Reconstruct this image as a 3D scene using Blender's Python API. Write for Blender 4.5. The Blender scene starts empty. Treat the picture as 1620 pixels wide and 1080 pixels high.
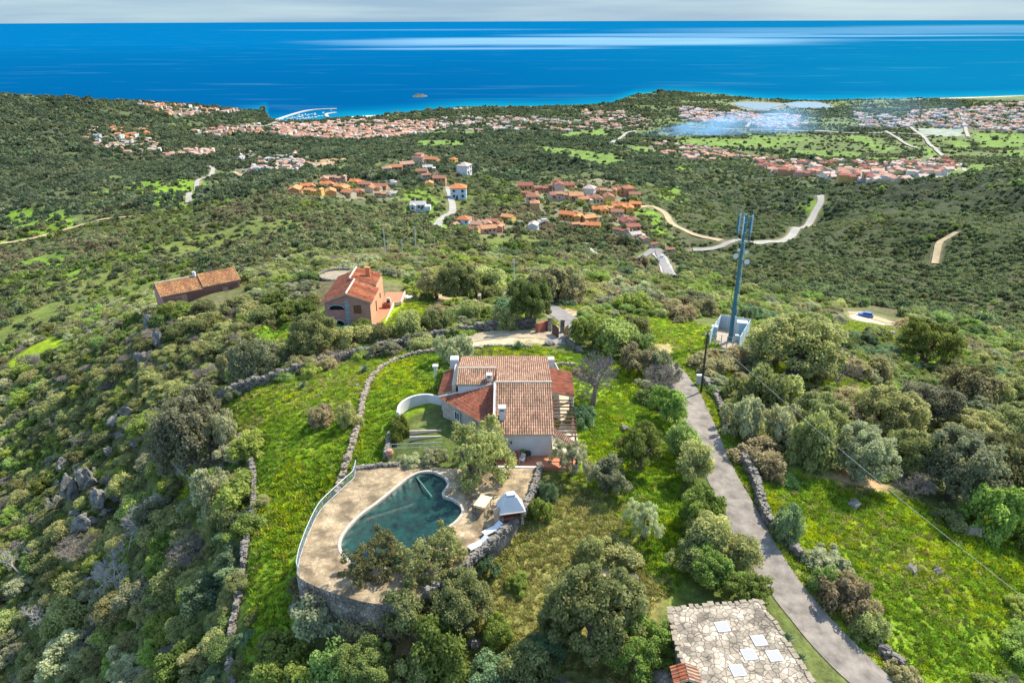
import bpy, math, random
import numpy as np
from mathutils import Vector
S = bpy.context.scene
COL = S.collection
R = math.radians
# ------------------------------------------------------------------ camera, sky, sun, exposure
CAMZ = 42.0
F = 1150.0                      # focal length in photo pixels (photo 1620 x 1080)
PITCH = math.atan(509 / F)
CT, ST = math.cos(PITCH), math.sin(PITCH)
SEA = -290.0
cam = bpy.data.cameras.new('camera'); camo = bpy.data.objects.new('camera', cam); COL.objects.link(camo)
camo.location = (0, 0, CAMZ); camo.rotation_euler = (R(90) - PITCH, R(0.18), 0)
cam.sensor_width = 36; cam.lens = 36 * F / 1620; cam.clip_start = 0.5; cam.clip_end = 400000
S.camera = camo
SUN_EL, SUN_AZ = R(47), math.atan2(0.77, 0.64)     # azimuth from +Y towards +X
sl = bpy.data.lights.new('sun', 'SUN'); sl.energy = 2.7; sl.angle = R(0.5); sl.color = (1.0, 0.93, 0.80)
so = bpy.data.objects.new('sun', sl); COL.objects.link(so); so.location = (100, 80, 200)
sd = Vector((math.cos(SUN_EL) * math.sin(SUN_AZ), math.cos(SUN_EL) * math.cos(SUN_AZ), math.sin(SUN_EL)))
so.rotation_euler = sd.to_track_quat('Z', 'Y').to_euler()
W = bpy.data.worlds.new('World'); S.world = W; W.use_nodes = True
nt = W.node_tree; nt.nodes.clear()
def N(nt, t, **k):
    n = nt.nodes.new(t)
    for a, b in k.items():
        if a.startswith('i_'): n.inputs[a[2:].replace('_', ' ')].default_value = b
        else: setattr(n, a, b)
    return n
sky = N(nt, 'ShaderNodeTexSky', sky_type='NISHITA', sun_disc=False, sun_elevation=SUN_EL, sun_rotation=SUN_AZ, altitude=300, air_density=1.0, dust_density=0.6, ozone_density=1.5)
bg = N(nt, 'ShaderNodeBackground'); bg.inputs['Strength'].default_value = 0.15
out = N(nt, 'ShaderNodeOutputWorld')
tc = N(nt, 'ShaderNodeTexCoord'); mp = N(nt, 'ShaderNodeMapping'); mp.inputs['Scale'].default_value = (1, 1, 14)
nz = N(nt, 'ShaderNodeTexNoise'); nz.inputs['Scale'].default_value = 3.2; nz.inputs['Detail'].default_value = 6
rp = N(nt, 'ShaderNodeValToRGB'); rp.color_ramp.elements[0].position = 0.40; rp.color_ramp.elements[1].position = 0.66
mx = N(nt, 'ShaderNodeMixRGB'); mx.inputs['Color2'].default_value = (1.25, 1.85, 2.35, 1)
mm = N(nt, 'ShaderNodeMath', operation='MULTIPLY'); mm.inputs[1].default_value = 0.62
L = nt.links.new
L(tc.outputs['Generated'], mp.inputs['Vector']); L(mp.outputs[0], nz.inputs['Vector']); L(nz.outputs['Fac'], rp.inputs['Fac'])
sxyz = N(nt, 'ShaderNodeSeparateXYZ'); mr = N(nt, 'ShaderNodeMapRange'); mr.inputs['From Min'].default_value = .05; mr.inputs['From Max'].default_value = .22; mr.inputs['To Min'].default_value = .96; mr.inputs['To Max'].default_value = 0
ma = N(nt, 'ShaderNodeMath', operation='MAXIMUM'); m3 = N(nt, 'ShaderNodeMixRGB'); m3.inputs[1].default_value = (0.50, 0.86, 1.24, 1); m3.inputs[2].default_value = (0.90, 1.27, 1.48, 1)
L(tc.outputs['Generated'], sxyz.inputs[0]); L(sxyz.outputs['Z'], mr.inputs['Value']); L(mr.outputs[0], ma.inputs[1]); L(rp.outputs['Color'], m3.inputs[0]); L(m3.outputs[0], mx.inputs['Color2'])
L(rp.outputs['Color'], mm.inputs[0]); L(mm.outputs[0], ma.inputs[0]); L(ma.outputs[0], mx.inputs['Fac']); L(sky.outputs[0], mx.inputs['Color1']); L(mx.outputs[0], bg.inputs['Color']); L(bg.outputs[0], out.inputs['Surface'])
S.view_settings.view_transform = 'Standard'; S.view_settings.look = 'None'; S.view_settings.gamma = 1; S.view_settings.exposure = 1.72
S.cycles.max_bounces = 5; S.cycles.diffuse_bounces = 3; S.cycles.glossy_bounces = 2; S.cycles.transmission_bounces = 2; S.cycles.transparent_max_bounces = 4; S.cycles.volume_bounces = 1
S.cycles.use_denoising = True
S.cycles.sample_clamp_indirect = 4

# ------------------------------------------------------------------ photo rays -> places in the world
rng = np.random.default_rng(7)
random.seed(7)
def ray(px, py):
    u = (np.asarray(px, float) - 810) / F; v = (np.asarray(py, float) - 540) / F
    return u, CT - v * ST, -(ST + v * CT)             # x, y, z of a ray with depth 1
def P(px, py, z):                                      # where the sight line meets height z
    x, y, w = ray(px, py); d = (z - CAMZ) / w
    return Vector((float(d * x), float(d * y), float(z)))
def hash2(ix, iy, s):
    n = (ix * 374761393 + iy * 668265263 + s * 974711) & 0xffffffff
    n = ((n ^ (n >> 13)) * 1274126177) & 0xffffffff
    return ((n ^ (n >> 16)) & 0xffff) / 65535.0
def vnoise(x, y, s=0):
    x = np.asarray(x, float); y = np.asarray(y, float)
    ix = np.floor(x).astype(np.int64); iy = np.floor(y).astype(np.int64); fx = x - ix; fy = y - iy
    fx = fx * fx * (3 - 2 * fx); fy = fy * fy * (3 - 2 * fy)
    a = hash2(ix, iy, s); b = hash2(ix + 1, iy, s); c = hash2(ix, iy + 1, s); d = hash2(ix + 1, iy + 1, s)
    return (a * (1 - fx) + b * fx) * (1 - fy) + (c * (1 - fx) + d * fx) * fy
def fbm(x, y, s=0, o=4):
    t = 0; a = 0.5; n = 0
    for k in range(o):
        t = t + a * vnoise(x * 2 ** k, y * 2 ** k, s + k); n += a; a *= 0.5
    return t / n                                        # 0..1
# heights the land has at known places: (photo x, photo y, height)
CP = [(810,600,0),(810,700,0),(700,620,0),(900,620,0),(1000,650,0),(1000,580,-.5),(810,800,-.8),(700,800,-.8),(600,800,-1.2),(810,900,-2),(960,800,-.8),(1100,700,-.6),(1100,620,-1),
(1150,540,-3),(1060,540,-2),(900,520,-2),(840,520,-1.5),(760,520,-2.5),(700,545,-2),(640,570,-2),(560,600,-2.5),(600,680,-1.5),(500,650,-3),(430,640,-5),(360,640,-8),
(450,720,-4),(520,800,-4.3),(470,845,-5.4),(490,805,-5.0),(520,770,-3.8),(456,905,-6.2),(450,850,-5.6),(400,860,-6),(450,960,-6),(400,1040,-8),(480,1060,-6.5),(600,1060,-5),(700,1000,-3.2),(800,1060,-3),(950,1060,-2.6),(1000,950,-2.2),(1150,1060,-2.6),(1200,960,-2.2),(1330,1060,-3.2),(1180,820,-1.6),
(1150,740,-1.2),(1250,700,-1.5),(1250,620,-3),(1250,800,-2),(1350,850,-3),(1400,700,-5),(1550,700,-9),(1620,700,-11),(1500,800,-5),(1620,850,-8),(1500,1000,-5),(1620,1060,-7),(1400,600,-12),(1550,620,-18),(1620,620,-19),(1750,850,-14),(1800,650,-30),(1320,560,-8),(1250,560,-6),
(350,850,-10),(300,850,-18),(300,1000,-16),(300,760,-17),(200,850,-29),(200,1000,-28),(100,850,-41),(100,1000,-40),(0,850,-53),(0,1000,-50),(-200,900,-85),(350,700,-10),(300,680,-14),(250,640,-19),(200,700,-29),(100,700,-46),(0,700,-62),(-200,700,-95),
(150,620,-34),(60,570,-52),(0,590,-62),(-150,560,-90),(230,530,-20),(300,490,-13),(370,480,-12),(320,540,-14),(400,560,-10),(430,500,-10.5),(480,520,-9.5),(565,520,-8.5),(560,470,-9),(650,500,-7),(700,500,-7),(620,460,-10),(700,470,-10),(760,480,-8),(840,480,-6),
(900,490,-4),(1000,500,-4),(1100,500,-7),(1000,460,-14),(900,450,-14),(800,450,-13),(400,440,-22),(500,430,-14),(560,420,-17),(200,480,-34),(130,500,-50),(60,500,-68),(0,480,-84),
(250,420,-60),(100,420,-96),(0,400,-112),(400,400,-36),(500,400,-30),(600,400,-27),(700,420,-22),(800,410,-32),(250,350,-102),(100,350,-130),(0,350,-136),(400,350,-70),(500,350,-63),(600,350,-66),(700,380,-45),(700,350,-76),(800,360,-78),
(250,300,-143),(0,300,-155),(400,300,-112),(500,310,-86),(600,300,-92),(700,310,-90),(800,310,-95),(250,250,-192),(100,250,-180),(0,250,-168),(-200,250,-160),(400,250,-195),(500,270,-132),(600,270,-120),(700,270,-112),(500,240,-185),(600,240,-168),(700,240,-166),
(250,210,-218),(100,200,-185),(0,200,-160),(-200,200,-130),(400,220,-235),(500,215,-245),(600,215,-238),(700,215,-230),(250,180,-205),(150,175,-185),(350,185,-235),(250,167,-193),(150,160,-170),(60,152,-152),(0,150,-142),(-150,145,-125),(350,170,-226),(400,176,-262),
(500,197,-282),(600,195,-280),(700,190,-280),(850,190,-278),(950,420,-42),(950,380,-72),(950,340,-92),(950,300,-107),(950,265,-128),(850,265,-122),(850,240,-170),(950,240,-175),(850,215,-230),(950,215,-234),(1000,190,-275),
(1050,430,-48),(1100,450,-42),(1050,380,-90),(1050,340,-104),(1050,300,-118),(1070,265,-150),(1070,240,-215),(1100,220,-258),(1100,190,-282),(1200,500,-19),(1200,460,-46),(1200,420,-84),(1200,385,-107),(1150,380,-103),(1200,340,-116),(1200,300,-134),(1200,272,-168),(1200,256,-235),(1200,230,-266),(1200,190,-285),
(1290,312,-124),(1280,350,-117),(1300,400,-100),(1300,450,-70),(1300,500,-34),(1375,502,-44),(1460,545,-24),(1450,500,-52),(1560,560,-34),(1450,460,-78),(1450,400,-94),(1450,340,-100),(1360,330,-110),(1360,290,-120),(1360,272,-222),(1450,290,-108),(1450,268,-250),(1450,240,-276),(1450,200,-285),
(1600,500,-58),(1600,450,-76),(1600,400,-84),(1600,340,-90),(1600,290,-96),(1600,262,-252),(1600,230,-275),(1600,180,-284),(1750,500,-75),(1750,400,-84),(1750,290,-92),(1750,250,-260),(1750,190,-280),(1350,190,-287),(1280,175,-288)]
CP = np.array(CP, float)
_q = (CP[:, 0] <= 350) & (CP[:, 1] >= 560) & (CP[:, 2] < -12); CP[_q, 2] = -12 + (CP[_q, 2] + 12) * .64
_q = (CP[:, 0] <= 250) & (CP[:, 1] >= 480) & (CP[:, 1] < 560); CP[_q, 2] *= .86
OY = -30.0
def uv_of(x, y):
    yy = y - OY
    return np.arctan2(x, yy) * 1.6, np.log(np.hypot(x, yy) / 100.0)
_x, _y, _w = ray(CP[:, 0], CP[:, 1]); _d = (CP[:, 2] - CAMZ) / _w
CX, CY = _x * _d, _y * _d
CU, CV = uv_of(CX, CY)
def _ker(u, v, U, V):
    r2 = (u[:, None] - U[None]) ** 2 + (v[:, None] - V[None]) ** 2 + 1e-4
    return 0.5 * r2 * np.log(r2)
_n = len(CP)
_A = np.zeros((_n + 3, _n + 3)); _A[:_n, :_n] = _ker(CU, CV, CU, CV) + np.eye(_n) * 2e-4
_A[:_n, _n] = 1; _A[:_n, _n + 1] = CU; _A[:_n, _n + 2] = CV; _A[_n:, :_n] = _A[:_n, _n:].T
_W = np.linalg.solve(_A, np.r_[CP[:, 2], 0, 0, 0])
def rbf(x, y):
    u, v = uv_of(x, y); out = np.empty(len(x))
    for i in range(0, len(x), 40000):
        a, b = u[i:i + 40000], v[i:i + 40000]
        out[i:i + 40000] = _ker(a, b, CU, CV) @ _W[:_n] + _W[_n] + _W[_n + 1] * a + _W[_n + 2] * b
    return out
# coast: tangent of bearing -> distance Y at sea level
CO = [(-900,205,700),(-300,205,600),(0,200,500),(200,196,400),(330,190,250),(395,180,150),(412,176,90),(419,173,60),(421,184,30),(425,197,30),(450,193.5,40),(490,189,50),(530,186,50),(560,183.5,80),(600,181,80),(650,177,90),(690,172,90),(740,168.5,90),(830,168,90),(900,167,90),(965,164,90),(985,157,60),(1005,150,60),(1040,146.5,80),(1080,146,90),(1140,150,80),(1185,156,60),(1240,159,60),(1300,160.5,60),(1400,158.5,90),(1500,156.5,90),(1620,153,90),(1900,146,120),(2600,140,120)]
_t = []; 
for a, b, c in CO:
    p = P(a, b, SEA); _t.append((p.x / p.y, p.y, c))
_t.sort(); CT_ = np.array(_t)
def coast(x, y):
    t = x / np.maximum(y, 1.0)
    return np.interp(t, CT_[:, 0], CT_[:, 1]), np.interp(t, CT_[:, 0], CT_[:, 2])
PADS = []                                               # (polygon world xy, z, soft margin)
def poly_dist(x, y, poly):                              # >0 outside, <0 inside
    poly = np.asarray(poly, float); n = len(poly)
    d2 = np.full(len(x), 1e18); ins = np.zeros(len(x), bool)
    for i in range(n):
        a, b = poly[i], poly[(i + 1) % n]; e = b - a; L2 = e @ e + 1e-12
        t = np.clip(((x - a[0]) * e[0] + (y - a[1]) * e[1]) / L2, 0, 1)
        d2 = np.minimum(d2, (x - a[0] - t * e[0]) ** 2 + (y - a[1] - t * e[1]) ** 2)
        c = (a[1] > y) != (b[1] > y)
        with np.errstate(divide='ignore', invalid='ignore'):
            xi = (b[0] - a[0]) * (y - a[1]) / (b[1] - a[1] + 1e-30) + a[0]
        ins ^= c & (x < xi)
    return np.where(ins, -np.sqrt(d2), np.sqrt(d2))
def line_dist(x, y, pts):
    pts = np.asarray(pts, float)[:, :2]; d2 = np.full(len(x), 1e18)
    for i in range(len(pts) - 1):
        a, b = pts[i], pts[i + 1]; e = b - a; L2 = e @ e + 1e-12
        t = np.clip(((x - a[0]) * e[0] + (y - a[1]) * e[1]) / L2, 0, 1)
        d2 = np.minimum(d2, (x - a[0] - t * e[0]) ** 2 + (y - a[1] - t * e[1]) ** 2)
    return np.sqrt(d2)
def HT(x, y):
    x = np.atleast_1d(np.asarray(x, float)); y = np.atleast_1d(np.asarray(y, float))
    z = rbf(x, y); r = np.hypot(x, y)
    amp = np.clip((r - 110) / 500, 0, 1)
    z = z + amp * (15 * (fbm(x / 130, y / 130, 3, 4) - 0.5) + np.clip((1500 - r) / 500, 0, 1) * 13 * (np.abs(fbm(x / 120 + 7, y / 210, 13, 3) - .5) * -4 + .5)) + np.clip((r - 60) / 100, 0, 1) * 2.0 * (fbm(x / 17, y / 17, 9, 3) - 0.5) + 0.25 * (fbm(x / 3, y / 3, 5, 2) - 0.5)
    # broken rocky slope under the left edge of the ridge
    k = np.exp(-((x + 66) / 14) ** 2 - ((y - 92) / 17) ** 2) + np.exp(-((x + 50) / 10) ** 2 - ((y - 118) / 14) ** 2)
    z = z + k * 7 * (np.abs(fbm(x / 7, y / 7, 31, 3) - 0.5) * 2 - 0.3)
    z = np.maximum(z, SEA + 1.2 + 2 * fbm(x / 90, y / 90, 12, 3))
    yc, wd = coast(x, y); s = yc - y
    k = np.clip(s / wd, 0, 1); k = k * k * (3 - 2 * k)
    z = np.where(s > 0, (SEA + 0.4) * (1 - k) + z * k, SEA - np.minimum(12, -s * 0.12))
    for poly, pz, m in PADS:
        bb = np.array(poly); sel = (x > bb[:, 0].min() - m) & (x < bb[:, 0].max() + m) & (y > bb[:, 1].min() - m) & (y < bb[:, 1].max() + m)
        if sel.any():
            dd = poly_dist(x[sel], y[sel], poly); k = np.clip(1 - dd / m, 0, 1); k = k * k * (3 - 2 * k)
            z[sel] = z[sel] * (1 - k) + pz * k
    return z
_dd = np.geomspace(25, 9000, 420)
def G(px, py):                                          # where the sight line meets the ground
    x, y, w = ray(px, py)
    zz = CAMZ + _dd * w; h = HT(_dd * x, _dd * y); below = np.nonzero(zz < h)[0]
    if len(below) == 0: return P(px, py, SEA)
    i = max(1, below[0]); a, b = _dd[i - 1], _dd[i]
    for _ in range(2):
        t = np.linspace(a, b, 17); q = np.nonzero(CAMZ + t * w < HT(t * x, t * y))[0]
        i = max(1, q[0]) if len(q) else 16
        a, b = t[i - 1], t[i]
    d = b
    return Vector((float(d * x), float(d * y), float(HT(d * x, d * y)[0])))
def gz(x, y): return float(HT([x], [y])[0])
def proj(x, y, z):                                      # world -> photo pixel and scale (px per metre)
    dz = z - CAMZ; dep = y * CT - dz * ST; up = y * ST + dz * CT
    return 810 + F * x / dep, 540 - F * up / dep, F / dep
def GP(lst): return [tuple(G(a, b)[:2]) for a, b in lst]

# ------------------------------------------------------------------ tiny modelling kit
MATS = {}
def mat(name, col=(.5, .5, .5), rough=.8, noise=None, bump=0, bscale=8, spec=.3, metal=0, alpha=None, var=.25, rnd=0, coords='Object', emit=None, transl=0):
    if name in MATS: return MATS[name]
    m = bpy.data.materials.new(name); m.use_nodes = True; t = m.node_tree; b = t.nodes['Principled BSDF']; MATS[name] = m
    b.inputs['Roughness'].default_value = rough; b.inputs['Specular IOR Level'].default_value = spec; b.inputs['Metallic'].default_value = metal
    b.inputs['Base Color'].default_value = (*col, 1)
    LL = t.links.new; c = None
    if noise:
        tc = N(t, 'ShaderNodeTexCoord'); nz = N(t, 'ShaderNodeTexNoise'); nz.inputs['Scale'].default_value = noise; nz.inputs['Detail'].default_value = 5; nz.inputs['Roughness'].default_value = .65
        LL(tc.outputs[coords], nz.inputs['Vector'])
        rp = N(t, 'ShaderNodeMapRange'); rp.inputs['From Min'].default_value = .3; rp.inputs['From Max'].default_value = .7; rp.inputs['To Min'].default_value = 1 - var; rp.inputs['To Max'].default_value = 1 + var
        LL(nz.outputs['Fac'], rp.inputs['Value'])
        mu = N(t, 'ShaderNodeVectorMath', operation='SCALE'); mu.inputs[0].default_value = col; LL(rp.outputs[0], mu.inputs['Scale']); c = mu.outputs[0]
        LL(c, b.inputs['Base Color'])
    if bump:
        tc = N(t, 'ShaderNodeTexCoord'); nz = N(t, 'ShaderNodeTexNoise'); nz.inputs['Scale'].default_value = bscale; nz.inputs['Detail'].default_value = 5
        bp = N(t, 'ShaderNodeBump'); bp.inputs['Strength'].default_value = bump; bp.inputs['Distance'].default_value = .05
        LL(tc.outputs['Object'], nz.inputs['Vector']); LL(nz.outputs['Fac'], bp.inputs['Height']); LL(bp.outputs[0], b.inputs['Normal'])
    return m
def mk(name, V, Fc, m=None, parent=None, smooth=False, uv=None, midx=None, attrs=None, loc=None):
    """V (n,3), Fc list of index tuples or an (n,k) array -> one mesh object"""
    me = bpy.data.meshes.new(name); V = np.asarray(V, np.float32)
    if isinstance(Fc, np.ndarray):
        nf, k = Fc.shape; li = Fc.astype(np.int32).ravel(); ls = np.arange(nf, dtype=np.int32) * k
    else:
        nf = len(Fc); li = np.fromiter((i for f in Fc for i in f), np.int32); ln = np.fromiter((len(f) for f in Fc), np.int32, nf); ls = np.r_[0, np.cumsum(ln)[:-1]].astype(np.int32)[:nf]
    me.vertices.add(len(V)); me.vertices.foreach_set('co', V.ravel())
    if nf: me.loops.add(len(li)); me.loops.foreach_set('vertex_index', li); me.polygons.add(nf); me.polygons.foreach_set('loop_start', ls)
    if nf: me.polygons.foreach_set('use_smooth', np.full(nf, bool(smooth)))
    if midx is not None: me.polygons.foreach_set('material_index', np.asarray(midx, np.int32))
    if uv is not None:
        u = me.uv_layers.new(name='UVMap'); u.data.foreach_set('uv', np.asarray(uv, np.float32)[li].ravel())
    for an, (ty, dat) in (attrs or {}).items():
        a = me.attributes.new(an, ty, 'POINT'); a.data.foreach_set({'FLOAT': 'value', 'INT': 'value', 'FLOAT_COLOR': 'color', 'FLOAT_VECTOR': 'vector'}[ty], np.asarray(dat, np.int32 if ty == 'INT' else np.float32).ravel())
    me.update(calc_edges=True); me.validate()
    for x in (m if isinstance(m, (list, tuple)) else [m] if m else []): me.materials.append(x)
    o = bpy.data.objects.new(name, me); COL.objects.link(o)
    if parent is not None: o.parent = parent
    if loc is not None: o.location = loc
    return o
class MB:
    """collects shapes for one mesh"""
    def __init__(s): s.v = []; s.f = []; s.mi = []; s.uv = []
    def add(s, V, Fc, mi=0, uv=None):
        n = len(s.v); s.v += [tuple(v) for v in V]; s.f += [tuple(i + n for i in f) for f in Fc]; s.mi += [mi] * len(Fc)
        s.uv += list(uv) if uv is not None else [(0, 0)] * len(V); return s
    def box(s, c, d, rz=0, mi=0, taper=1.0, tilt=None):
        hx, hy, hz = d[0] / 2, d[1] / 2, d[2] / 2; V = []
        for z, k in ((-hz, 1), (hz, taper)):
            for x, y in ((-hx, -hy), (hx, -hy), (hx, hy), (-hx, hy)):
                p = Vector((x * k, y * k, z))
                if tilt is not None: p = tilt @ p
                V.append((c[0] + p.x * math.cos(rz) - p.y * math.sin(rz), c[1] + p.x * math.sin(rz) + p.y * math.cos(rz), c[2] + p.z))
        return s.add(V, [(0, 3, 2, 1), (4, 5, 6, 7), (0, 1, 5, 4), (1, 2, 6, 5), (2, 3, 7, 6), (3, 0, 4, 7)], mi)
    def tube(s, pts, r, n=6, mi=0, caps=True):
        pts = [Vector(p) for p in pts]; rr = r if isinstance(r, (list, tuple)) else [r] * len(pts); V = []
        for i, p in enumerate(pts):
            t = (pts[min(i + 1, len(pts) - 1)] - pts[max(i - 1, 0)]).normalized()
            a = t.orthogonal().normalized(); b = t.cross(a)
            if i and (a - pa).length > (a + pa).length: a = -a; b = -b
            if i: a = (pa - t * pa.dot(t)).normalized(); b = t.cross(a)
            pa = a
            for k in range(n):
                q = 2 * math.pi * k / n; V.append(p + (a * math.cos(q) + b * math.sin(q)) * rr[i])
        Fc = [(i * n + k, i * n + (k + 1) % n, (i + 1) * n + (k + 1) % n, (i + 1) * n + k) for i in range(len(pts) - 1) for k in range(n)]
        if caps: Fc += [tuple(range(n))[::-1], tuple((len(pts) - 1) * n + k for k in range(n))]
        return s.add(V, Fc, mi)
    def prism(s, poly, z0, z1, mi=0):
        n = len(poly); a = sum(poly[i][0] * poly[(i + 1) % n][1] - poly[(i + 1) % n][0] * poly[i][1] for i in range(n))
        if a < 0: poly = list(poly)[::-1]
        z0 = z0 if isinstance(z0, (list, tuple)) else [z0] * n; z1 = z1 if isinstance(z1, (list, tuple)) else [z1] * n
        if a < 0: z0 = z0[::-1]; z1 = z1[::-1]
        V = [(p[0], p[1], z0[i]) for i, p in enumerate(poly)] + [(p[0], p[1], z1[i]) for i, p in enumerate(poly)]
        return s.add(V, [tuple(range(n))[::-1], tuple(range(n, 2 * n))] + [(i, (i + 1) % n, n + (i + 1) % n, n + i) for i in range(n)], mi)
    def quad(s, a, b, c, d, mi=0, uv=None): return s.add([a, b, c, d], [(0, 1, 2, 3)], mi, uv)
    def build(s, name, m, parent=None, smooth=False, loc=None, w=False):
        if w and parent is not None:
            q = parent; ox = Vector((0, 0, 0))
            while q is not None: ox = ox + q.location; q = q.parent
            s.v = [(v[0] - ox.x, v[1] - ox.y, v[2] - ox.z) for v in s.v]
        if loc is not None: s.v = [(v[0] - loc[0], v[1] - loc[1], v[2] - loc[2]) for v in s.v]
        return mk(name, s.v, s.f, m, parent, smooth, uv=s.uv, midx=s.mi if isinstance(m, (list, tuple)) else None, loc=loc)
def tag(o, label=None, cat=None, group=None, kind=None):
    if label: o['label'] = label
    if cat: o['category'] = cat
    if group: o['group'] = group
    if kind: o['kind'] = kind
    return o
def struct(o): o['kind'] = 'structure'; return o
def empty(name, loc, label=None, cat=None, group=None, rz=0):
    o = bpy.data.objects.new(name, None); COL.objects.link(o); o.location = loc; o.rotation_euler = (0, 0, rz); o.empty_display_size = .5
    return tag(o, label, cat, group)
def copy_tree(o, parent=None):
    c = o.copy(); COL.objects.link(c); c.parent = parent
    for ch in list(o.children): copy_tree(ch, c)
    return c
# ------------------------------------------------------------------ zones on the ground (photo outlines taken down to the land)
def lin(r, g, b): return tuple((c / 255 / 12.92 if c / 255 <= .04045 else ((c / 255 + .055) / 1.055) ** 2.4) for c in (r, g, b))
GRASS = (0.165, 0.25, 0.018); GRASS2 = (0.25, 0.33, 0.015); MEAD = (0.150, 0.240, 0.022); DRY = (0.30, 0.235, 0.085); SAND = (0.42, 0.31, 0.17)
FARG = (0.125, 0.19, 0.035); URB = (0.16, 0.145, 0.10); DIRT = (0.30, 0.19, 0.10); SCR = (0.052, 0.064, 0.034)
Z = []                                                  # (poly, colour, edge noise m, soft m, bush factor, tuft kind)
def zone(px, col, en, soft, bush=0.0, tuft=0): Z.append((GP(px), col, en, soft, bush, tuft))
# far fields
for q in ([(845,232),(900,235),(950,243),(992,258),(955,262),(900,250),(858,243)], [(655,223),(735,223),(735,230),(660,232)], [(660,207),(760,206),(762,212),(662,214)], [(880,208),(955,205),(965,214),(890,218)],
          [(1000,232),(1060,236),(1130,243),(1125,250),(1050,246),(1000,240)], [(1060,222),(1130,219),(1190,222),(1240,227),(1240,233),(1160,232),(1070,231)], [(1180,213),(1280,219),(1290,224),(1190,224)],
          [(1240,237),(1300,240),(1368,244),(1362,250),(1300,250),(1245,246)], [(1335,215),(1360,216),(1415,238),(1395,242),(1340,224)], [(1460,236),(1480,236),(1495,250),(1465,252)], [(1500,222),(1530,228),(1535,236),(1505,238)],
          [(1535,212),(1622,214),(1622,236),(1550,236)], [(1505,262),(1560,262),(1540,275),(1490,282)], [(1370,250),(1440,251),(1440,255),(1370,254)], [(1590,240),(1620,240),(1620,250),(1590,250)],
          [(520,262),(548,256),(552,262),(530,270)]):
    zone(q, FARG, 8, 6, 0.05)
zone([(486,252),(540,253),(536,262),(500,268),(480,262)], DIRT, 10, 6, 0.05)
zone([(1450,205),(1520,204),(1524,217),(1455,218)], (0.24, 0.27, 0.20), 2, 3, 0)
# built-up ground
URBP = [[(430,198),(560,190),(700,192),(700,205),(620,218),(560,222),(470,218),(430,210)], [(700,186),(830,184),(935,195),(940,206),(880,210),(760,208),(700,204)], [(920,175),(985,178),(1032,190),(1030,204),(960,205),(930,194)],
        [(1075,172),(1130,175),(1190,182),(1200,195),(1120,198),(1078,190)], [(1190,183),(1260,185),(1275,200),(1250,208),(1190,204)], [(1010,224),(1060,229),(1160,238),(1200,252),(1100,256),(1050,246)], [(1190,250),(1280,255),(1400,262),(1500,252),(1520,262),(1480,285),(1370,290),(1250,282),(1195,268)],
        [(1430,180),(1520,175),(1620,165),(1620,212),(1540,208),(1440,200)], [(1350,180),(1440,190),(1440,205),(1360,205)], [(200,158),(300,158),(415,172),(400,176),(300,182),(270,182)], [(300,205),(400,193),(425,200),(420,208),(330,216)], [(130,200),(230,200),(270,235),(200,240),(140,232)],
        [(240,236),(330,238),(340,246),(250,246)], [(370,235),(470,240),(500,262),(470,270),(380,272),(366,258)]]
for q in URBP: zone(q, URB, 14, 8, 0.45)
for q in ([(455,300),(470,288),(545,276),(640,300),(640,318),(540,316),(480,315)], [(740,348),(790,340),(860,355),(800,372),(740,372)], [(815,292),(900,286),(1010,300),(1010,330),(920,345),(820,330)], [(885,340),(1000,335),(1020,372),(900,375)]):
    zone(q, (0.17, 0.16, 0.09), 5, 4, 0.35)
# bright patches around the middle village and in the valley
for q in ([(618,302),(655,298),(682,306),(700,345),(655,346),(640,320)], [(780,310),(812,311),(815,332),(784,330)], [(1012,332),(1030,328),(1045,352),(1052,372),(1030,372),(1015,350)], [(1270,320),(1290,318),(1286,338),(1272,340)], [(1040,300),(1068,298),(1080,318),(1045,320)],
          [(1062,265),(1090,263),(1094,275),(1065,277)], [(148,304),(170,302),(172,314),(160,320),(147,318)], [(640,350),(720,345),(720,365),(650,372)], [(0,335),(60,330),(110,338),(115,362),(60,372),(0,392)], [(0,405),(90,402),(140,412),(100,436),(60,462),(0,450)], [(200,290),(270,280),(330,296),(325,322),(240,330),(205,315)], [(60,440),(130,418),(160,425),(110,450)], [(330,312),(360,310),(352,324),(332,326)]):
    zone(q, (0.13, 0.215, 0.022), 10, 5, 0.38, 2)
zone([(0,590),(20,560),(70,535),(122,522),(118,540),(80,566),(55,585),(48,572)], GRASS2, 1.2, 1.5, 0, 1)
# near meadows
zone([(352,652),(385,622),(470,596),(560,572),(640,556),(705,556),(700,600),(690,640),(640,665),(612,700),(608,742),(560,752),(520,800),(470,905),(476,1000),(430,1060),(372,1070),(388,900),(402,790),(385,705)], GRASS, .6, .8, 0, 1)
zone([(352,652),(385,622),(470,596),(560,572),(590,585),(560,650),(470,640),(380,690)], (0.19,0.235,0.02), 2.5, 2.5, 0, 1)
zone([(735,548),(850,545),(900,560),(960,560),(1010,590),(1060,700),(1100,780),(1100,850),(1060,950),(1000,900),(930,800),(885,760),(885,700),(905,640),(890,580),(860,562)], GRASS, 1.0, 1.2, 0, 1)
zone([(800,800),(880,760),(960,770),(1000,850),(1030,930),(1085,1090),(540,1100),(640,960),(700,940),(760,880)], (0.225,0.21,0.06), 1.5, 2, 0, 1)
zone([(820,850),(900,820),(960,850),(900,900),(840,960),(790,930)], (0.26,0.23,0.07), 2, 2, 0, 1)
zone([(930,880),(990,890),(1040,960),(1085,1100),(990,1100),(1000,960)], DRY, 1.2, 1.6, 0, 1)
zone([(590,1050),(690,960),(720,970),(620,1085)], (0.30,0.22,0.10), 1, 1.2, 0, 0)
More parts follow.
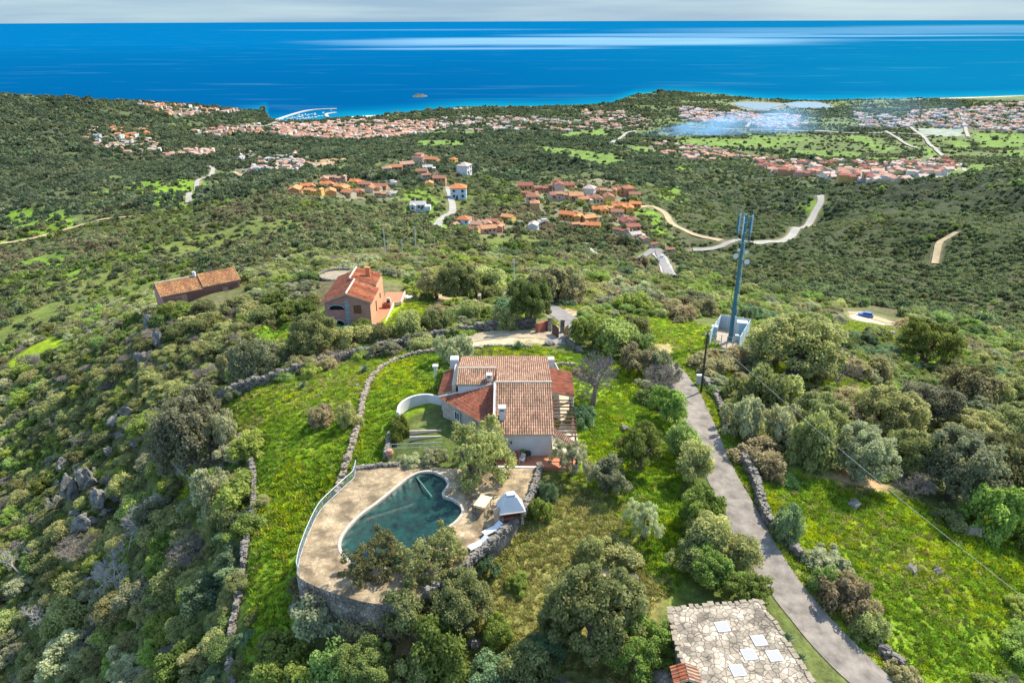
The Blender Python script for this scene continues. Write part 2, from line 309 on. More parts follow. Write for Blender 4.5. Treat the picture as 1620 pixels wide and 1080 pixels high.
zone([(1120,690),(1180,740),(1240,770),(1310,752),(1420,790),(1500,822),(1640,850),(1640,1100),(1440,1100),(1350,980),(1260,870),(1190,790),(1130,730)], GRASS, 1.2, 1.5, 0, 1)
zone([(1290,810),(1400,850),(1500,900),(1480,960),(1360,880),(1290,840)], (0.22,0.27,0.03), 2.5, 2.5, 0, 1)
zone([(1040,560),(1085,545),(1130,620),(1165,720),(1200,800),(1290,920),(1420,1060),(1400,1090),(1250,930),(1150,800),(1080,690),(1060,620)], (0.17,0.22,0.03), .6, .8, 0, 1)
zone([(935,505),(1030,500),(1120,518),(1112,560),(1050,566),(1010,545),(960,520)], GRASS2, 1.5, 1.5, 0, 1)
zone([(598,505),(640,474),(705,480),(695,505),(640,528),(590,532)], GRASS2, 1, 1, 0, 1)
zone([(400,515),(470,505),(512,488),(508,530),(440,556),(395,548)], (0.12,0.21,0.02), 1, 1.5, 0.0, 1)
zone([(1420,560),(1480,540),(1530,560),(1540,600),(1460,610)], MEAD, 2, 2, 0.15, 1)
zone([(1160,640),(1210,680),(1180,700),(1140,660)], GRASS, 1, 1, 0.1, 1)
# bare earth
zone([(1302,752),(1345,742),(1405,762),(1400,778),(1330,774)], (0.40,0.27,0.14), .8, .8, 0, 0)
zone([(1360,585),(1450,590),(1470,612),(1400,612)], (0.34,0.26,0.12), 1.5, 1.5, 0.1, 0)
zone([(700,542),(780,524),(850,524),(905,538),(880,548),(820,545),(740,552)], (0.42,0.34,0.20), .5, .6, 0, 0)
zone([(880,488),(905,488),(940,505),(915,520),(880,500)], (0.38,0.28,0.17), .6, .8, 0, 0)
zone([(630,468),(700,462),(760,474),(752,490),(700,478)], (0.36,0.28,0.14), .8, .8, 0, 0)
zone([(1340,495),(1365,495),(1412,512),(1395,516),(1345,505)], (0.50,0.40,0.25), .4, .8, 0, 0)
zone([(1020,545),(1058,545),(1060,560),(1025,556)], (0.36,0.29,0.12), .6, .8, 0, 0)
zone([(940,895),(975,893),(985,915),(950,915)], (0.45,0.35,0.20), .5, .8, 0, 0)
zone([(370,690),(400,668),(420,690),(390,715)], (0.27,0.19,0.08), 1.2, 1, 0, 1)
# beaches
zone([(545,184.6),(600,182.2),(660,178.5),(650,179.8),(600,183.8),(548,186.2)], (0.55,0.47,0.33), 0, 6, 0, 0)
zone([(700,172),(760,169),(850,168.6),(850,169.4),(760,170),(704,173.6)], (0.5,0.42,0.28), 0, 6, 0, 0)
zone([(1440,159),(1520,157),(1620,154),(1620,154.8),(1520,158),(1440,160)], (0.5,0.45,0.35), 0, 8, 0, 0)
for q in ([(1150,164),(1180,161),(1215,162),(1245,165),(1235,173),(1200,177),(1170,173)], [(1236,164),(1270,161),(1300,163),(1322,171),(1285,174),(1245,171)]): zone(q, (0.22, 0.20, 0.13), 6, 10, 0, 0)
# clear ground kept free of bushes only: houses, terraces
CLEAR = [GP(q) for q in ([(690,540),(880,540),(915,640),(900,750),(840,760),(840,830),(700,960),(455,950),(460,880),(560,735),(600,740),(600,640)], [(505,440),(600,436),(640,448),(640,470),(612,515),(508,528)],
         [(1108,505),(1192,505),(1186,560),(1110,560)], [(1054,955),(1210,945),(1318,1110),(1000,1110)], [(246,486),(256,447),(380,430),(392,468),(330,484)], [(840,505),(930,505),(940,570),(840,560)], [(1335,488),(1425,492),(1428,534),(1332,528)])]
# roads: (px points, width m, material key, on-top order)
ROADS = {}
def road_pts(px): return [G(a, b) for a, b in px]
ROAD_DEF = [('lane', [(1035,566),(1062,590),(1083,620),(1102,665),(1130,735),(1163,800),(1205,880),(1262,960),(1335,1040),(1420,1120)], 3.45, 'asphalt'),
 ('access_road', [(922,530),(905,513),(886,499),(866,487),(840,477),(812,467),(787,457),(768,444)], 3.6, 'asphalt2'),
 ('valley_road', [(1004,414),(1022,404),(1040,397),(1050,420),(1060,440)], 3.4, 'asphalt2'),
 ('winding_road', [(1095,397),(1140,391),(1180,385),(1215,384),(1245,379),(1270,362),(1287,340),(1297,322),(1296,311)], 6.0, 'pale'),
 ('sandy_track', [(1000,330),(1030,328),(1050,338),(1062,355),(1090,370),(1140,382)], 5, 'sandy'),
 ('hillside_track', [(1477,420),(1481,400),(1486,386),(1512,370)], 4, 'sandy'),
 ('valley_lane', [(297,320),(310,300),(318,282),(336,268),(330,262)], 5.5, 'pale'),
 ('dirt_track', [(0,384),(60,374),(130,355),(200,342),(260,336)], 4.5, 'sandy'),
 ('curving_track', [(370,272),(420,270),(440,255),(470,258),(500,262),(545,252)], 5, 'sandy'),
 ('village_road', [(690,358),(700,345),(715,335),(712,312),(708,296)], 5, 'pale'),
 ('coast_road', [(968,228),(985,218),(1004,209)], 9, 'pale'),
 ('harbour_road', [(295,214),(350,205),(420,199),(470,188)], 10, 'pale'),
 ('plain_road', [(1090,203),(1200,207),(1300,210),(1400,213),(1480,216)], 12, 'pale'),
 ('straight_road', [(1437,203),(1460,220),(1490,250)], 10, 'pale'),
 ('farm_road', [(1400,210),(1420,222),(1448,237)], 10, 'pale'),
 ('town_road', [(1515,175),(1523,195),(1530,220)], 10, 'pale'),
 ('edge_road', [(1480,285),(1520,262),(1400,258),(1380,275)], 8, 'pale'),
 ('suburb_road', [(1180,204),(1190,192),(1196,184)], 10, 'pale')]
for nm, pts, wd, mk_ in ROAD_DEF: ROADS[nm] = (road_pts(pts), wd, mk_)
RD_BUF = {'lane': 2.4}

def veg_noise(x, y): return fbm(x / 26, y / 26, 41, 4)
def ground_info(x, y, want='col'):
    n = len(x); r = np.hypot(x, y)
    jx = (fbm(x / 4, y / 4, 61, 3) - .5) * 2; f2 = fbm(x / 60, y / 60, 71, 4); f3 = fbm(x / 9, y / 9, 77, 3); f4 = vnoise(x / 1.3, y / 1.3, 79); f5 = fbm(x / 260, y / 260, 83, 3)
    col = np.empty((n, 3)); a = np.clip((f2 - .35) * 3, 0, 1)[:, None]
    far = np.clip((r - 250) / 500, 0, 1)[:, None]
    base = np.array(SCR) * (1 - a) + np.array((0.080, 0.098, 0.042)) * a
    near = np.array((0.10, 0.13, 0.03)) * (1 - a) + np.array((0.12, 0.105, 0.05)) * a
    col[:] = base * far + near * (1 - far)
    # small clearings in the scrub on the left valley side and mid slopes
    lv = np.clip((-(x + 0.10 * y) - 0) / 120, 0, 1) * np.clip((r - 200) / 100, 0, 1) * np.clip((1100 - r) / 300, 0, 1)
    cl = np.clip((fbm(x / 45, y / 45, 91, 4) - .60 + .07 * lv) * 14, 0, 1) * np.clip((r - 60) / 60, 0, 1) * np.clip(1.1 - far[:, 0] * .5, 0, 1)
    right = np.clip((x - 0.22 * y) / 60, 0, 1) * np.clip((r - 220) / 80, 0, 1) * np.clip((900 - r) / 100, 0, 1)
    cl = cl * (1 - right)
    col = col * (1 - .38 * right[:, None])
    k = (cl * .75)[:, None]; col = col * (1 - k) + np.array((0.12, 0.15, 0.026)) * k
    bush = 1 - .8 * cl; tuft = (cl > .5).astype(int) * 2
    # plain by the coast: mosaic of fields and dark woods
    pl = np.clip((y - 1250) / 200, 0, 1) * np.clip((x - 100) / 200, 0, 1)
    fl = np.clip((fbm(x / 190, y / 80, 97, 3) - .48) * 14, 0, 1) * pl
    k = (fl * .6)[:, None]; col = col * (1 - k) + np.array((0.13, 0.17, 0.045)) * k; bush = bush * (1 - .8 * fl)
    for poly, c, en, soft, bf, tf in Z:
        bb = np.array(poly); m = en + soft + 2
        s = (x > bb[:, 0].min() - m) & (x < bb[:, 0].max() + m) & (y > bb[:, 1].min() - m) & (y < bb[:, 1].max() + m)
        if not s.any(): continue
        d = poly_dist(x[s], y[s], poly) + jx[s] * en * 1.6
        k = np.clip(.5 - d / (2 * soft), 0, 1); kk = k[:, None]
        col[s] = col[s] * (1 - kk) + np.array(c) * kk; bush[s] = bush[s] * (1 - k) + bf * k; tuft[s] = np.where(k > .5, tf, tuft[s])
    for p in CLEAR:
        s = poly_dist(x, y, p) < .5 if n < 200000 else None
        if s is not None: bush[s] = 0
    for nm, (pts, wd, mk_) in ROADS.items():
        P2 = np.array([p[:2] for p in pts]); m = wd * 2 + 4
        s = (x > P2[:, 0].min() - m) & (x < P2[:, 0].max() + m) & (y > P2[:, 1].min() - m) & (y < P2[:, 1].max() + m)
        if s.any():
            d = line_dist(x[s], y[s], P2); b = wd / 2 + max(1.6, wd * .35) if r[s].min() < 150 else wd * .75 + 2.0
            bush[s] = np.where(d < b, 0, bush[s])
            if mk_ != 'asphalt':
                k = np.clip(1.6 - d / (wd * .55), 0, 1)[:, None] * .6; col[s] = col[s] * (1 - k) + np.array((.3, .24, .14)) * k
            tuft[s] = np.where(d < wd / 2 + .15, 0, tuft[s])
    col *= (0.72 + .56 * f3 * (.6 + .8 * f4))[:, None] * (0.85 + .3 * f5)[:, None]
    return col, bush, tuft
# ------------------------------------------------------------------ ground sheet
PADS_DEF = None
def build_ground():
    na, nr = 760, 980
    ang = np.linspace(R(-66), R(66), na); rad = np.geomspace(22, 5600, nr)
    A, Q = np.meshgrid(ang, rad); X = (Q * np.sin(A)).ravel(); Y = (Q * np.cos(A)).ravel() + OY * 0 - 2
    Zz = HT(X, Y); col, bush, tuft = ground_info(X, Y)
    rr = np.hypot(X, Y)
    # scrub relief on far slopes
    k = np.clip((rr - 350) / 250, 0, 1) * np.clip(bush, 0, 1) * (Zz > SEA + 3)
    Zz = Zz + k * (np.clip(fbm(X / 7, Y / 7, 111, 2), .35, .8) - .45) * 7
    idx = np.arange(na * nr).reshape(nr, na)
    Fc = np.stack([idx[:-1, :-1], idx[:-1, 1:], idx[1:, 1:], idx[1:, :-1]], -1).reshape(-1, 4)
    c4 = np.c_[col, np.ones(len(col))]
    m = bpy.data.materials.new('ground'); m.use_nodes = True; t = m.node_tree; b = t.nodes['Principled BSDF']
    b.inputs['Roughness'].default_value = .95; b.inputs['Specular IOR Level'].default_value = .1
    at = N(t, 'ShaderNodeAttribute', attribute_name='col'); tc = N(t, 'ShaderNodeTexCoord')
    n1 = N(t, 'ShaderNodeTexNoise'); n1.inputs['Scale'].default_value = .9; n1.inputs['Detail'].default_value = 9; n1.inputs['Roughness'].default_value = .72
    n2 = N(t, 'ShaderNodeTexNoise'); n2.inputs['Scale'].default_value = .07; n2.inputs['Detail'].default_value = 8; n2.inputs['Roughness'].default_value = .7
    r1 = N(t, 'ShaderNodeMapRange'); r1.inputs['From Min'].default_value = .3; r1.inputs['From Max'].default_value = .7; r1.inputs['To Min'].default_value = .45; r1.inputs['To Max'].default_value = 1.55
    r2 = N(t, 'ShaderNodeMapRange'); r2.inputs['From Min'].default_value = .3; r2.inputs['From Max'].default_value = .7; r2.inputs['To Min'].default_value = .7; r2.inputs['To Max'].default_value = 1.3
    mu = N(t, 'ShaderNodeMath', operation='MULTIPLY'); sc = N(t, 'ShaderNodeVectorMath', operation='SCALE'); bp = N(t, 'ShaderNodeBump'); bp.inputs['Strength'].default_value = .9; bp.inputs['Distance'].default_value = .35
    l = t.links.new; l(tc.outputs['Object'], n1.inputs['Vector']); l(tc.outputs['Object'], n2.inputs['Vector']); l(n1.outputs['Fac'], r1.inputs['Value']); l(n2.outputs['Fac'], r2.inputs['Value'])
    l(r1.outputs[0], mu.inputs[0]); l(r2.outputs[0], mu.inputs[1]); l(at.outputs['Color'], sc.inputs[0]); l(mu.outputs[0], sc.inputs['Scale']); l(sc.outputs[0], b.inputs['Base Color']); l(n1.outputs['Fac'], bp.inputs['Height']); l(bp.outputs[0], b.inputs['Normal'])
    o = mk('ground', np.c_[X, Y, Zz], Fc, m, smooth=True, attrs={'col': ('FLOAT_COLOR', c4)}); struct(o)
def build_sea():
    V = []; ang = np.linspace(R(-75), R(75), 40); rad = np.geomspace(1200, 64000, 24)
    A, Q = np.meshgrid(ang, rad); X = (Q * np.sin(A)).ravel(); Y = (Q * np.cos(A)).ravel(); idx = np.arange(40 * 24).reshape(24, 40)
    Fc = np.stack([idx[:-1, :-1], idx[:-1, 1:], idx[1:, 1:], idx[1:, :-1]], -1).reshape(-1, 4)
    m = bpy.data.materials.new('sea_water'); m.use_nodes = True; t = m.node_tree; b = t.nodes['Principled BSDF']; l = t.links.new
    b.inputs['Roughness'].default_value = .6; b.inputs['Specular IOR Level'].default_value = 0
    tc = N(t, 'ShaderNodeTexCoord'); sp = N(t, 'ShaderNodeSeparateXYZ'); l(tc.outputs['Object'], sp.inputs[0])
    # long wind slicks across the bay, their pale sheen put into the colour
    mp = N(t, 'ShaderNodeMapping'); mp.inputs['Scale'].default_value = (.00006, .00022, 1); mp.inputs['Rotation'].default_value = (0, 0, .06); l(tc.outputs['Object'], mp.inputs[0])
    n1 = N(t, 'ShaderNodeTexNoise'); n1.inputs['Scale'].default_value = 1; n1.inputs['Detail'].default_value = 7; n1.inputs['Roughness'].default_value = .6; n1.inputs['Distortion'].default_value = .6; l(mp.outputs[0], n1.inputs['Vector'])
    r1 = N(t, 'ShaderNodeValToRGB'); e = r1.color_ramp.elements; e[0].position = .50; e[0].color = (0, 0, 0, 1); e[1].position = .62; e[1].color = (1, 1, 1, 1); l(n1.outputs['Fac'], r1.inputs[0])
    mp2 = N(t, 'ShaderNodeMapping'); mp2.inputs['Scale'].default_value = (.0009, .0055, 1); mp2.inputs['Rotation'].default_value = (0, 0, -.08); l(tc.outputs['Object'], mp2.inputs[0])
    n2 = N(t, 'ShaderNodeTexNoise'); n2.inputs['Scale'].default_value = 1; n2.inputs['Detail'].default_value = 6; n2.inputs['Distortion'].default_value = 1.2; l(mp2.outputs[0], n2.inputs['Vector'])
    r2 = N(t, 'ShaderNodeValToRGB'); e = r2.color_ramp.elements; e[0].position = .60; e[0].color = (0, 0, 0, 1); e[1].position = .76; e[1].color = (.11, .12, .13, 1); l(n2.outputs['Fac'], r2.inputs[0])
    # shallow water by the shore
    at = N(t, 'ShaderNodeAttribute', attribute_name='shore')
    c1 = N(t, 'ShaderNodeMixRGB'); c1.inputs[1].default_value = (0.0005, 0.092, 0.215, 1); c1.inputs[2].default_value = (0.17, 0.30, 0.38, 1)
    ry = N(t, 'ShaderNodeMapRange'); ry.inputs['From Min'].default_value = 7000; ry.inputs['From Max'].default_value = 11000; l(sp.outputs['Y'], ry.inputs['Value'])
    mu = N(t, 'ShaderNodeAttribute', attribute_name='slick'); mu2 = N(t, 'ShaderNodeMath', operation='ADD'); l(mu.outputs['Fac'], mu2.inputs[0]); l(r2.outputs[0], mu2.inputs[1]); mu2.use_clamp = True
    l(mu2.outputs[0], c1.inputs[0]); c0 = N(t, 'ShaderNodeMixRGB'); c0.inputs[1].default_value = (0.0004, 0.061, 0.155, 1); c0.inputs[2].default_value = (0.0005, 0.090, 0.205, 1); ry.inputs['From Min'].default_value = 3500; ry.inputs['From Max'].default_value = 12000; l(ry.outputs[0], c0.inputs[0]); cy = N(t, 'ShaderNodeAttribute', attribute_name='cyan_glare'); cm = N(t, 'ShaderNodeMixRGB'); cm.inputs[2].default_value = (.0015, .098, .185, 1); l(cy.outputs['Fac'], cm.inputs[0]); l(c0.outputs[0], cm.inputs[1]); l(cm.outputs[0], c1.inputs[1]); c2 = N(t, 'ShaderNodeMixRGB'); c2.inputs[2].default_value = (0.003, 0.17, 0.25, 1); l(c1.outputs[0], c2.inputs[1]); l(at.outputs['Fac'], c2.inputs[0]); l(c2.outputs[0], b.inputs['Base Color'])
    bp = N(t, 'ShaderNodeBump'); bp.inputs['Strength'].default_value = .25; bp.inputs['Distance'].default_value = 2; l(n2.outputs['Fac'], bp.inputs['Height']); l(bp.outputs[0], b.inputs['Normal'])
    # finer grid so that the shallow band follows the shore and the wind slicks keep their outline
    ang = np.linspace(R(-75), R(75), 420); rad = np.r_[np.geomspace(1200, 5000, 240), np.geomspace(5100, 140000, 170)]
    A, Q = np.meshgrid(ang, rad); X = (Q * np.sin(A)).ravel(); Y = (Q * np.cos(A)).ravel(); idx = np.arange(len(X)).reshape(len(rad), 420)
    Fc = np.stack([idx[:-1, :-1], idx[:-1, 1:], idx[1:, 1:], idx[1:, :-1]], -1).reshape(-1, 4)
    yc, _ = coast(X, Y); sh = np.clip(1 - (Y - yc) / 420, 0, 1) ** 1.5 * (.5 + .8 * fbm(X / 160, Y / 90, 201, 3))
    be = X / Y; lg = np.log(Y / 1000); wv = fbm(be * 5, lg * 9, 211, 4) - .5; sl_ = np.zeros(len(X))
    for (x0, y0, w, h, st) in ((930, 66, 400, 16, .8), (1450, 50, 420, 13, .32), (760, 77, 240, 3.2, .6), (1080, 56, 260, 5, .5), (1330, 59, 330, 3.0, .55), (640, 47, 260, 2.5, .25), (1560, 46, 240, 9, .35), (1500, 66, 160, 3, .25)):
        p = P(x0, y0, SEA); l0 = math.log(p.y / 1000); dl = abs(math.log(P(x0, y0 - h / 2, SEA).y / P(x0, y0 + h / 2, SEA).y)) / 2; q = ((be - p.x / p.y) / (w / F)) ** 2 + ((lg - l0) / dl + wv * .9) ** 2; sl_ = np.maximum(sl_, st * np.clip(1.35 - q, 0, 1) ** 1.4 * (.85 + .4 * np.clip(fbm(be * 9, lg * 16, 221, 4) - .35, 0, 1)))
    struct(mk('sea', np.c_[X, Y, np.full(len(X), SEA)], Fc, m, attrs={'shore': ('FLOAT', sh), 'slick': ('FLOAT', np.clip(sl_, 0, 1)), 'cyan_glare': ('FLOAT', np.clip((be + .05) / .6, 0, 1) * (.7 + .6 * fbm(be * 4, lg * 6, 231, 3)))}))  # water paler and bluer-green to the right: glare put into its colour
def ribbon(name, pts, wd, m, lift=.05, step=1.0, kind='structure'):
    P2 = np.array([p[:2] for p in pts]); # smooth resample (Catmull-Rom)
    q = [P2[0] * 2 - P2[1]] + list(P2) + [P2[-1] * 2 - P2[-2]]; C = []
    for i in range(1, len(q) - 2):
        a, b, c, d = q[i - 1], q[i], q[i + 1], q[i + 2]; k = max(2, int(np.hypot(*(c - b)) / step))
        for t in np.arange(k) / k: C.append(.5 * ((2 * b) + (-a + c) * t + (2 * a - 5 * b + 4 * c - d) * t * t + (-a + 3 * b - 3 * c + d) * t ** 3))
    C.append(P2[-1]); C = np.array(C); T = np.gradient(C, axis=0); T /= np.linalg.norm(T, axis=1)[:, None] + 1e-9; Nn = np.c_[T[:, 1], -T[:, 0]]
    nw = 7; s = np.cumsum(np.r_[0, np.linalg.norm(np.diff(C, axis=0), axis=1)])
    wob = 1 + .10 * (fbm(s / 5, s * 0, 301, 3) - .5)
    off = np.linspace(-.5, .5, nw) * wd
    X = (C[:, 0][:, None] + Nn[:, 0][:, None] * off * wob[:, None]).ravel(); Y = (C[:, 1][:, None] + Nn[:, 1][:, None] * off * wob[:, None]).ravel()
    H = HT(X, Y).reshape(-1, nw); Hm = H.mean(1)
    if len(Hm) > 8: Hm = np.convolve(np.pad(Hm, 3, 'edge'), np.ones(7) / 7, 'valid')
    H = np.maximum(Hm[:, None] * .5 + H * .5, H) + lift
    n = len(C); idx = np.arange(n * nw).reshape(n, nw); Fc = np.stack([idx[:-1, :-1], idx[:-1, 1:], idx[1:, 1:], idx[1:, :-1]], -1).reshape(-1, 4)
    uv = np.c_[np.tile(off, n), np.repeat(s, nw)]
    o = mk(name, np.c_[X, Y, H.ravel()], Fc, m, smooth=True, uv=uv); o['kind'] = kind; return o
def road_mats():
    m = mat('asphalt', (.20, .172, .14), .9, noise=.8, var=.42, bump=.4, bscale=14)
    mat('asphalt2', (.185, .168, .148), .9, noise=.5, var=.2); mat('pale', (.27, .25, .205), .9, noise=.1, var=.15); mat('sandy', (.36, .27, .15), .95, noise=.2, var=.2)
def build_roads():
    road_mats()
    for nm, (pts, wd, mk_) in ROADS.items():
        y = min(p.y for p in pts); ribbon(nm, pts, wd, MATS[mk_], lift=.06 if y < 200 else .4 if y < 500 else .9 if y < 1000 else 2.5, step=.8 if y < 200 else 5 if y < 900 else 20)
# ------------------------------------------------------------------ foliage
def leafmat(name, c1, c2, rough=.75, tr=.0):
    m = bpy.data.materials.new(name); m.use_nodes = True; t = m.node_tree; b = t.nodes['Principled BSDF']; l = t.links.new
    b.inputs['Roughness'].default_value = rough; b.inputs['Specular IOR Level'].default_value = .25
    at = N(t, 'ShaderNodeAttribute', attribute_name='tint'); oi = N(t, 'ShaderNodeObjectInfo'); m1 = N(t, 'ShaderNodeMixRGB'); m1.inputs[1].default_value = (*c1, 1); m1.inputs[2].default_value = (*c2, 1)
    l(at.outputs['Fac'], m1.inputs[0])
    g = N(t, 'ShaderNodeNewGeometry'); nz = N(t, 'ShaderNodeTexNoise'); nz.inputs['Scale'].default_value = .012; nz.inputs['Detail'].default_value = 4; l(g.outputs['Position'], nz.inputs['Vector'])
    a = N(t, 'ShaderNodeMath', operation='MULTIPLY_ADD'); a.inputs[1].default_value = 1.0; l(oi.outputs['Random'], a.inputs[0]); l(nz.outputs['Fac'], a.inputs[2])   # .5 .. 1.5
    r = N(t, 'ShaderNodeMapRange'); r.inputs['From Min'].default_value = .4; r.inputs['From Max'].default_value = 1.6; r.inputs['To Min'].default_value = .50; r.inputs['To Max'].default_value = 1.55; l(a.outputs[0], r.inputs['Value'])
    sc = N(t, 'ShaderNodeVectorMath', operation='SCALE'); l(m1.outputs[0], sc.inputs[0]); l(r.outputs[0], sc.inputs['Scale'])
    hs = N(t, 'ShaderNodeHueSaturation'); l(sc.outputs[0], hs.inputs['Color']); fr = N(t, 'ShaderNodeMath', operation='MULTIPLY'); fr.inputs[1].default_value = 7.31; l(oi.outputs['Random'], fr.inputs[0]); f2 = N(t, 'ShaderNodeMath', operation='FRACT'); l(fr.outputs[0], f2.inputs[0])
    r3 = N(t, 'ShaderNodeMapRange'); r3.inputs['To Min'].default_value = .475; r3.inputs['To Max'].default_value = .52; l(f2.outputs[0], r3.inputs['Value']); l(r3.outputs[0], hs.inputs['Hue'])
    l(hs.outputs[0], b.inputs['Base Color'])
    o = t.nodes['Material Output']; tl = N(t, 'ShaderNodeBsdfTranslucent'); ms = N(t, 'ShaderNodeMixShader'); ms.inputs[0].default_value = .42; br = N(t, 'ShaderNodeVectorMath', operation='MULTIPLY'); br.inputs[1].default_value = (1.25, 1.35, .9); l(hs.outputs[0], br.inputs[0]); l(br.outputs[0], tl.inputs['Color']); l(b.outputs[0], ms.inputs[1]); l(tl.outputs[0], ms.inputs[2]); l(ms.outputs[0], o.inputs['Surface'])
    MATS[name] = m; return m
def crown_arrays(seed, Rr, Hh, nclump, nleaf, leaf, dome=.35, cr=.34, rough=.5, jit=.7, up=.35):
    """leaf-sized faces on many clumps that fill a crown; radius Rr, height Hh, base at z=0"""
    g = np.random.default_rng(seed); C = []; rc = []
    lob = [(g.uniform(-.58, .58), g.uniform(-.58, .58), g.uniform(.36, .66)) for _ in range(7)]
    while len(C) < nclump:
        p = g.uniform(-1, 1, 3); p[2] = g.uniform(0, 1)
        d = min(math.hypot(p[0] - a, p[1] - b) / s for a, b, s in lob)
        lim = math.sqrt(max(0, 1 - d * d * .9))
        if d > 1 or p[2] > lim or (p[2] < lim - .62 and g.random() < .75): continue
        C.append((p[0] * Rr * (1 - cr * .4), p[1] * Rr * (1 - cr * .4), p[2] * Hh * (1 - cr * .5))); rc.append(Rr * cr * g.uniform(.6, 1.25))
    C = np.array(C); rc = np.array(rc); ti = g.random(nclump)
    k = g.integers(0, nclump, nleaf); n = g.normal(size=(nleaf, 3)); n[:, 2] += up; n /= np.linalg.norm(n, axis=1)[:, None]
    rad = rc[k] * (1 - rough * g.random(nleaf) ** 1.6) * (1 + .25 * g.random(nleaf) * (g.random(nleaf) > .8)); q = n * rad[:, None]; q[:, 2] *= .8
    c = C[k] + q; c[:, 2] = np.maximum(c[:, 2], .05 * Hh * g.random(nleaf))
    nn = n * .6 + np.array([0, 0, .5]) + g.normal(size=(nleaf, 3)) * jit * .75; nn /= np.linalg.norm(nn, axis=1)[:, None]
    a = np.cross(nn, g.normal(size=(nleaf, 3))); a /= np.linalg.norm(a, axis=1)[:, None] + 1e-9; b = np.cross(nn, a)
    s = leaf * g.uniform(.6, 1.4, nleaf)[:, None]
    V = np.stack([c - a * s * .55 - b * s * .35, c + a * s * .55 - b * s * .3, c + a * s * .2 + b * s * .55, c - a * s * .35 + b * s * .4], 1).reshape(-1, 3)
    Fc = np.arange(nleaf * 4).reshape(-1, 4)
    tint = np.clip(ti[k] * .5 + .5 * g.random(nleaf), 0, 1); tint = np.repeat(tint, 4)
    return V, Fc, tint
def twig_tree(seed, Rr, Hh, depth=6, r0=.12, spread=.55, base=1, lean=(0, 0), droop=0.0):
    g = random.Random(seed); mb_v = []; mb_f = []
    def seg(p, q, a, b, n):
        t = (q - p); 
        if t.length < 1e-4: return
        t.normalize(); u = t.orthogonal().normalized(); w = t.cross(u); i = len(mb_v)
        for c, r in ((p, a), (q, b)):
            for k in range(n): an = 2 * math.pi * k / n; mb_v.append(tuple(c + (u * math.cos(an) + w * math.sin(an)) * r))
        for k in range(n): mb_f.append((i + k, i + (k + 1) % n, i + n + (k + 1) % n, i + n + k))
    def grow(p, d, ln, r, lv):
        q = p
        for s in range(2):
            d2 = (d + Vector((g.gauss(0, .18), g.gauss(0, .18), g.gauss(0, .10) - droop * (depth - lv) * .02))).normalized(); q2 = q + d2 * ln / 2; seg(q, q2, r * (1 - .2 * s), r * (.8 - .2 * s), 5 if lv > depth - 2 else 3); q = q2; d = d2
        if lv == 0: return
        for k in range(3 if lv > 1 else 4):
            nd = (d + Vector((g.gauss(0, spread), g.gauss(0, spread), g.gauss(.05, spread * .55)))).normalized()
            grow(q if k else q, nd, ln * g.uniform(.62, .86), max(r * .58, .008), lv - 1)
    for b in range(base):
        an = 2 * math.pi * b / base + g.random(); d = Vector((math.cos(an) * .5 * (base > 1) + lean[0], math.sin(an) * .5 * (base > 1) + lean[1], 1)).normalized()
        grow(Vector((0, 0, 0)), d, Hh * .30, r0, depth)
    V = np.array(mb_v); 
    zr = V[:, 2].max(); rr = np.abs(V[:, :2]).max(); V[:, 2] *= Hh / zr; V[:, :2] *= Rr / rr
    return V, np.array(mb_f)
leafmat('leaf_olive', (0.144, 0.151, 0.048), (0.436, 0.435, 0.166))
leafmat('leaf_green', (0.104, 0.148, 0.029), (0.335, 0.401, 0.081))
leafmat('leaf_dark', (0.101, 0.150, 0.040), (0.311, 0.387, 0.110))
leafmat('leaf_silver', (0.174, 0.179, 0.094), (0.480, 0.476, 0.275))
leafmat('leaf_brown', (0.167, 0.144, 0.068), (0.433, 0.360, 0.187))
leafmat('leaf_blue', (0.087, 0.138, 0.063), (0.226, 0.308, 0.150))
leafmat('leaf_yellow', (.110, .125, .015), (.29, .29, .03))
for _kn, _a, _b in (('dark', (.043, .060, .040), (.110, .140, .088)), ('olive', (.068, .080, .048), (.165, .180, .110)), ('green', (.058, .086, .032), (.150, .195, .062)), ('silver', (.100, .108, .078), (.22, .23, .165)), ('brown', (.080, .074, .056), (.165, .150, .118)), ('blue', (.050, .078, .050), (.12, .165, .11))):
    leafmat('far_' + _kn, tuple(x * q for x, q in zip(_a, (1.2, 1.16, 1.05))), tuple(x * q for x, q in zip(_b, (1.25, 1.2, 1.05)))); leafmat('mid_' + _kn, tuple(x * q for x, q in zip(_a, (1.6, 1.48, 1.1))), tuple(x * q for x, q in zip(_b, (1.85, 1.7, 1.2))))  # greyer copies for distant bushes: haze partly put into the leaf colour
mat('bark', (.13, .10, .075), .9, noise=3, bump=.4); mat('twig', (.20, .165, .14), .9, noise=1.5, var=.2); mat('dead_wood', (.40, .37, .34), .9, noise=1.5, var=.2)
PROTO = {}
def crown_mesh(key, mname, seed, Rr, Hh, nc, nl, leaf, **k):
    V, Fc, tint = crown_arrays(seed, Rr, Hh, nc, nl, leaf, **k)
    o = mk('crown', V, Fc, MATS[mname], attrs={'tint': ('FLOAT', tint)}); PROTO[key] = o.data; bpy.data.objects.remove(o)
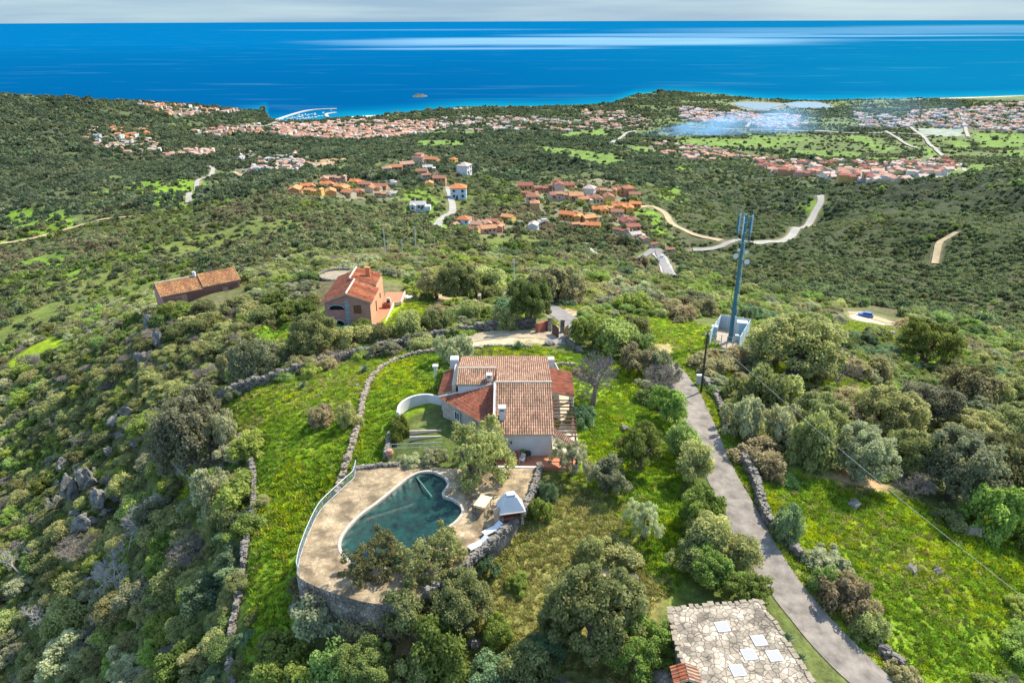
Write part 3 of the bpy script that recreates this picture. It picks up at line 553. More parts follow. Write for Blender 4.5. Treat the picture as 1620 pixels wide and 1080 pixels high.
def make_protos():
    sd_ = 11
    for kn, mn, cr, up, nl in (('olive', 'leaf_olive', .24, .35, 6000), ('green', 'leaf_green', .22, .4, 6000), ('dark', 'leaf_dark', .25, .3, 6000), ('silver', 'leaf_silver', .21, .45, 5200), ('brown', 'leaf_brown', .22, .4, 5200), ('blue', 'leaf_blue', .22, .5, 4000)):
        for v in range(3):
            sd_ += 1; crown_mesh(f'{kn}{v}', mn, sd_, 3.0, 2.5 + .35 * v, 52 + 12 * v, int(nl * 1.55), .185, cr=cr, up=up)
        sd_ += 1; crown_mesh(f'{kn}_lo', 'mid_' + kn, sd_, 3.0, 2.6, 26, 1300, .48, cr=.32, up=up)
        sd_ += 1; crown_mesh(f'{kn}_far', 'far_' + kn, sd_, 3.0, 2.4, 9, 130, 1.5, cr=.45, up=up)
    for kn, mn, nl in (('big_olive', 'leaf_olive', 17000), ('big_dark', 'leaf_dark', 17000), ('big_green', 'leaf_green', 15000), ('big_silver', 'leaf_silver', 14000)):
        sd_ += 1; crown_mesh(kn, mn, sd_, 3.0, 2.8, 150, int(nl * 1.6), .115, cr=.155, up=.3)
    # loose crowns through which the limbs show
    for kn, mn in (('loose_olive', 'leaf_olive'), ('loose_silver', 'leaf_silver'), ('loose_green', 'leaf_green')):
        sd_ += 1; crown_mesh(kn, mn, sd_, 3.0, 2.6, 85, 10000, .12, cr=.14, up=.2)
    crown_mesh('airy_olive', 'leaf_olive', 881, 3.0, 2.8, 105, 9500, .115, cr=.115, up=.2)
    V, Fc = twig_tree(66, 3.0, 2.9, depth=7, r0=.17, base=1, spread=.62); o = mk('twigs', V, Fc, MATS['twig']); PROTO['bare_big'] = o.data; bpy.data.objects.remove(o)
    for v in range(3):
        V, Fc = twig_tree(70 + v, 3.0, 2.7, depth=6, r0=.07, base=3, spread=.62); o = mk('twigs', V, Fc, MATS['twig']); PROTO[f'bare{v}'] = o.data; bpy.data.objects.remove(o)
    V, Fc = twig_tree(90, 3.0, 2.6, depth=5, r0=.10, base=2, spread=.7); o = mk('dead', V, Fc, MATS['dead_wood']); PROTO['dead0'] = o.data; bpy.data.objects.remove(o)
    V, Fc = twig_tree(93, 3.0, 2.2, depth=5, r0=.10, base=3, spread=.6); o = mk('dead', V, Fc, MATS['dead_wood']); PROTO['dead1'] = o.data; bpy.data.objects.remove(o)
    for v in range(3):
        V, Fc = twig_tree(50 + v, 1.9, 2.6, depth=3, r0=.2, base=1 + v % 2, spread=.5); o = mk('trunk', V, Fc, MATS['bark']); PROTO[f'trunk{v}'] = o.data; bpy.data.objects.remove(o)
    # grass tufts
    for kn, c1, c2 in (('tuft', (.150, .235, .016), (.29, .40, .030)), ('tuft_yellow', (.27, .33, .010), (.50, .53, .02)), ('tuft_dry', (.24, .24, .06), (.42, .38, .14)), ('tuft_dark', (.090, .165, .015), (.19, .30, .028))):
        leafmat(kn, c1, c2)
        g = np.random.default_rng(5); n = 26; V = []; T = []
        for i in range(n):
            a = g.uniform(0, 6.28); r = g.uniform(0, .35); x, y = r * math.cos(a), r * math.sin(a); h = g.uniform(.12, .34); dx, dy = g.normal(0, .12, 2); w = g.uniform(.05, .11); q = g.uniform(0, 3.14)
            V += [(x - w * math.cos(q), y - w * math.sin(q), 0), (x + w * math.cos(q), y + w * math.sin(q), 0), (x + dx + w * .5, y + dy, h), (x + dx - w * .5, y + dy + w * .4, h * .95)]; T += [g.random()] * 4
        o = mk(kn, V, np.arange(4 * n).reshape(-1, 4), MATS[kn], attrs={'tint': ('FLOAT', T)}); PROTO[kn] = o.data; bpy.data.objects.remove(o)
def scatter(name, groups, **tags):
    """groups: list of (source object, points (n,3), scale (n,3), rotz (n,)) -> one object whose nodes place copies of visible plants"""
    pts = np.concatenate([g[1] for g in groups]); sc = np.concatenate([g[2] for g in groups]); rz = np.concatenate([g[3] for g in groups]); ids = np.concatenate([np.full(len(g[1]), i) for i, g in enumerate(groups)])
    o = mk(name, pts, [], attrs={'s': ('FLOAT_VECTOR', sc), 'rz': ('FLOAT', rz), 'k': ('INT', ids)})
    ng = bpy.data.node_groups.new(name, 'GeometryNodeTree'); ng.interface.new_socket('Geometry', in_out='INPUT', socket_type='NodeSocketGeometry'); ng.interface.new_socket('Geometry', in_out='OUTPUT', socket_type='NodeSocketGeometry')
    gi = ng.nodes.new('NodeGroupInput'); go = ng.nodes.new('NodeGroupOutput'); jn = ng.nodes.new('GeometryNodeJoinGeometry')
    def na(nm, ty): a = ng.nodes.new('GeometryNodeInputNamedAttribute'); a.data_type = ty; a.inputs['Name'].default_value = nm; return a
    aS, aR, aK = na('s', 'FLOAT_VECTOR'), na('rz', 'FLOAT'), na('k', 'INT'); cb = ng.nodes.new('ShaderNodeCombineXYZ'); ng.links.new(aR.outputs['Attribute'], cb.inputs['Z'])
    mp_ = ng.nodes.new('GeometryNodeMeshToPoints'); ng.links.new(gi.outputs[0], mp_.inputs['Mesh'])
    for i, g in enumerate(groups):
        ip = ng.nodes.new('GeometryNodeInstanceOnPoints'); oi = ng.nodes.new('GeometryNodeObjectInfo'); oi.inputs['Object'].default_value = g[0]; oi.transform_space = 'ORIGINAL'; oi.inputs['As Instance'].default_value = True
        cm = ng.nodes.new('FunctionNodeCompare'); cm.data_type = 'INT'; cm.operation = 'EQUAL'
        ng.links.new(aK.outputs['Attribute'], [s for s in cm.inputs if s.type == 'INT'][0]); [s for s in cm.inputs if s.type == 'INT'][1].default_value = i
        ng.links.new(mp_.outputs[0], ip.inputs['Points']); ng.links.new(cm.outputs[0], ip.inputs['Selection']); ng.links.new(oi.outputs['Geometry'], ip.inputs['Instance']); ng.links.new(aS.outputs['Attribute'], ip.inputs['Scale']); ng.links.new(cb.outputs[0], ip.inputs['Rotation'])
        ng.links.new(ip.outputs[0], jn.inputs[0])
    ng.links.new(jn.outputs[0], go.inputs[0]); md = o.modifiers.new('place', 'NODES'); md.node_group = ng; o['kind'] = 'stuff'
    for a, b in tags.items(): o[a] = b
    return o
# ------------------------------------------------------------------ planting
OCC = []                                                # (x, y, radius) already taken by a trunked tree
ORD = ['', 'second', 'third', 'fourth', 'fifth', 'sixth', 'seventh', 'eighth', 'ninth', 'tenth', 'eleventh', 'twelfth', 'thirteenth', 'fourteenth', 'fifteenth', 'sixteenth', 'seventeenth', 'eighteenth', 'nineteenth', 'twentieth'] + ['twenty-' + q for q in ('first', 'second', 'third', 'fourth', 'fifth', 'sixth', 'seventh', 'eighth', 'ninth')] + ['thirtieth'] + ['thirty-' + q for q in ('first', 'second', 'third', 'fourth', 'fifth', 'sixth', 'seventh', 'eighth', 'ninth')]
LMK = [('the big tiled house', 790, 620), ('the swimming pool', 640, 820), ('the pink house', 565, 465), ('the pink cottage', 315, 460), ('the blue lattice mast', 1155, 535), ('the dark power pole', 1106, 615), ('the blue parked car', 1375, 500),
       ('the flagstone roof', 1160, 1010), ('the entrance gate', 875, 535), ('the rubble wall', 1235, 840), ('the long dry-stone wall', 480, 590), ('the green field', 440, 800), ('the rocky cliff', 130, 770), ('the yellow grassy ledge', 50, 570),
       ('the lane bend', 1140, 750), ('the sloping meadow', 1480, 920), ('the bare earth patch', 1350, 765), ('the round terrace', 520, 428), ('the curved white wall', 660, 640), ('the grey metal pole', 812, 440), ('the lower scrub slope', 150, 1010), ('the village road', 700, 350), ('the white parked car', 1046, 405), ('the bare clearing', 1420, 600), ('the sandy track', 1480, 400)]
def label_all(items):
    """items: (object, px, py, description) ; gives each one a label that singles it out"""
    G_ = {}
    for o, px, py, ds in items:
        if 'label' in o: continue
        nm, lx, ly = min(LMK, key=lambda q: math.hypot(px - q[1], (py - q[2]) * 1.3)); dx, dy = px - lx, (py - ly) * 1.3
        rel = ('beyond' if dy < 0 else 'in front of') if abs(dy) > abs(dx) else ('to the left of' if dx < 0 else 'to the right of')
        G_.setdefault((ds, rel, nm), []).append((math.hypot(dx, dy), o))
    for (ds, rel, nm), L_ in G_.items():
        L_.sort(key=lambda q: q[0])
        for i, (_, o) in enumerate(L_):
            if len(L_) == 1: o['label'] = f'{ds} {rel} {nm}'
            elif i < len(ORD): o['label'] = f'{ds} {rel} {nm}, {(ORD[i] + " ") if i else ""}closest'
            else: o['label'] = f'{ds} deep in the scrub {rel} {nm}'
DESC = {'olive': 'grey green', 'green': 'fresh green', 'dark': 'dark green', 'silver': 'silvery', 'brown': 'brownish', 'blue': 'low bluish green', 'bare': 'leafless grey', 'bare_big': 'spreading leafless purple-grey', 'dead': 'dead bleached', 'big_olive': 'wide grey green', 'big_dark': 'huge dark green', 'big_green': 'broad green', 'big_silver': 'broad silvery', 'loose_olive': 'open-crowned olive green', 'loose_silver': 'open-crowned silvery', 'loose_green': 'open-crowned green', 'airy_olive': 'sparse see-through olive'}
ITEMS = []
def tree(px, py, wpx, kind, hr=.75, trunk=True, label=None, lift=.30, rz=None, z=None):
    p = G(px, py) if z is None else P(px, py, z); s = proj(*p)[2]; wd = wpx / s; H = wd * hr
    rz = rng.uniform(0, 6.28) if rz is None else rz; base = kind.rstrip('0123456789')
    key = kind if kind in PROTO else kind + str(rng.integers(0, 3)) if kind != 'dead' else 'dead0'
    nm = {'bare': 'bare_tree', 'bare_big': 'bare_tree', 'dead': 'dead_tree'}.get(base, 'tree' if trunk else 'bush')
    OCC.append((p.x, p.y, wd * .42))
    big = 'small' if wd < 3.5 else 'large' if wd > 7.5 and not base.startswith('big') else ''
    ds = ' '.join(filter(None, [big, DESC[base], 'tree' if trunk or base in ('bare', 'dead') else 'bush']))
    if not trunk or base in ('bare', 'bare_big', 'dead'):
        o = bpy.data.objects.new(nm, PROTO[key]); COL.objects.link(o); o.location = (p.x, p.y, p.z - .1); o.scale = (wd / 6, wd / 6, H / 2.6); o.rotation_euler = (0, 0, rz); tag(o, label, 'tree' if base in ('bare', 'bare_big', 'dead') else 'bush', 'bushes and small trees around the houses')
        ITEMS.append((o, px, py - wpx * .3, ds)); return o
    e = empty(nm, (p.x, p.y, p.z - .1), label, 'tree', 'trees around the houses', rz); e.scale = (wd / 6, wd / 6, wd / 6)
    c = bpy.data.objects.new('crown', PROTO[key]); COL.objects.link(c); c.parent = e; c.location = (0, 0, 6 * hr * lift); c.scale = (1, 1, 6 * hr * (1 - lift) / 2.7)
    t = bpy.data.objects.new('trunk', PROTO[f'trunk{rng.integers(0, 3)}']); COL.objects.link(t); t.parent = e; t.scale = (1, 1, 6 * hr * .75 / 2.6)
    ITEMS.append((e, px, py - wpx * .3, ds)); return e
# base px, base py, crown width px, kind, height ratio, trunk
TREES = [(750,772,128,'airy_olive',.95,1),(590,915,112,'airy_olive',.82,1),(682,915,122,'airy_olive',.82,1),(930,1035,170,'big_olive',.90,1),(1000,1060,110,'big_green',.8,1),(880,1000,90,'big_olive',.8,1),
 (936,640,128,'bare_big',.72,1),(1012,852,64,'loose_silver',1.1,1),(935,885,55,'olive',.8,1),(846,822,42,'green',.95,0),(900,752,72,'loose_silver',.85,1),(955,780,66,'silver',.8,1),(1008,742,98,'loose_green',.85,1),
 (1050,668,64,'green',.85,1),(1068,720,66,'dark',.85,1),(1085,762,72,'olive',.9,1),(1100,822,78,'green',.9,1),(1118,872,84,'olive',.85,1),(1085,905,60,'olive',.85,1),(1130,925,80,'green',.8,1),(1180,950,74,'green',.75,1),(1160,900,70,'olive',.8,1),
 (1045,628,72,'bare1',.75,1),(1010,590,64,'brown',.7,1),(1048,600,60,'silver',.8,0),(975,562,92,'dark',.62,1),(940,545,72,'green',.65,1),(1012,565,58,'dark',.7,1),(925,530,40,'dark',.7,0),(1000,530,50,'olive',.6,0),
 (835,515,74,'big_dark',1.0,1),(720,478,80,'big_olive',.8,1),(765,470,66,'olive',.85,1),(690,472,60,'brown',.8,1),(880,478,84,'brown',.75,1),(800,520,50,'olive',.7,0),(905,480,50,'brown',.7,0),
 (508,566,100,'big_olive',.72,1),(460,573,56,'olive',.8,1),(552,557,66,'olive',.75,1),(598,549,52,'olive',.75,0),(648,538,58,'olive',.7,0),(690,525,50,'olive',.7,0),(735,512,50,'olive',.75,0),(765,506,36,'green',.7,0),(405,594,76,'silver',.75,0),(372,592,62,'brown',.8,0),(440,582,40,'silver',.8,0),
 (716,568,56,'silver',.75,0),(510,668,58,'brown',.55,0),(553,672,38,'olive',1.0,0),(632,692,40,'green',.8,0),(648,735,42,'silver',.5,0),(686,731,42,'silver',.5,0),(920,668,52,'blue',.5,0),(700,615,34,'green',.8,0),(862,790,40,'blue',.8,0),
 (318,745,150,'big_silver',.9,1),(350,800,70,'silver',.9,0),(352,850,60,'olive',.9,0),(290,690,70,'bare2',.9,1),(362,705,60,'silver',1.0,0),
 (1250,600,160,'big_olive',.62,1),(1190,650,92,'olive',.8,0),(1168,690,74,'silver',1.0,0),(1215,640,80,'olive',.7,0),(1460,575,92,'big_green',.75,1),(1325,605,90,'bare0',.6,1),(1280,600,70,'brown',.6,0),(1385,600,60,'brown',.6,0),
 (1300,700,110,'big_olive',.7,1),(1350,760,120,'big_silver',.75,1),(1270,730,84,'olive',.9,0),(1240,700,70,'silver',.85,0),(1390,690,120,'big_olive',.65,1),(1460,680,110,'big_silver',.65,1),(1500,790,150,'big_silver',.75,1),(1590,790,140,'big_olive',.75,1),(1430,750,100,'big_olive',.7,1),(1560,840,90,'green',.8,0),(1620,870,80,'green',.8,0),(1540,720,110,'big_olive',.6,1),(1610,710,110,'big_olive',.6,1),(1520,640,90,'brown',.6,0),(1590,650,90,'big_olive',.6,1),
 (1330,962,104,'brown',.60,0),(1305,930,58,'dark',.7,0),(1375,1010,70,'olive',.6,0),(1238,852,58,'blue',1.0,0),(1425,1075,60,'brown',.5,0),(1215,760,40,'brown',.7,0),(1200,705,50,'olive',.8,0),
 (530,1005,112,'silver',.75,1),(505,960,70,'bare1',.8,1),(590,1020,90,'brown',.7,1),(650,985,92,'olive',.8,1),(735,990,120,'big_olive',.75,1),(700,1060,110,'green',.7,0),(660,1075,80,'olive',.7,0),(580,1080,100,'big_dark',.8,1),(520,1085,110,'dark',.7,0),(450,1110,110,'green',.55,0),(425,1040,46,'bare2',1.1,1),(790,1010,60,'green',.7,0),(770,1085,90,'blue',.5,0),(820,930,44,'green',.5,0),(760,905,56,'blue',.7,0),
 (830,1080,90,'olive',.6,0),(1225,1030,40,'dark',.4,0)]
def make_trees():
    for t in TREES: tree(t[0], t[1], t[2], t[3], t[4], bool(t[5]))
    # bleached dead shrubs on the dark slope
    for px, py, w in ((185,930,90),(30,905,70),(200,870,66),(95,800,44),(215,835,60),(300,760,70),(285,700,60),(95,1040,50),(60,985,60),(160,985,50),(245,800,40),(345,745,46)):
        tree(px, py, w, ['dead0', 'dead1'][px % 2], .8, True, lift=.1)
    # agaves
def agave(px, py, wpx, label):
    p = G(px, py); s = proj(*p)[2]; r = wpx / s / 2; mb = MB(); g = random.Random(px)
    for i in range(34):
        a = i * 2.4; el = .25 + 1.15 * (i / 34); c, sn = math.cos(a), math.sin(a); w = r * .11; L_ = r * g.uniform(.85, 1.1)
        d1 = Vector((c * math.cos(el), sn * math.cos(el), math.sin(el))); q = Vector((-sn, c, 0)); b = Vector((0, 0, .05)); m_ = b + d1 * L_ * .5; t = b + d1 * L_ + Vector((0, 0, -.06))
        mb.add([b - q * w * .6, b + q * w * .6, m_ + q * w, t, m_ - q * w, m_ - Vector((0, 0, w * .6))], [(0, 1, 2, 5), (0, 5, 4), (5, 2, 3), (4, 5, 3)])
    o = mb.build('agave', mat('agave_leaf', (.17, .23, .12), .55, noise=3), None); o.location = p; tag(o, label, 'plant', 'agaves'); OCC.append((p.x, p.y, r))
def hi_ok(x, y):
    px, py, s = proj(x, y, HT(x, y)); return px, py, s
def kinds_at(x, y, u):
    """which kind of bush grows where"""
    v = np.where(np.hypot(x, y) > 250, fbm(x / 70, y / 70, 133, 4), fbm(x / 30, y / 30, 131, 3)); r = np.hypot(x, y); k = np.full(len(x), 'olive', dtype='<U8')
    left = x < -25 - .1 * y; right = (x > .22 * y) & (r > 210)
    t = u * .75 + .12 + (v - .5) * 2.0
    k[t > .38] = 'green'; k[t > .60] = 'dark'; k[t > .74] = 'silver'; k[t > .86] = 'brown'; k[t < .06] = 'blue'
    m = left & (r < 260); k[m & (t <= .30)] = 'olive'; k[m & (t > .30) & (t <= .48)] = 'green'; k[m & (t > .48) & (t <= .56)] = 'dark'; k[m & (t > .56) & (t <= .8)] = 'silver'; k[m & (t > .8)] = 'olive'
    m = (r > 240) & ~right; k[m & (t < .42)] = 'olive'; k[m & (t >= .42) & (t < .74)] = 'dark'; k[m & (t < .12)] = 'green'
    m = right; k[m & (t < .62)] = 'dark'; k[m & (t >= .62) & (t < .7)] = 'green'; k[m & (t >= .7)] = 'olive'
    m = (r > 700); k[m & (t < .62)] = 'dark'; k[m & (t > .75)] = 'olive'
    return k
def plant():
    # near ground: throw darts so that crowns barely overlap
    pts = []; cell = {}
    def free(x, y, r):
        cx, cy = int(x // 5), int(y // 5)
        for i in range(cx - 1, cx + 2):
            for j in range(cy - 1, cy + 2):
                for (a, b, c) in cell.get((i, j), ()):
                    if (a - x) ** 2 + (b - y) ** 2 < ((c + r) * (.53 if x < -20 else .6)) ** 2: return False
        return True
    for (a, b, c) in OCC:
        for i in range(int((a - c) // 5), int((a + c) // 5) + 1):
            for j in range(int((b - c) // 5), int((b + c) // 5) + 1): cell.setdefault((i, j), []).append((a, b, c * 1.15))
    n = 95000; th = rng.uniform(R(-50), R(50), n); q = np.sqrt(rng.uniform(28 ** 2, 250 ** 2, n)); x = q * np.sin(th); y = q * np.cos(th)
    _, bf, _ = ground_info(x, y); keep = rng.random(n) < bf; 
    for p in CLEAR: keep &= poly_dist(x, y, p) > 1.2
    keep &= line_dist(x, y, ROADS['lane'][0]) > 3.6
    th2 = fbm(x / 22, y / 22, 151, 3); x, y, th2 = x[keep], y[keep], th2[keep]
    rad = np.where(rng.random(len(x)) < .25, rng.uniform(1.7, 2.9, len(x)), rng.uniform(.8, 1.8, len(x))) * (.8 + .5 * th2)
    o = np.argsort(-rad[:11000] * 1); order = np.r_[o, np.arange(11000, len(x))]
    X = []
    for i in order:
        if free(x[i], y[i], rad[i]): cell.setdefault((int(x[i] // 5), int(y[i] // 5)), []).append((x[i], y[i], rad[i])); X.append((x[i], y[i], rad[i]))
    X = np.array(X); u = rng.random(len(X)); K = kinds_at(X[:, 0], X[:, 1], u); zz = HT(X[:, 0], X[:, 1]); px, py, s = proj(X[:, 0], X[:, 1], zz)
    vis = (px > 0) & (px < 1620) & (py > 0) & (py < 1095); score = X[:, 2] * s * vis
    top = set(np.argsort(-score)[:262].tolist()); GR = {}; src = {}
    V3 = rng.integers(0, 3, len(X)); RZ = rng.uniform(0, 6.28, len(X)); HS = rng.uniform(.7, 1.15, len(X))
    bare = rng.random(len(X)) < np.where(X[:, 0] < -25 - .1 * X[:, 1], .13, .045)
    for i in range(len(X)):
        r = X[i, 2]; kk = f'{K[i]}{V3[i]}' if not bare[i] else f'bare{V3[i]}'; sc = (r / 3 * 1.08, r / 3 * 1.08, r / 3 * HS[i])
        if i in top or kk not in src:
            o = bpy.data.objects.new('bush', PROTO[kk]); COL.objects.link(o); o.location = (X[i, 0], X[i, 1], zz[i] - .15); o.scale = sc; o.rotation_euler = (0, 0, RZ[i]); tag(o, None, 'bush', 'bushes of the scrub'); src.setdefault(kk, o)
            ITEMS.append((o, px[i], py[i], ('small ' if r < 1.4 else 'large ' if r > 2.4 else '') + DESC['bare' if bare[i] else K[i]] + ' bush'))
        else: GR.setdefault(kk, []).append((X[i, 0], X[i, 1], zz[i] - .15, *sc, RZ[i]))
    # middle and far slopes
    def belt(r0, r1, sp, suf, smin, smax, grp=None):
        a = []; nr = int((r1 - r0) / sp)
        g = np.arange(-r1, r1, sp); gx, gy = np.meshgrid(g, g[g > 0]); gx = gx.ravel() + rng.uniform(-.55, .55, gx.size) * sp; gy = gy.ravel() + rng.uniform(-.55, .55, gy.size) * sp
        r = np.hypot(gx, gy); m = (r > r0) & (r < r1) & (np.abs(gx) < gy * .80 + 8); gx, gy, r = gx[m], gy[m], r[m]
        yc, _ = coast(gx, gy); m = gy < yc - 25; gx, gy, r = gx[m], gy[m], r[m]
        _, bf, _ = ground_info(gx, gy); cl = fbm(gx / 40, gy / 40, 171, 3); m = rng.random(len(gx)) < bf * np.clip(.62 + (cl - .3) * 2.0 + .4 * (gx > .22 * gy), .3, 1); gx, gy, r, cl = gx[m], gy[m], r[m], cl[m]
        hc = {}
        for h in HOUSES:
            for i in range(int((h[0] - h[2]) // 20), int((h[0] + h[2]) // 20) + 1):
                for j in range(int((h[1] - h[2]) // 20), int((h[1] + h[2]) // 20) + 1): hc.setdefault((i, j), []).append(h)
        ok = np.array([not any((a - h[0]) ** 2 + (b - h[1]) ** 2 < (h[2] * 1.25 + 2) ** 2 for h in hc.get((int(a // 20), int(b // 20)), ())) for a, b in zip(gx, gy)]); gx, gy, r, cl = gx[ok], gy[ok], r[ok], cl[ok]
        z = HT(gx, gy); K = kinds_at(gx, gy, rng.random(len(gx)))
        sz = rng.uniform(smin, smax, len(gx)) * np.where(rng.random(len(gx)) < .08, 1.5, 1) * (.5 + .95 * cl) * np.where(gx > .22 * gy, .8, 1); rz = rng.uniform(0, 6.28, len(gx)); hs = rng.uniform(.8, 1.45, len(gx))
        for kn in np.unique(K):
            m = K == kn; kk = kn + suf; rows = np.c_[gx[m], gy[m], z[m] - .2, sz[m] / 3, sz[m] / 3, sz[m] / 3 * hs[m], rz[m]]
            if kk not in src:
                pxx, pyy, _ = proj(rows[:, 0], rows[:, 1], rows[:, 2]); ok = np.nonzero((pxx > 30) & (pxx < 1590) & (pyy < 1000))[0]; j = ok[np.argmax(rows[ok, 3] / np.hypot(rows[ok, 0], rows[ok, 1]))]; q = rows[j]
                o = bpy.data.objects.new('bush', PROTO[kk]); COL.objects.link(o); o.location = q[:3]; o.scale = q[3:6]; o.rotation_euler = (0, 0, q[6]); tag(o, None, 'bush', 'bushes of the scrub'); src[kk] = o; ITEMS.append((o, pxx[j], pyy[j], DESC[kn] + ' distant bush')); rows = np.delete(rows, j, 0)
            GR.setdefault(kk, []).extend(rows.tolist())
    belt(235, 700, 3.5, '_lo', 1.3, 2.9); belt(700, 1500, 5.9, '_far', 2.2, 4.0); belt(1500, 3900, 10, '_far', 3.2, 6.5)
    gl = []
    for kk, rows in GR.items():
        a = np.array(rows); gl.append((src[kk], a[:, :3], a[:, 3:6], a[:, 6]))
    print('SCRUB', sum(len(g[1]) for g in gl), len(X))
    scatter('scrub', gl, label='dense grey green maquis scrub covering the hillsides', category='scrub')
def plant_grass():
    n = 380000; th = rng.uniform(R(-50), R(50), n); q = np.sqrt(rng.uniform(26 ** 2, 200 ** 2, n)); x = q * np.sin(th); y = q * np.cos(th)
    gc, _, tf = ground_info(x, y); m = (tf == 1)
    m |= (tf == 2) | (poly_dist(x, y, LAWN) < 0)
    for p in HARD: m &= poly_dist(x, y, p) > .15
    for nm in ('lane', 'access_road'): m &= line_dist(x, y, ROADS[nm][0]) > ROADS[nm][1] / 2 + .15
    x, y = x[m], y[m]; dryness = np.clip((gc[m][:, 0] / gc[m][:, 1] - .66) * 2.4, 0, 1); r = np.hypot(x, y)
    m = rng.random(len(x)) < np.clip(1.3 - r / 150, .35, 1); x, y = x[m], y[m]; dryness = dryness[m]; z = HT(x, y)
    k1 = fbm(x / 5, y / 5, 181, 3); k2 = fbm(x / 9, y / 9, 187, 3); u = rng.random(len(x)); dry = np.clip((x - .0) / 20, 0, 1) * np.clip((60 - y) / 10, 0, 1) * np.clip((34 - x) / 8, 0, 1)
    K = np.full(len(x), 'tuft', dtype='<U12'); K[(k1 * .7 + u * .3) > .60] = 'tuft_yellow'; K[(k2 * .6 + u * .4) < .36] = 'tuft_dark'; K[(rng.random(len(x)) < dryness) | (u > .96)] = 'tuft_dry'
    s = rng.uniform(.5, 1.1, len(x)) * (.6 + .8 * k2); gl = []; first = True
    G3 = {}
    for kn in np.unique(K):
        i = np.nonzero(K == kn)[0]; px, py, sc = proj(x[i], y[i], z[i]); ok = np.nonzero((px > 50) & (px < 1570) & (py > 500) & (py < 1040))[0]; j = i[ok[np.argmax(s[i][ok])]]
        o = bpy.data.objects.new('grass_clump', PROTO[kn]); COL.objects.link(o); o.location = (x[j], y[j], z[j]); o.scale = (s[j],) * 3
        tag(o, {'tuft': 'lush green grass clump in the meadow', 'tuft_yellow': 'yellow flowering weed clump in the meadow', 'tuft_dark': 'deep green grass clump in the meadow', 'tuft_dry': 'dry straw coloured grass clump in the meadow'}[kn], 'grass clump')
        i = i[i != j]; gl.append((o, np.c_[x[i], y[i], z[i] - .03], np.c_[s[i], s[i], s[i] * .9], rng.uniform(0, 6.28, len(i))))
    print('GRASS', sum(len(g[1]) for g in gl)); scatter('meadow_grass', gl, label='lush spring grass with yellow flowers covering the meadows', category='grass')
# ------------------------------------------------------------------ building materials and helpers
def tile_mat(name, cov, chan, mott=.35, pitch=.24, row=.42):
    m = bpy.data.materials.new(name); m.use_nodes = True; t = m.node_tree; b = t.nodes['Principled BSDF']; l = t.links.new; b.inputs['Roughness'].default_value = .85; b.inputs['Specular IOR Level'].default_value = .15
    uv = N(t, 'ShaderNodeUVMap'); sp = N(t, 'ShaderNodeSeparateXYZ'); l(uv.outputs[0], sp.inputs[0])
    def M(op, a, bb=None):
        n = N(t, 'ShaderNodeMath', operation=op); l(a, n.inputs[0])
        if bb is not None:
            if isinstance(bb, (int, float)): n.inputs[1].default_value = bb
            else: l(bb, n.inputs[1])
        return n.outputs[0]
    u = M('DIVIDE', sp.outputs[0], pitch); fu = M('FRACT', u); ch = M('GREATER_THAN', fu, .56)
    iu = M('FLOOR', M('MULTIPLY', u, 2)); iv = M('FLOOR', M('DIVIDE', sp.outputs[1], row)); cb = N(t, 'ShaderNodeCombineXYZ'); l(iu, cb.inputs[0]); l(iv, cb.inputs[1])
    wn = N(t, 'ShaderNodeTexWhiteNoise', noise_dimensions='2D'); l(cb.outputs[0], wn.inputs['Vector'])
    tc = N(t, 'ShaderNodeTexCoord'); nz = N(t, 'ShaderNodeTexNoise'); nz.inputs['Scale'].default_value = .9; nz.inputs['Detail'].default_value = 6; l(tc.outputs['Object'], nz.inputs['Vector'])
    mx = N(t, 'ShaderNodeMixRGB'); mx.inputs[1].default_value = (*cov, 1); mx.inputs[2].default_value = (*chan, 1); l(ch, mx.inputs[0])
    a = N(t, 'ShaderNodeMapRange'); a.inputs['To Min'].default_value = 1 - mott; a.inputs['To Max'].default_value = 1 + mott; l(wn.outputs['Value'], a.inputs['Value'])
    c = N(t, 'ShaderNodeMapRange'); c.inputs['From Min'].default_value = .3; c.inputs['From Max'].default_value = .7; c.inputs['To Min'].default_value = .7; c.inputs['To Max'].default_value = 1.2; l(nz.outputs['Fac'], c.inputs['Value'])
    sc = N(t, 'ShaderNodeVectorMath', operation='SCALE'); l(mx.outputs[0], sc.inputs[0]); l(M('MULTIPLY', a.outputs[0], c.outputs[0]), sc.inputs['Scale'])
    dk = N(t, 'ShaderNodeMixRGB', blend_type='MIX'); dk.inputs[2].default_value = (.10, .085, .07, 1); l(sc.outputs[0], dk.inputs[1]); l(M('MULTIPLY', M('GREATER_THAN', wn.outputs['Value'], .88), .6), dk.inputs[0]); l(dk.outputs[0], b.inputs['Base Color'])
    MATS[name] = m; return m
tile_mat('tile_main', (.36, .235, .145), (.21, .092, .058)); tile_mat('tile_red', (.34, .12, .065), (.20, .06, .035), .3); tile_mat('tile_orange', (.44, .155, .065), (.25, .065, .03), .4, .26); tile_mat('tile_gold', (.44, .24, .10), (.24, .085, .04), .35, .26)
mat('white_wall', (.52, .51, .49), .85, noise=1.2, var=.10); mat('cream_trim', (.52, .44, .33), .85, noise=2, var=.15); mat('dark_glass', (.02, .025, .03), .15, spec=.5); mat('brown_wood', (.13, .06, .03), .7, noise=6); mat('white_paint', (.58, .58, .56), .6)
mat('pink_wall', (.38, .20, .155), .85, noise=1.5, var=.14); mat('terracotta_floor', (.44, .17, .085), .8, noise=2.5, var=.15); mat('cream_floor', (.50, .42, .30), .85, noise=1.2, var=.2); mat('metal_grey', (.42, .45, .47), .5, metal=.3); mat('blue_stone', (.22, .34, .36), .8, noise=4)
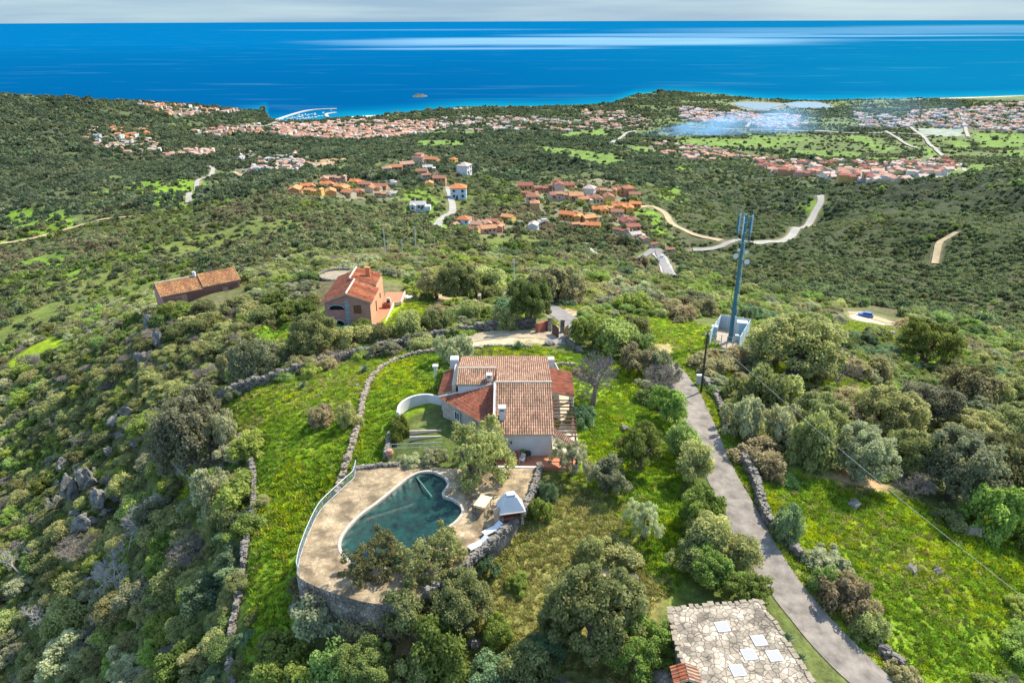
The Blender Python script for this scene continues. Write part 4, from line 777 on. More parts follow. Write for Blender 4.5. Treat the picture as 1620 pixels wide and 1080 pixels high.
mat('red_brick', (.30, .10, .06), .85, noise=6, var=.3); mat('dark_metal', (.05, .05, .055), .5); mat('black', (.02, .02, .02), .7); mat('cream_cloth', (.58, .50, .30), .8)
def stone_mat(name, c1, c2, mortar, scale, rnd=1.0, bump=.5, mw=.06):
    m = bpy.data.materials.new(name); m.use_nodes = True; t = m.node_tree; b = t.nodes['Principled BSDF']; l = t.links.new; b.inputs['Roughness'].default_value = .88; b.inputs['Specular IOR Level'].default_value = .2
    tc = N(t, 'ShaderNodeTexCoord'); nz = N(t, 'ShaderNodeTexNoise'); nz.inputs['Scale'].default_value = 1.6; nz.inputs['Detail'].default_value = 5; l(tc.outputs['Object'], nz.inputs['Vector'])
    ad = N(t, 'ShaderNodeMixRGB', blend_type='LINEAR_LIGHT'); ad.inputs[0].default_value = .12; l(tc.outputs['Object'], ad.inputs[1]); l(nz.outputs['Color'], ad.inputs[2])
    v = N(t, 'ShaderNodeTexVoronoi'); v.inputs['Scale'].default_value = scale; v.inputs['Randomness'].default_value = rnd; l(ad.outputs[0], v.inputs['Vector']); v2 = N(t, 'ShaderNodeTexVoronoi', feature='DISTANCE_TO_EDGE'); v2.inputs['Scale'].default_value = scale; v2.inputs['Randomness'].default_value = rnd; l(ad.outputs[0], v2.inputs['Vector'])
    sp = N(t, 'ShaderNodeSeparateColor'); l(v.outputs['Color'], sp.inputs[0]); mx = N(t, 'ShaderNodeMixRGB'); mx.inputs[1].default_value = (*c1, 1); mx.inputs[2].default_value = (*c2, 1); l(sp.outputs[0], mx.inputs[0])
    rp = N(t, 'ShaderNodeMapRange'); rp.inputs['From Min'].default_value = mw * .4; rp.inputs['From Max'].default_value = mw; l(v2.outputs['Distance'], rp.inputs['Value'])
    m2 = N(t, 'ShaderNodeMixRGB'); m2.inputs[1].default_value = (*mortar, 1); l(rp.outputs[0], m2.inputs[0]); l(mx.outputs[0], m2.inputs[2])
    n2 = N(t, 'ShaderNodeTexNoise'); n2.inputs['Scale'].default_value = .55; n2.inputs['Detail'].default_value = 8; l(tc.outputs['Object'], n2.inputs['Vector']); r2 = N(t, 'ShaderNodeMapRange'); r2.inputs['From Min'].default_value = .38; r2.inputs['From Max'].default_value = .62; r2.inputs['To Min'].default_value = .52; r2.inputs['To Max'].default_value = 1.25; l(n2.outputs['Fac'], r2.inputs['Value'])
    sc = N(t, 'ShaderNodeVectorMath', operation='SCALE'); l(m2.outputs[0], sc.inputs[0]); l(r2.outputs[0], sc.inputs['Scale']); l(sc.outputs[0], b.inputs['Base Color'])
    bp = N(t, 'ShaderNodeBump'); bp.inputs['Strength'].default_value = bump; bp.inputs['Distance'].default_value = .03; l(rp.outputs[0], bp.inputs['Height']); l(bp.outputs[0], b.inputs['Normal']); MATS[name] = m; return m
stone_mat('deck_stone', (.37, .285, .17), (.25, .18, .10), (.23, .17, .10), 2.2, bump=.3, mw=.05); stone_mat('wall_stone', (.36, .31, .25), (.20, .18, .15), (.12, .10, .08), 3.2, mw=.1); stone_mat('flagstone', (.46, .39, .29), (.25, .205, .15), (.15, .12, .085), 2.4, bump=.7, mw=.07)
mat('dry_stone', (.175, .155, .125), .9, noise=2.2, var=.45, bump=.6, bscale=6); mat('rock', (.175, .165, .145), .95, noise=1.3, var=.6, bump=1.0, bscale=2.5, spec=.1)
def roof(name, poly, m, parent, pitch=.24, thick=.14, under=None, amp=.055, row=.42):
    """a plane of curved tiles cut to a convex outline; tiles run down the slope"""
    pts = [Vector(p) for p in poly]; nrm = (pts[1] - pts[0]).cross(pts[2] - pts[0]).normalized()
    if nrm.z < 0: nrm = -nrm
    dn = Vector((nrm.x, nrm.y, 0)); dn = (dn - nrm * dn.dot(nrm)).normalized() if dn.length > 1e-4 else Vector((0, -1, 0)); ac = nrm.cross(dn).normalized(); o = pts[0]
    q = [((p - o).dot(ac), (p - o).dot(dn)) for p in pts]; u0, u1 = min(a for a, _ in q), max(a for a, _ in q); mb = MB(); n = max(1, round((u1 - u0) / pitch)); pw = (u1 - u0) / n
    def span(u):
        v = []
        for i in range(len(q)):
            (a, b), (c, d) = q[i], q[(i + 1) % len(q)]
            if (a <= u <= c) or (c <= u <= a):
                if abs(a - c) < 1e-9: v += [b, d]
                else: v.append(b + (d - b) * (u - a) / (c - a))
        return (min(v), max(v)) if v else (0, 0)
    prof = [(0, 0), (.10, .75), (.28, 1), (.46, .75), (.56, 0), (.78, -.35), (1, 0)]
    for i in range(n):
        s = span(u0 + (i + .5) * pw)
        if s[1] - s[0] < .1: continue
        ks = max(1, int((s[1] - s[0]) / row)); V = []; U = []
        for j in range(ks):
            for vv, lift in ((s[0] + (s[1] - s[0]) * j / ks, 0.0), (s[0] + (s[1] - s[0]) * (j + 1) / ks, .022)):
                for a, h in prof: p = o + ac * (u0 + (i + a) * pw) + dn * vv + nrm * (h * amp + lift + .04); V.append(p); U.append((i * .24 + a * .24, vv))
        k = len(prof); Fc = [(r * k + c, r * k + c + 1, (r + 1) * k + c + 1, (r + 1) * k + c) for r in range(2 * ks - 1) for c in range(k - 1)]
        mb.add(V, Fc, 0, U)
    pl = [p for p in pts]; lo = [p - nrm * thick for p in pts]; mn = len(pl); mb.add([*pl, *lo], [tuple(range(mn)), tuple(range(mn, 2 * mn))[::-1]] + [(i, (i + 1) % mn, mn + (i + 1) % mn, mn + i) for i in range(mn)], 1)
    return mb.build(name, [m, under or MATS['cream_trim']], parent, w=True)
def ridge(pts, parent, m, r=.13, name='ridge'): return MB().tube(pts, r, 8).build(name, m, parent, w=True)
def wall_ring(name, poly, z0, tops, m, parent, caps=False):
    n = len(poly); V = [(p[0], p[1], z0) for p in poly] + [(p[0], p[1], tops[i]) for i, p in enumerate(poly)]; mb = MB(); mb.add(V, [(i, (i + 1) % n, n + (i + 1) % n, n + i) for i in range(n)]); return mb.build(name, m, parent, w=True)
def wall_open(name, p0, p1, z0, z1, ops, m, parent, th=.3, top=None):
    """a wall from p0 to p1 (xy) with real rectangular holes ops = (along0, along1, zlow, zhigh)"""
    p0 = Vector((*p0, 0)); p1 = Vector((*p1, 0)); L_ = (p1 - p0).length; d = (p1 - p0) / L_; n = Vector((-d.y, d.x, 0)); rz = math.atan2(d.y, d.x)
    xs = sorted({0, L_, *[o[0] for o in ops], *[o[1] for o in ops]}); zs = sorted({z0, z1, *[o[2] for o in ops], *[o[3] for o in ops]}); mb = MB()
    for a, b in zip(xs[:-1], xs[1:]):
        for c, e in zip(zs[:-1], zs[1:]):
            if any(o[0] <= (a + b) / 2 <= o[1] and o[2] <= (c + e) / 2 <= o[3] for o in ops): continue
            q = p0 + d * (a + b) / 2 + n * th / 2; mb.box((q.x, q.y, (c + e) / 2), (b - a, th, e - c), rz)
    return mb.build(name, m, parent, w=True)
def window(parent, c, w, h, rz, shutter=None, name='window', fm='white_paint', dep=.12):
    """window centred on c facing local -Y turned by rz"""
    n = Vector((math.sin(rz), -math.cos(rz), 0)); c = Vector(c); mb = MB(); d = Vector((math.cos(rz), math.sin(rz), 0))
    for sx in (-1, 1): q = c + d * sx * (w / 2 - .04); mb.box(q, (.08, dep, h), rz)
    for sz in (-1, 1): mb.box(c + Vector((0, 0, sz * (h / 2 - .04))), (w - .16, dep - .02, .08), rz)
    mb.box(c, (.06, dep - .03, h - .16), rz); f = mb.build(name, MATS[fm], parent, w=True)
    MB().box(c - n * .0, (w - .1, .02, h - .1), rz).build('pane', MATS['dark_glass'], f, w=True)
    if shutter:
        for sx in (-1, 1):
            q = c + d * sx * (w * .75) + n * .06; s = MB().box(q, (w * .46, .05, h), rz)
            for k in range(6): s.box(q + n * .035 + Vector((0, 0, -h * .4 + k * h * .16)), (w * .38, .03, h * .05), rz)
            s.build('shutter', MATS[shutter], f, w=True)
    return f
def dry_wall(name, px, h, wd, label, m='dry_stone', size=.34, group=None, cat='stone wall', z=None, pts=None):
    """stones of uneven size heaped over an earth core along a line"""
    pts = pts or [G(a, b) if z is None else P(a, b, z) for a, b in px]; mb = MB(); g = random.Random(len(label) * 7 + int(pts[0].x * 3)); base = pts[0].copy(); s0 = size * .8
    for i in range(len(pts) - 1):
        a, b = pts[i], pts[i + 1]; d = (b - a); d.z = 0; L_ = d.length
        if L_ < 1e-3: continue
        d.normalize(); n = Vector((-d.y, d.x, 0)); rz = math.atan2(d.y, d.x); k = max(1, round(L_ / 1.2)); hv = [h * g.uniform(.78, 1.1) for _ in range(k)]
        for j in range(k):
            q = a + d * (j + .5) * L_ / k; zg = gz(q.x, q.y) if z is None else z; mb.box((q.x, q.y, zg + hv[j] * .38 - .15), (L_ / k + .05, wd * .55, hv[j] * .8 + .3), rz, 1)
            for _ in range(int(1.5 * L_ / k * (2 * hv[j] + wd) / (s0 * s0))):
                t = g.uniform(-.5, .5) * L_ / k; v = g.random() * (2 * hv[j] + wd)
                if v < wd: off, hh = v - wd / 2, hv[j]
                else: sd_ = 1 if v - wd > hv[j] else -1; hh = (v - wd) % hv[j]; off = sd_ * wd * (.5 - .16 * hh / hv[j])
                c = q + d * t + n * off; s = s0 * math.exp(g.gauss(0, .35))
                mb.box((c.x, c.y, zg + hh - .05), (s * 1.15, s * g.uniform(.7, 1), s * g.uniform(.45, .8)), rz + g.gauss(0, .5), taper=g.uniform(.55, .95))
    o = mb.build(name, [MATS[m], MATS['wall_core']], None, loc=tuple(base)); return tag(o, label, cat, group)
mat('wall_core', (.13, .11, .085), .95, noise=3)
def smooth_wall(name, pts, h, wd, m, label, z0=None, cat='wall', sink=.4, group=None):
    """a rendered wall of even height along a line of points"""
    V = []; Fc = []; n = len(pts); pts = [Vector(p) for p in pts]
    for i, p in enumerate(pts):
        t = (pts[min(i + 1, n - 1)] - pts[max(i - 1, 0)]); t.z = 0; t.normalize(); q = Vector((-t.y, t.x, 0)) * wd / 2; zb = p.z if z0 is None else z0
        V += [(p.x - q.x, p.y - q.y, zb - sink), (p.x + q.x, p.y + q.y, zb - sink), (p.x + q.x, p.y + q.y, zb + h), (p.x - q.x, p.y - q.y, zb + h)]
    for i in range(n - 1): a = i * 4; Fc += [(a + k, a + (k + 1) % 4, a + 4 + (k + 1) % 4, a + 4 + k) for k in range(4)]
    Fc += [(3, 2, 1, 0), tuple(4 * n - 4 + k for k in range(4))]; mb = MB(); mb.add(V, Fc); o = mb.build(name, MATS[m], None, loc=tuple(pts[0])); return tag(o, label, cat, group)
def curve(pts, k=6):
    P3 = [Vector(p) for p in pts]; q = [P3[0] * 2 - P3[1]] + P3 + [P3[-1] * 2 - P3[-2]]; C = []
    for i in range(1, len(q) - 2):
        a, b, c, d = q[i - 1:i + 3]
        for s in range(k): t = s / k; C.append(.5 * ((2 * b) + (c - a) * t + (2 * a - 5 * b + 4 * c - d) * t * t + (3 * b - a - 3 * c + d) * t ** 3))
    return C + [P3[-1]]
def closed_curve(pts, k=6):
    P3 = [Vector(p) for p in pts]; n = len(P3); C = []
    for i in range(n):
        a, b, c, d = P3[i - 1], P3[i], P3[(i + 1) % n], P3[(i + 2) % n]
        for s in range(k): t = s / k; C.append(.5 * ((2 * b) + (c - a) * t + (2 * a - 5 * b + 4 * c - d) * t * t + (3 * b - a - 3 * c + d) * t ** 3))
    return C
from mathutils.geometry import tessellate_polygon
# ------------------------------------------------------------------ pool terrace
DECK = curve([P(a, b, 0) for a, b in [(560,741),(600,737),(660,735),(700,741),(740,741),(790,737),(852,737),(846,765),(832,800),(812,828),(785,852),(760,874),(730,900),(700,922),(670,942),(600,956),(520,936),(471,913),(468,893),(475,868),(487,838),(503,808),(528,783),(556,757)]], 3)
POOL = closed_curve([P(a, b, 0) for a, b in [(633,765),(646,755),(663,747.5),(683,747),(700,755),(705,767),(697,779),(700,786),(713,791),(725,800),(727,811),(717,824),(702,836),(692,858),(645,886),(603,897),(568,894),(546,880),(537,863),(543,843),(566,817),(593,797),(617,778)]], 4)
def offset(poly, r):
    n = len(poly); o = []; a = sum(poly[i].x * poly[(i + 1) % n].y - poly[(i + 1) % n].x * poly[i].y for i in range(n)); s = 1 if a > 0 else -1
    for i in range(n): t = (poly[(i + 1) % n] - poly[i - 1]).normalized(); o.append(poly[i] + Vector((t.y, -t.x, 0)) * r * s)
    return o
PADS.append(([tuple(p[:2]) for p in offset(DECK, -.5)], -1.9, .45))
HOUSE_PAD = GP([(690,560),(880,558),(915,640),(905,735),(700,738),(640,720)]) if False else None
def build_pool():
    cop = offset(POOL, .30); z = .06
    loops = [[p.copy() for p in DECK], [p.copy() for p in cop]]; tris = tessellate_polygon(loops); V = [(p.x, p.y, z) for lp in loops for p in lp]
    mb = MB(); mb.add(V, [t if (Vector(V[t[1]]) - Vector(V[t[0]])).cross(Vector(V[t[2]]) - Vector(V[t[0]])).z > 0 else t[::-1] for t in tris], 0)
    n = len(DECK); S_ = [(p.x, p.y, z) for p in DECK] + [(p.x, p.y, -5.5) for p in DECK]; mb.add(S_, [(i, (i + 1) % n, n + (i + 1) % n, n + i) for i in range(n)], 1)
    struct(mb.build('pool_terrace', [MATS['deck_stone'], MATS['wall_stone']]))
    c = sum(POOL, Vector()) / len(POOL); e = empty('swimming_pool', (c.x, c.y, 0), 'curving freeform swimming pool with white rim under a dark green cover', 'swimming pool')
    n = len(POOL); V = []; prof = [(0, -.6), (0, .05), (.04, .085), (.27, .085), (.30, .03)]
    rings = [offset(POOL, r) for r, _ in prof]
    for (r, h), rg in zip(prof, rings): V += [(p.x, p.y, h + .005) for p in rg]
    mb = MB(); mb.add(V, [(k * n + i, k * n + (i + 1) % n, (k + 1) * n + (i + 1) % n, (k + 1) * n + i) for k in range(len(prof) - 1) for i in range(n)]); mb.build('coping', mat('coping_white', (.38, .34, .27), .7, noise=3, var=.15), e, w=True)
    # the cover: a sagging sheet, ruffled along its edge
    K = 26; V = [(0, 0, 0)] * 0; cc = P(652, 812, 0); cc2 = None; poly = np.array([p[:2] for p in POOL]); Fc = []
    sg = .28; xs = np.arange(poly[:, 0].min(), poly[:, 0].max() + sg, sg / 2); ys = np.arange(poly[:, 1].min(), poly[:, 1].max() + sg, sg / 2)
    A, B = np.meshgrid(xs, ys); d = -poly_dist(A.ravel(), B.ravel(), poly); 
    x, y = A.ravel(), B.ravel()
    rf = np.clip(1 - d / 1.3, 0, 1); ang = np.arctan2(y - cc.y, x - cc.x); zz = -.16 - .45 * np.clip(d / 2.5, 0, 1) ** .7 + rf * .10 * (fbm(ang * 14, d * 1.2, 401, 3) - .5) * 2 + .03 * (fbm(x * 2, y * 2, 405, 3) - .5)
    zz = zz + .10 * np.exp(-(((x - cc.x) * .55 - (y - cc.y) * .83 + 2.2) / .12) ** 2) * (y > cc.y - .5)
    sh = A.shape; idx = np.arange(A.size).reshape(sh); ok = (d > -sg * .7).reshape(sh); q = ok[:-1, :-1] & ok[1:, :-1] & ok[:-1, 1:] & ok[1:, 1:]
    Fc = np.stack([idx[:-1, :-1][q], idx[:-1, 1:][q], idx[1:, 1:][q], idx[1:, :-1][q]], -1); mk_ = mat('pool_cover', (.003, .030, .021), .45, noise=1.1, var=.8, bump=.35, bscale=3, spec=.25)
    zz = np.where(d < 0, np.minimum(zz, -.12), zz); mk('cover', np.c_[x - e.location.x, y - e.location.y, zz], Fc, mk_, e, smooth=True)
    seam = [P(657, 756, -.3), P(668, 770, -.35), P(681, 787, -.3)]; MB().tube([p + Vector((0, 0, .12)) for p in seam], .07, 6).build('seam', mat('seam_green', (.10, .22, .18), .6), e, w=True)
    # guard rail on the outer edge
    rp = DECK[52:70] + [DECK[-1]]; rp = [p for p in DECK if proj(p.x, p.y, 0)[0] < 562 and proj(p.x, p.y, 0)[1] < 918]; rp = sorted(rp, key=lambda p: -p.y); e = empty('guard_rail', (rp[0].x, rp[0].y, .06), 'pale metal guard rail along the outer edge of the pool terrace', 'railing')
    C = curve([p + Vector((.12, 0, .06)) for p in rp], 2); h = 1.0
    MB().tube([p + Vector((0, 0, h)) for p in C], .035, 5).build('handrail', MATS['metal_grey'], e, w=True); MB().tube([p + Vector((0, 0, .12)) for p in C], .025, 5).build('bottom_rail', MATS['metal_grey'], e, w=True)
    b = MB(); L_ = 0; nx = 0; g2 = 0
    for i in range(len(C) - 1):
        s = (C[i + 1] - C[i]).length
        while nx < L_ + s:
            q = C[i].lerp(C[i + 1], (nx - L_) / s)
            if g2 % 10 == 0: MB().tube([q, q + Vector((0, 0, h + .03))], .04, 6).build('post', MATS['metal_grey'], e, w=True)
            else: b.tube([q + Vector((0, 0, .12)), q + Vector((0, 0, h))], .013, 4, caps=False)
            g2 += 1; nx += .14
        L_ += s
    b.build('balusters', MATS['metal_grey'], e, w=True)
    pw = [P(a, b, .06) for a, b in [(852,738),(846,765),(832,800),(812,828),(785,852),(760,874),(730,900),(700,922),(672,941)]]
    dry_wall('stone_parapet', None, .62, .42, 'low mortared stone parapet closing the right side of the pool terrace', 'dry_stone', .26, cat='stone wall', z=.06, pts=curve(pw, 4))
    dry_wall('stone_kerb', [(560,741),(600,737),(630,735)], .3, .3, 'short stone kerb at the top of the pool terrace by the lawn', size=.25, z=.06, cat='kerb')
def build_house():
    e = empty('house', (1.0, 73, 0), 'sprawling white one-storey house with several terracotta tiled roofs above the pool', 'house'); Wt = MATS['white_wall']; T = MATS['tile_main']; TR = MATS['tile_red']
    xa, xb, yf, yr, yb = -1.9, 4.15, 64.8, 71.9, 81.8; ze, zr, zb = 2.75, 5.2, 3.75
    # right wing: shell on three sides plus a front wall with door and window
    wall_ring('wall', [(xb - .15, yf + .45), (xb - .15, yr), (xb - .15, yb - .2), (xa + .1, yb - .2), (xa + .1, yr), (xa + .1, yf + .45)], -.3, [ze - .05, zr - .2, zb - .1, zb - .1, zr - .2, ze - .05], Wt, e)
    wall_open('front_wall', (xa + .1, yf + .3), (xb - .15, yf + .3), -.3, 2.62, [(.5, 1.4, .9, 1.9)], Wt, e, .3)
    window(e, (xa + 1.05, yf + .5, 1.4), .9, 1.0, 0)
    MB().box((xb - .6, yf + 5, 0), (.1, 1.1, 2.1)).build('side_door', MATS['brown_wood'], e, w=True)
    for y in (68.5,): window(e, (xb - .12, y, 1.5), 1.1, 1.2, R(90), 'brown_wood')
    roof('roof', [(xa - .05, yf, ze), (xb + .15, yf, ze), (xb + .15, yr, zr), (xa - .05, yr, zr)], T, e); roof('roof', [(xa - .05, yr + .01, zr), (xb + .1, yr + .01, zr), (xb + .1, yb, zb), (xa - .05, yb, zb)], T, e)
    ridge([(xa - .1, yr, zr + .06), (xb + .18, yr, zr + .06)], e, MATS['cream_trim']); MB().box((xa - .12, (yf + yr) / 2 + .1, (ze + zr) / 2 + .05), (.22, math.hypot(yr - yf, zr - ze) - .1, .16), tilt=__import__('mathutils').Matrix.Rotation(math.atan2(zr - ze, yr - yf), 3, 'X')).build('verge', Wt, e, w=True)
    # left wing
    xl = -6.45; lr = 76.4; lz = 4.75; lf = 73.5; lfz = 4.1
    wall_ring('wall', [(xa + .05, 73.4), (xa + .05, yb - .25), (xl + .2, yb - .25), (xl + .2, lr), (xl + .2, 73.4)], -.3, [lfz - .1, zb - .1, zb - .1, lz - .15, lfz - .1], Wt, e)
    wall_ring('wall', [(xl + .2, 73.35), (xa + .05, 73.35), (xa + .05, 73.3), (xl + .2, 73.3)], -.3, [lfz - .1] * 4, Wt, e)
    roof('roof', [(xl, lf, lfz), (xa - .1, lf, lfz), (xa - .1, lr, lz), (xl, lr, lz)], T, e); roof('roof', [(xl, lr + .01, lz), (xa - .07, lr + .01, lz), (xa - .07, yb, zb), (xl, yb, zb)], T, e); ridge([(xl - .03, lr, lz + .06), (xa - .1, lr, lz + .06)], e, MATS['cream_trim'])
    # diagonal red roof between the wings
    pl = lambda x, y: 2.45 + .27 * ((x + 8.5) + (y - 73.5))
    roof('red_roof', [(-8.5, 73.5, pl(-8.5, 73.5)), (-2.02, 66.4, pl(-2.02, 66.4)), (-2.02, 73.42, pl(-2.02, 73.42))], TR, e)
    ridge([(-8.5, 73.5, pl(-8.5, 73.5) + .1), (-6.3, 73.48, pl(-6.3, 73.5) + .1), (-2.1, 73.42, pl(-2.1, 73.5) + .1)], e, MATS['cream_trim'], .11)
    wall_ring('wall', [(-8.1, 73.35), (-7.3, 72.6), (-2.1, 67.0), (-2.0, 73.3)], -.3, [2.35, 2.35, 2.35, 3.9], mat('stone_grey', (.34, .30, .25), .9, noise=2), e)
    for k, t in enumerate((.3, .62)):
        c = Vector((-8.0, 73.2, 1.35)).lerp(Vector((-2.1, 66.9, 1.35)), t); window(e, (c.x - .05, c.y - .05, 1.35), .9, 1.1, R(-47))
    # lean-to roofs left and right
    roof('lean_to_roof', [(-8.7, 74.6, 2.25), (-7.1, 74.6, 2.75), (-7.1, 80.4, 2.75), (-8.4, 80.4, 2.25)], TR, e); wall_ring('wall', [(-8.4, 74.9), (-7.2, 74.9), (-7.2, 80.2), (-8.2, 80.2)], -.3, [2.1, 2.6, 2.6, 2.1], Wt, e); MB().box((-6.85, 77.6, 1.7), (.45, 5.8, 3.6)).build('parapet', MATS['cream_trim'], e, w=True)
    roof('porch_roof', [(4.4, 73.9, 2.85), (7.05, 73.9, 2.35), (7.2, 80.2, 2.35), (4.4, 80.2, 2.85)], MATS['tile_red'], e)
    for y in (74.3, 77.0, 79.8): MB().tube([(6.85, y, -.2), (6.85, y, 2.2)], .16, 8).build('column', Wt, e, w=True)
    # chimneys
    def chim(x, y, w, d, z0, z1, cap=True):
        c = MB().box((x, y, (z0 + z1) / 2), (w, d, z1 - z0)).build('chimney', Wt, e, w=True); 
        if cap: MB().box((x, y, z1 + .10), (w + .14, d + .14, .08)).box((x - w / 2 + .05, y, z1 + .03), (.1, d, .07)).box((x + w / 2 - .05, y, z1 + .03), (.1, d, .07)).build('chimney_cap', Wt, c, w=True); MB().box((x, y - d / 2 - .005, z1 - .14), (w * .7, .02, .14)).build('flue_opening', MATS['black'], c, w=True)
    chim(-1.15, 67.0, .62, .75, 3.0, 4.75); chim(-2.75, 74.3, .5, .6, 3.8, 4.95); chim(-7.2, 81.0, 1.0, 1.2, -.3, 4.0, False); chim(4.7, 81.0, .75, .9, -.3, 3.9, False)
    MB().prism([(5.2, 80.7), (6.6, 80.7), (6.6, 81.2), (5.2, 81.2)], -.2, [3.3, .3, .3, 3.3]).build('buttress', Wt, e, w=True)
    # pergola of beams on the right and front porch strip
    p = MB()
    for k in range(11): y = 65.2 + k * .78; p.box((5.45, y, 2.35), (2.6, .09, .12))
    p.build('pergola_slats', MATS['brown_wood'], e, w=True); MB().box((6.5, 69.1, 2.24), (.12, 8.2, .14)).build('pergola_beam', MATS['brown_wood'], e, w=True)
    for y in (65.3, 69, 72.9): MB().box((6.5, y, 1), (.2, .2, 2.4)).build('pergola_post', MATS['cream_trim'], e, w=True)
    roof('strip_roof', [(4.4, 64.6, 2.1), (6.4, 62.8, 1.9), (6.75, 63.5, 2.35), (4.4, 66.2, 2.6)], T, e)
    lm = MB().box((-.2, yf + .12, 1.75), (.14, .16, .22)).build('wall_lamp', MATS['black'], e, w=True)
    struct(MB().prism([tuple(P(a, b, 0)[:2]) for a, b in [(783,724),(893,720),(915,735),(905,742),(850,739),(783,738)]], -.6, .09).build('patio', MATS['terracotta_floor']))
    struct(MB().prism([(4.2, 64.4), (7.0, 64.4), (7.2, 80.4), (4.2, 80.4)], -.5, .05).build('side_patio', MATS['cream_floor']))
    smooth_wall('patio_edge', [P(783, 739, .0), P(850, 740.5, 0)], .14, .28, 'white_paint', 'white kerb edging the front of the terracotta patio', cat='kerb')
    # sunken yard left of the house with a white curved wall
    smooth_wall('garden_wall', curve([P(a, b, 0) for a, b in [(628,664),(631,652),(641,643),(656,637),(676,635),(697,640)]], 5), 1.05, .25, 'white_wall', 'white curved garden wall beside the left wing of the big tiled house', z0=0, cat='garden wall')
    for k, (y0, h) in enumerate(((682, .22), (691, .16))): smooth_wall('garden_step', [P(646, y0, 0), P(696, y0 - 1, 0)], h * .6, .13, 'cream_trim', ['upper pale step edging crossing the shaded yard', 'lower pale step edging crossing the shaded yard'][k], cat='step', group='step edgings in the yard')
    dry_wall('low_wall', [(614,690),(612,712),(610,728)], .8, .4, 'short pale stone wall on the left side of the shaded yard', cat='stone wall', size=.28)
    e2 = empty('yard_fence', P(620, 716, 0), 'thin grey wire fence closing the bottom of the shaded yard', 'fence')
    fp = [P(a, 716 - (a - 618) * .04, 0) for a in range(618, 704, 10)]; MB().tube([p + Vector((0, 0, 1.1)) for p in fp], .03, 5).build('top_rail', MATS['metal_grey'], e2, w=True); MB().tube([p + Vector((0, 0, .6)) for p in fp], .015, 4).build('wire', MATS['metal_grey'], e2, w=True)
    for p in fp: MB().tube([p, p + Vector((0, 0, 1.12))], .03, 5).build('post', MATS['metal_grey'], e2, w=True)
    smooth_wall('planter_wall', [P(560 + 0, 742, 0), P(575, 738, 0)], .3, .3, 'cream_trim', 'small pale kerb end where the lawn meets the terrace', cat='kerb')
def build_walls():
    dry_wall('field_wall', [(692,556),(670,558),(650,562),(628,569),(608,578),(592,592),(580,610),(573,630),(569,655),(562,685),(553,715),(543,745),(531,785)], .45, .55, 'winding pale stone wall dividing the lawn from the sloping field', m='field_stone', size=.30)
    dry_wall('boundary_wall', [(338,634),(370,623),(400,612),(440,600),(490,584),(540,570),(600,556),(650,545),(700,534),(750,525),(800,519),(846,518)], 1.35, .6, 'long grey dry-stone wall running below the pink house to the gate', size=.34)
    dry_wall('terrace_wall', [(379,690),(385,706),(394,728),(400,752),(400,785),(396,820),(388,860),(382,900),(375,945),(366,990),(360,1030),(362,1060),(372,1090)], .7, .42, 'long dry-stone wall along the left edge of the green field', size=.30)
    dry_wall('rubble_wall', [(1171,728),(1183,748),(1195,772),(1201,800),(1210,826),(1232,850),(1250,866),(1263,884)], 1.0, .6, 'tumbled rubble stone wall on the right of the narrow lane', size=.33)
    dry_wall('rubble_wall', [(1388,1030),(1405,1045),(1425,1062),(1445,1090)], .8, .6, 'rubble stone wall at the lower right corner beside the lane', size=.33)
    dry_wall('rubble_wall', [(1112,600),(1128,622),(1140,650),(1146,680)], .7, .5, 'overgrown stone wall right of the dark power pole', size=.36)
    dry_wall('rubble_wall', [(1120,560),(1150,563),(1185,568)], .7, .5, 'short grey stone wall in front of the mast enclosure', size=.36)
    dry_wall('rubble_wall', [(598,1005),(590,1035),(578,1060)], .6, .45, 'mossy stone wall among the trees below the pool', size=.34)
    dry_wall('rubble_wall', [(477,930),(466,950),(460,972)], .5, .35, 'short crumbling wall at the foot of the pool retaining wall', size=.3)
    dry_wall('garden_border', [(895,540),(908,550),(921,560)], .5, .4, 'pale stone border running down from the gate', size=.32)
    dry_wall('garden_border', [(735,553),(765,549),(800,548),(840,550)], .3, .4, 'low stone border behind the big tiled house', m='field_stone', size=.34)
    dry_wall('garden_border', [(870,578),(895,577),(905,580)], .3, .3, 'tiny stone border beside the right gable of the big tiled house', m='field_stone', size=.3)
    dry_wall('ruined_wall', [(975,466),(1010,462),(1045,468)], .7, .6, 'reddish tumbled wall in the scrub above the mast meadow', m='red_stone', size=.45)
    dry_wall('ruined_wall', [(1378,535),(1395,531),(1412,531)], .6, .6, 'small pile of pale stones left of the round green tree', m='field_stone', size=.5)
    dry_wall('ruined_wall', [(1515,840),(1550,848),(1575,855)], .6, .6, 'row of pale stones along the shaded top of the right-hand meadow', m='field_stone', size=.5)
mat('field_stone', (.255, .21, .145), .9, noise=2.2, var=.3); mat('red_stone', (.30, .15, .09), .9, noise=2.2, var=.35)
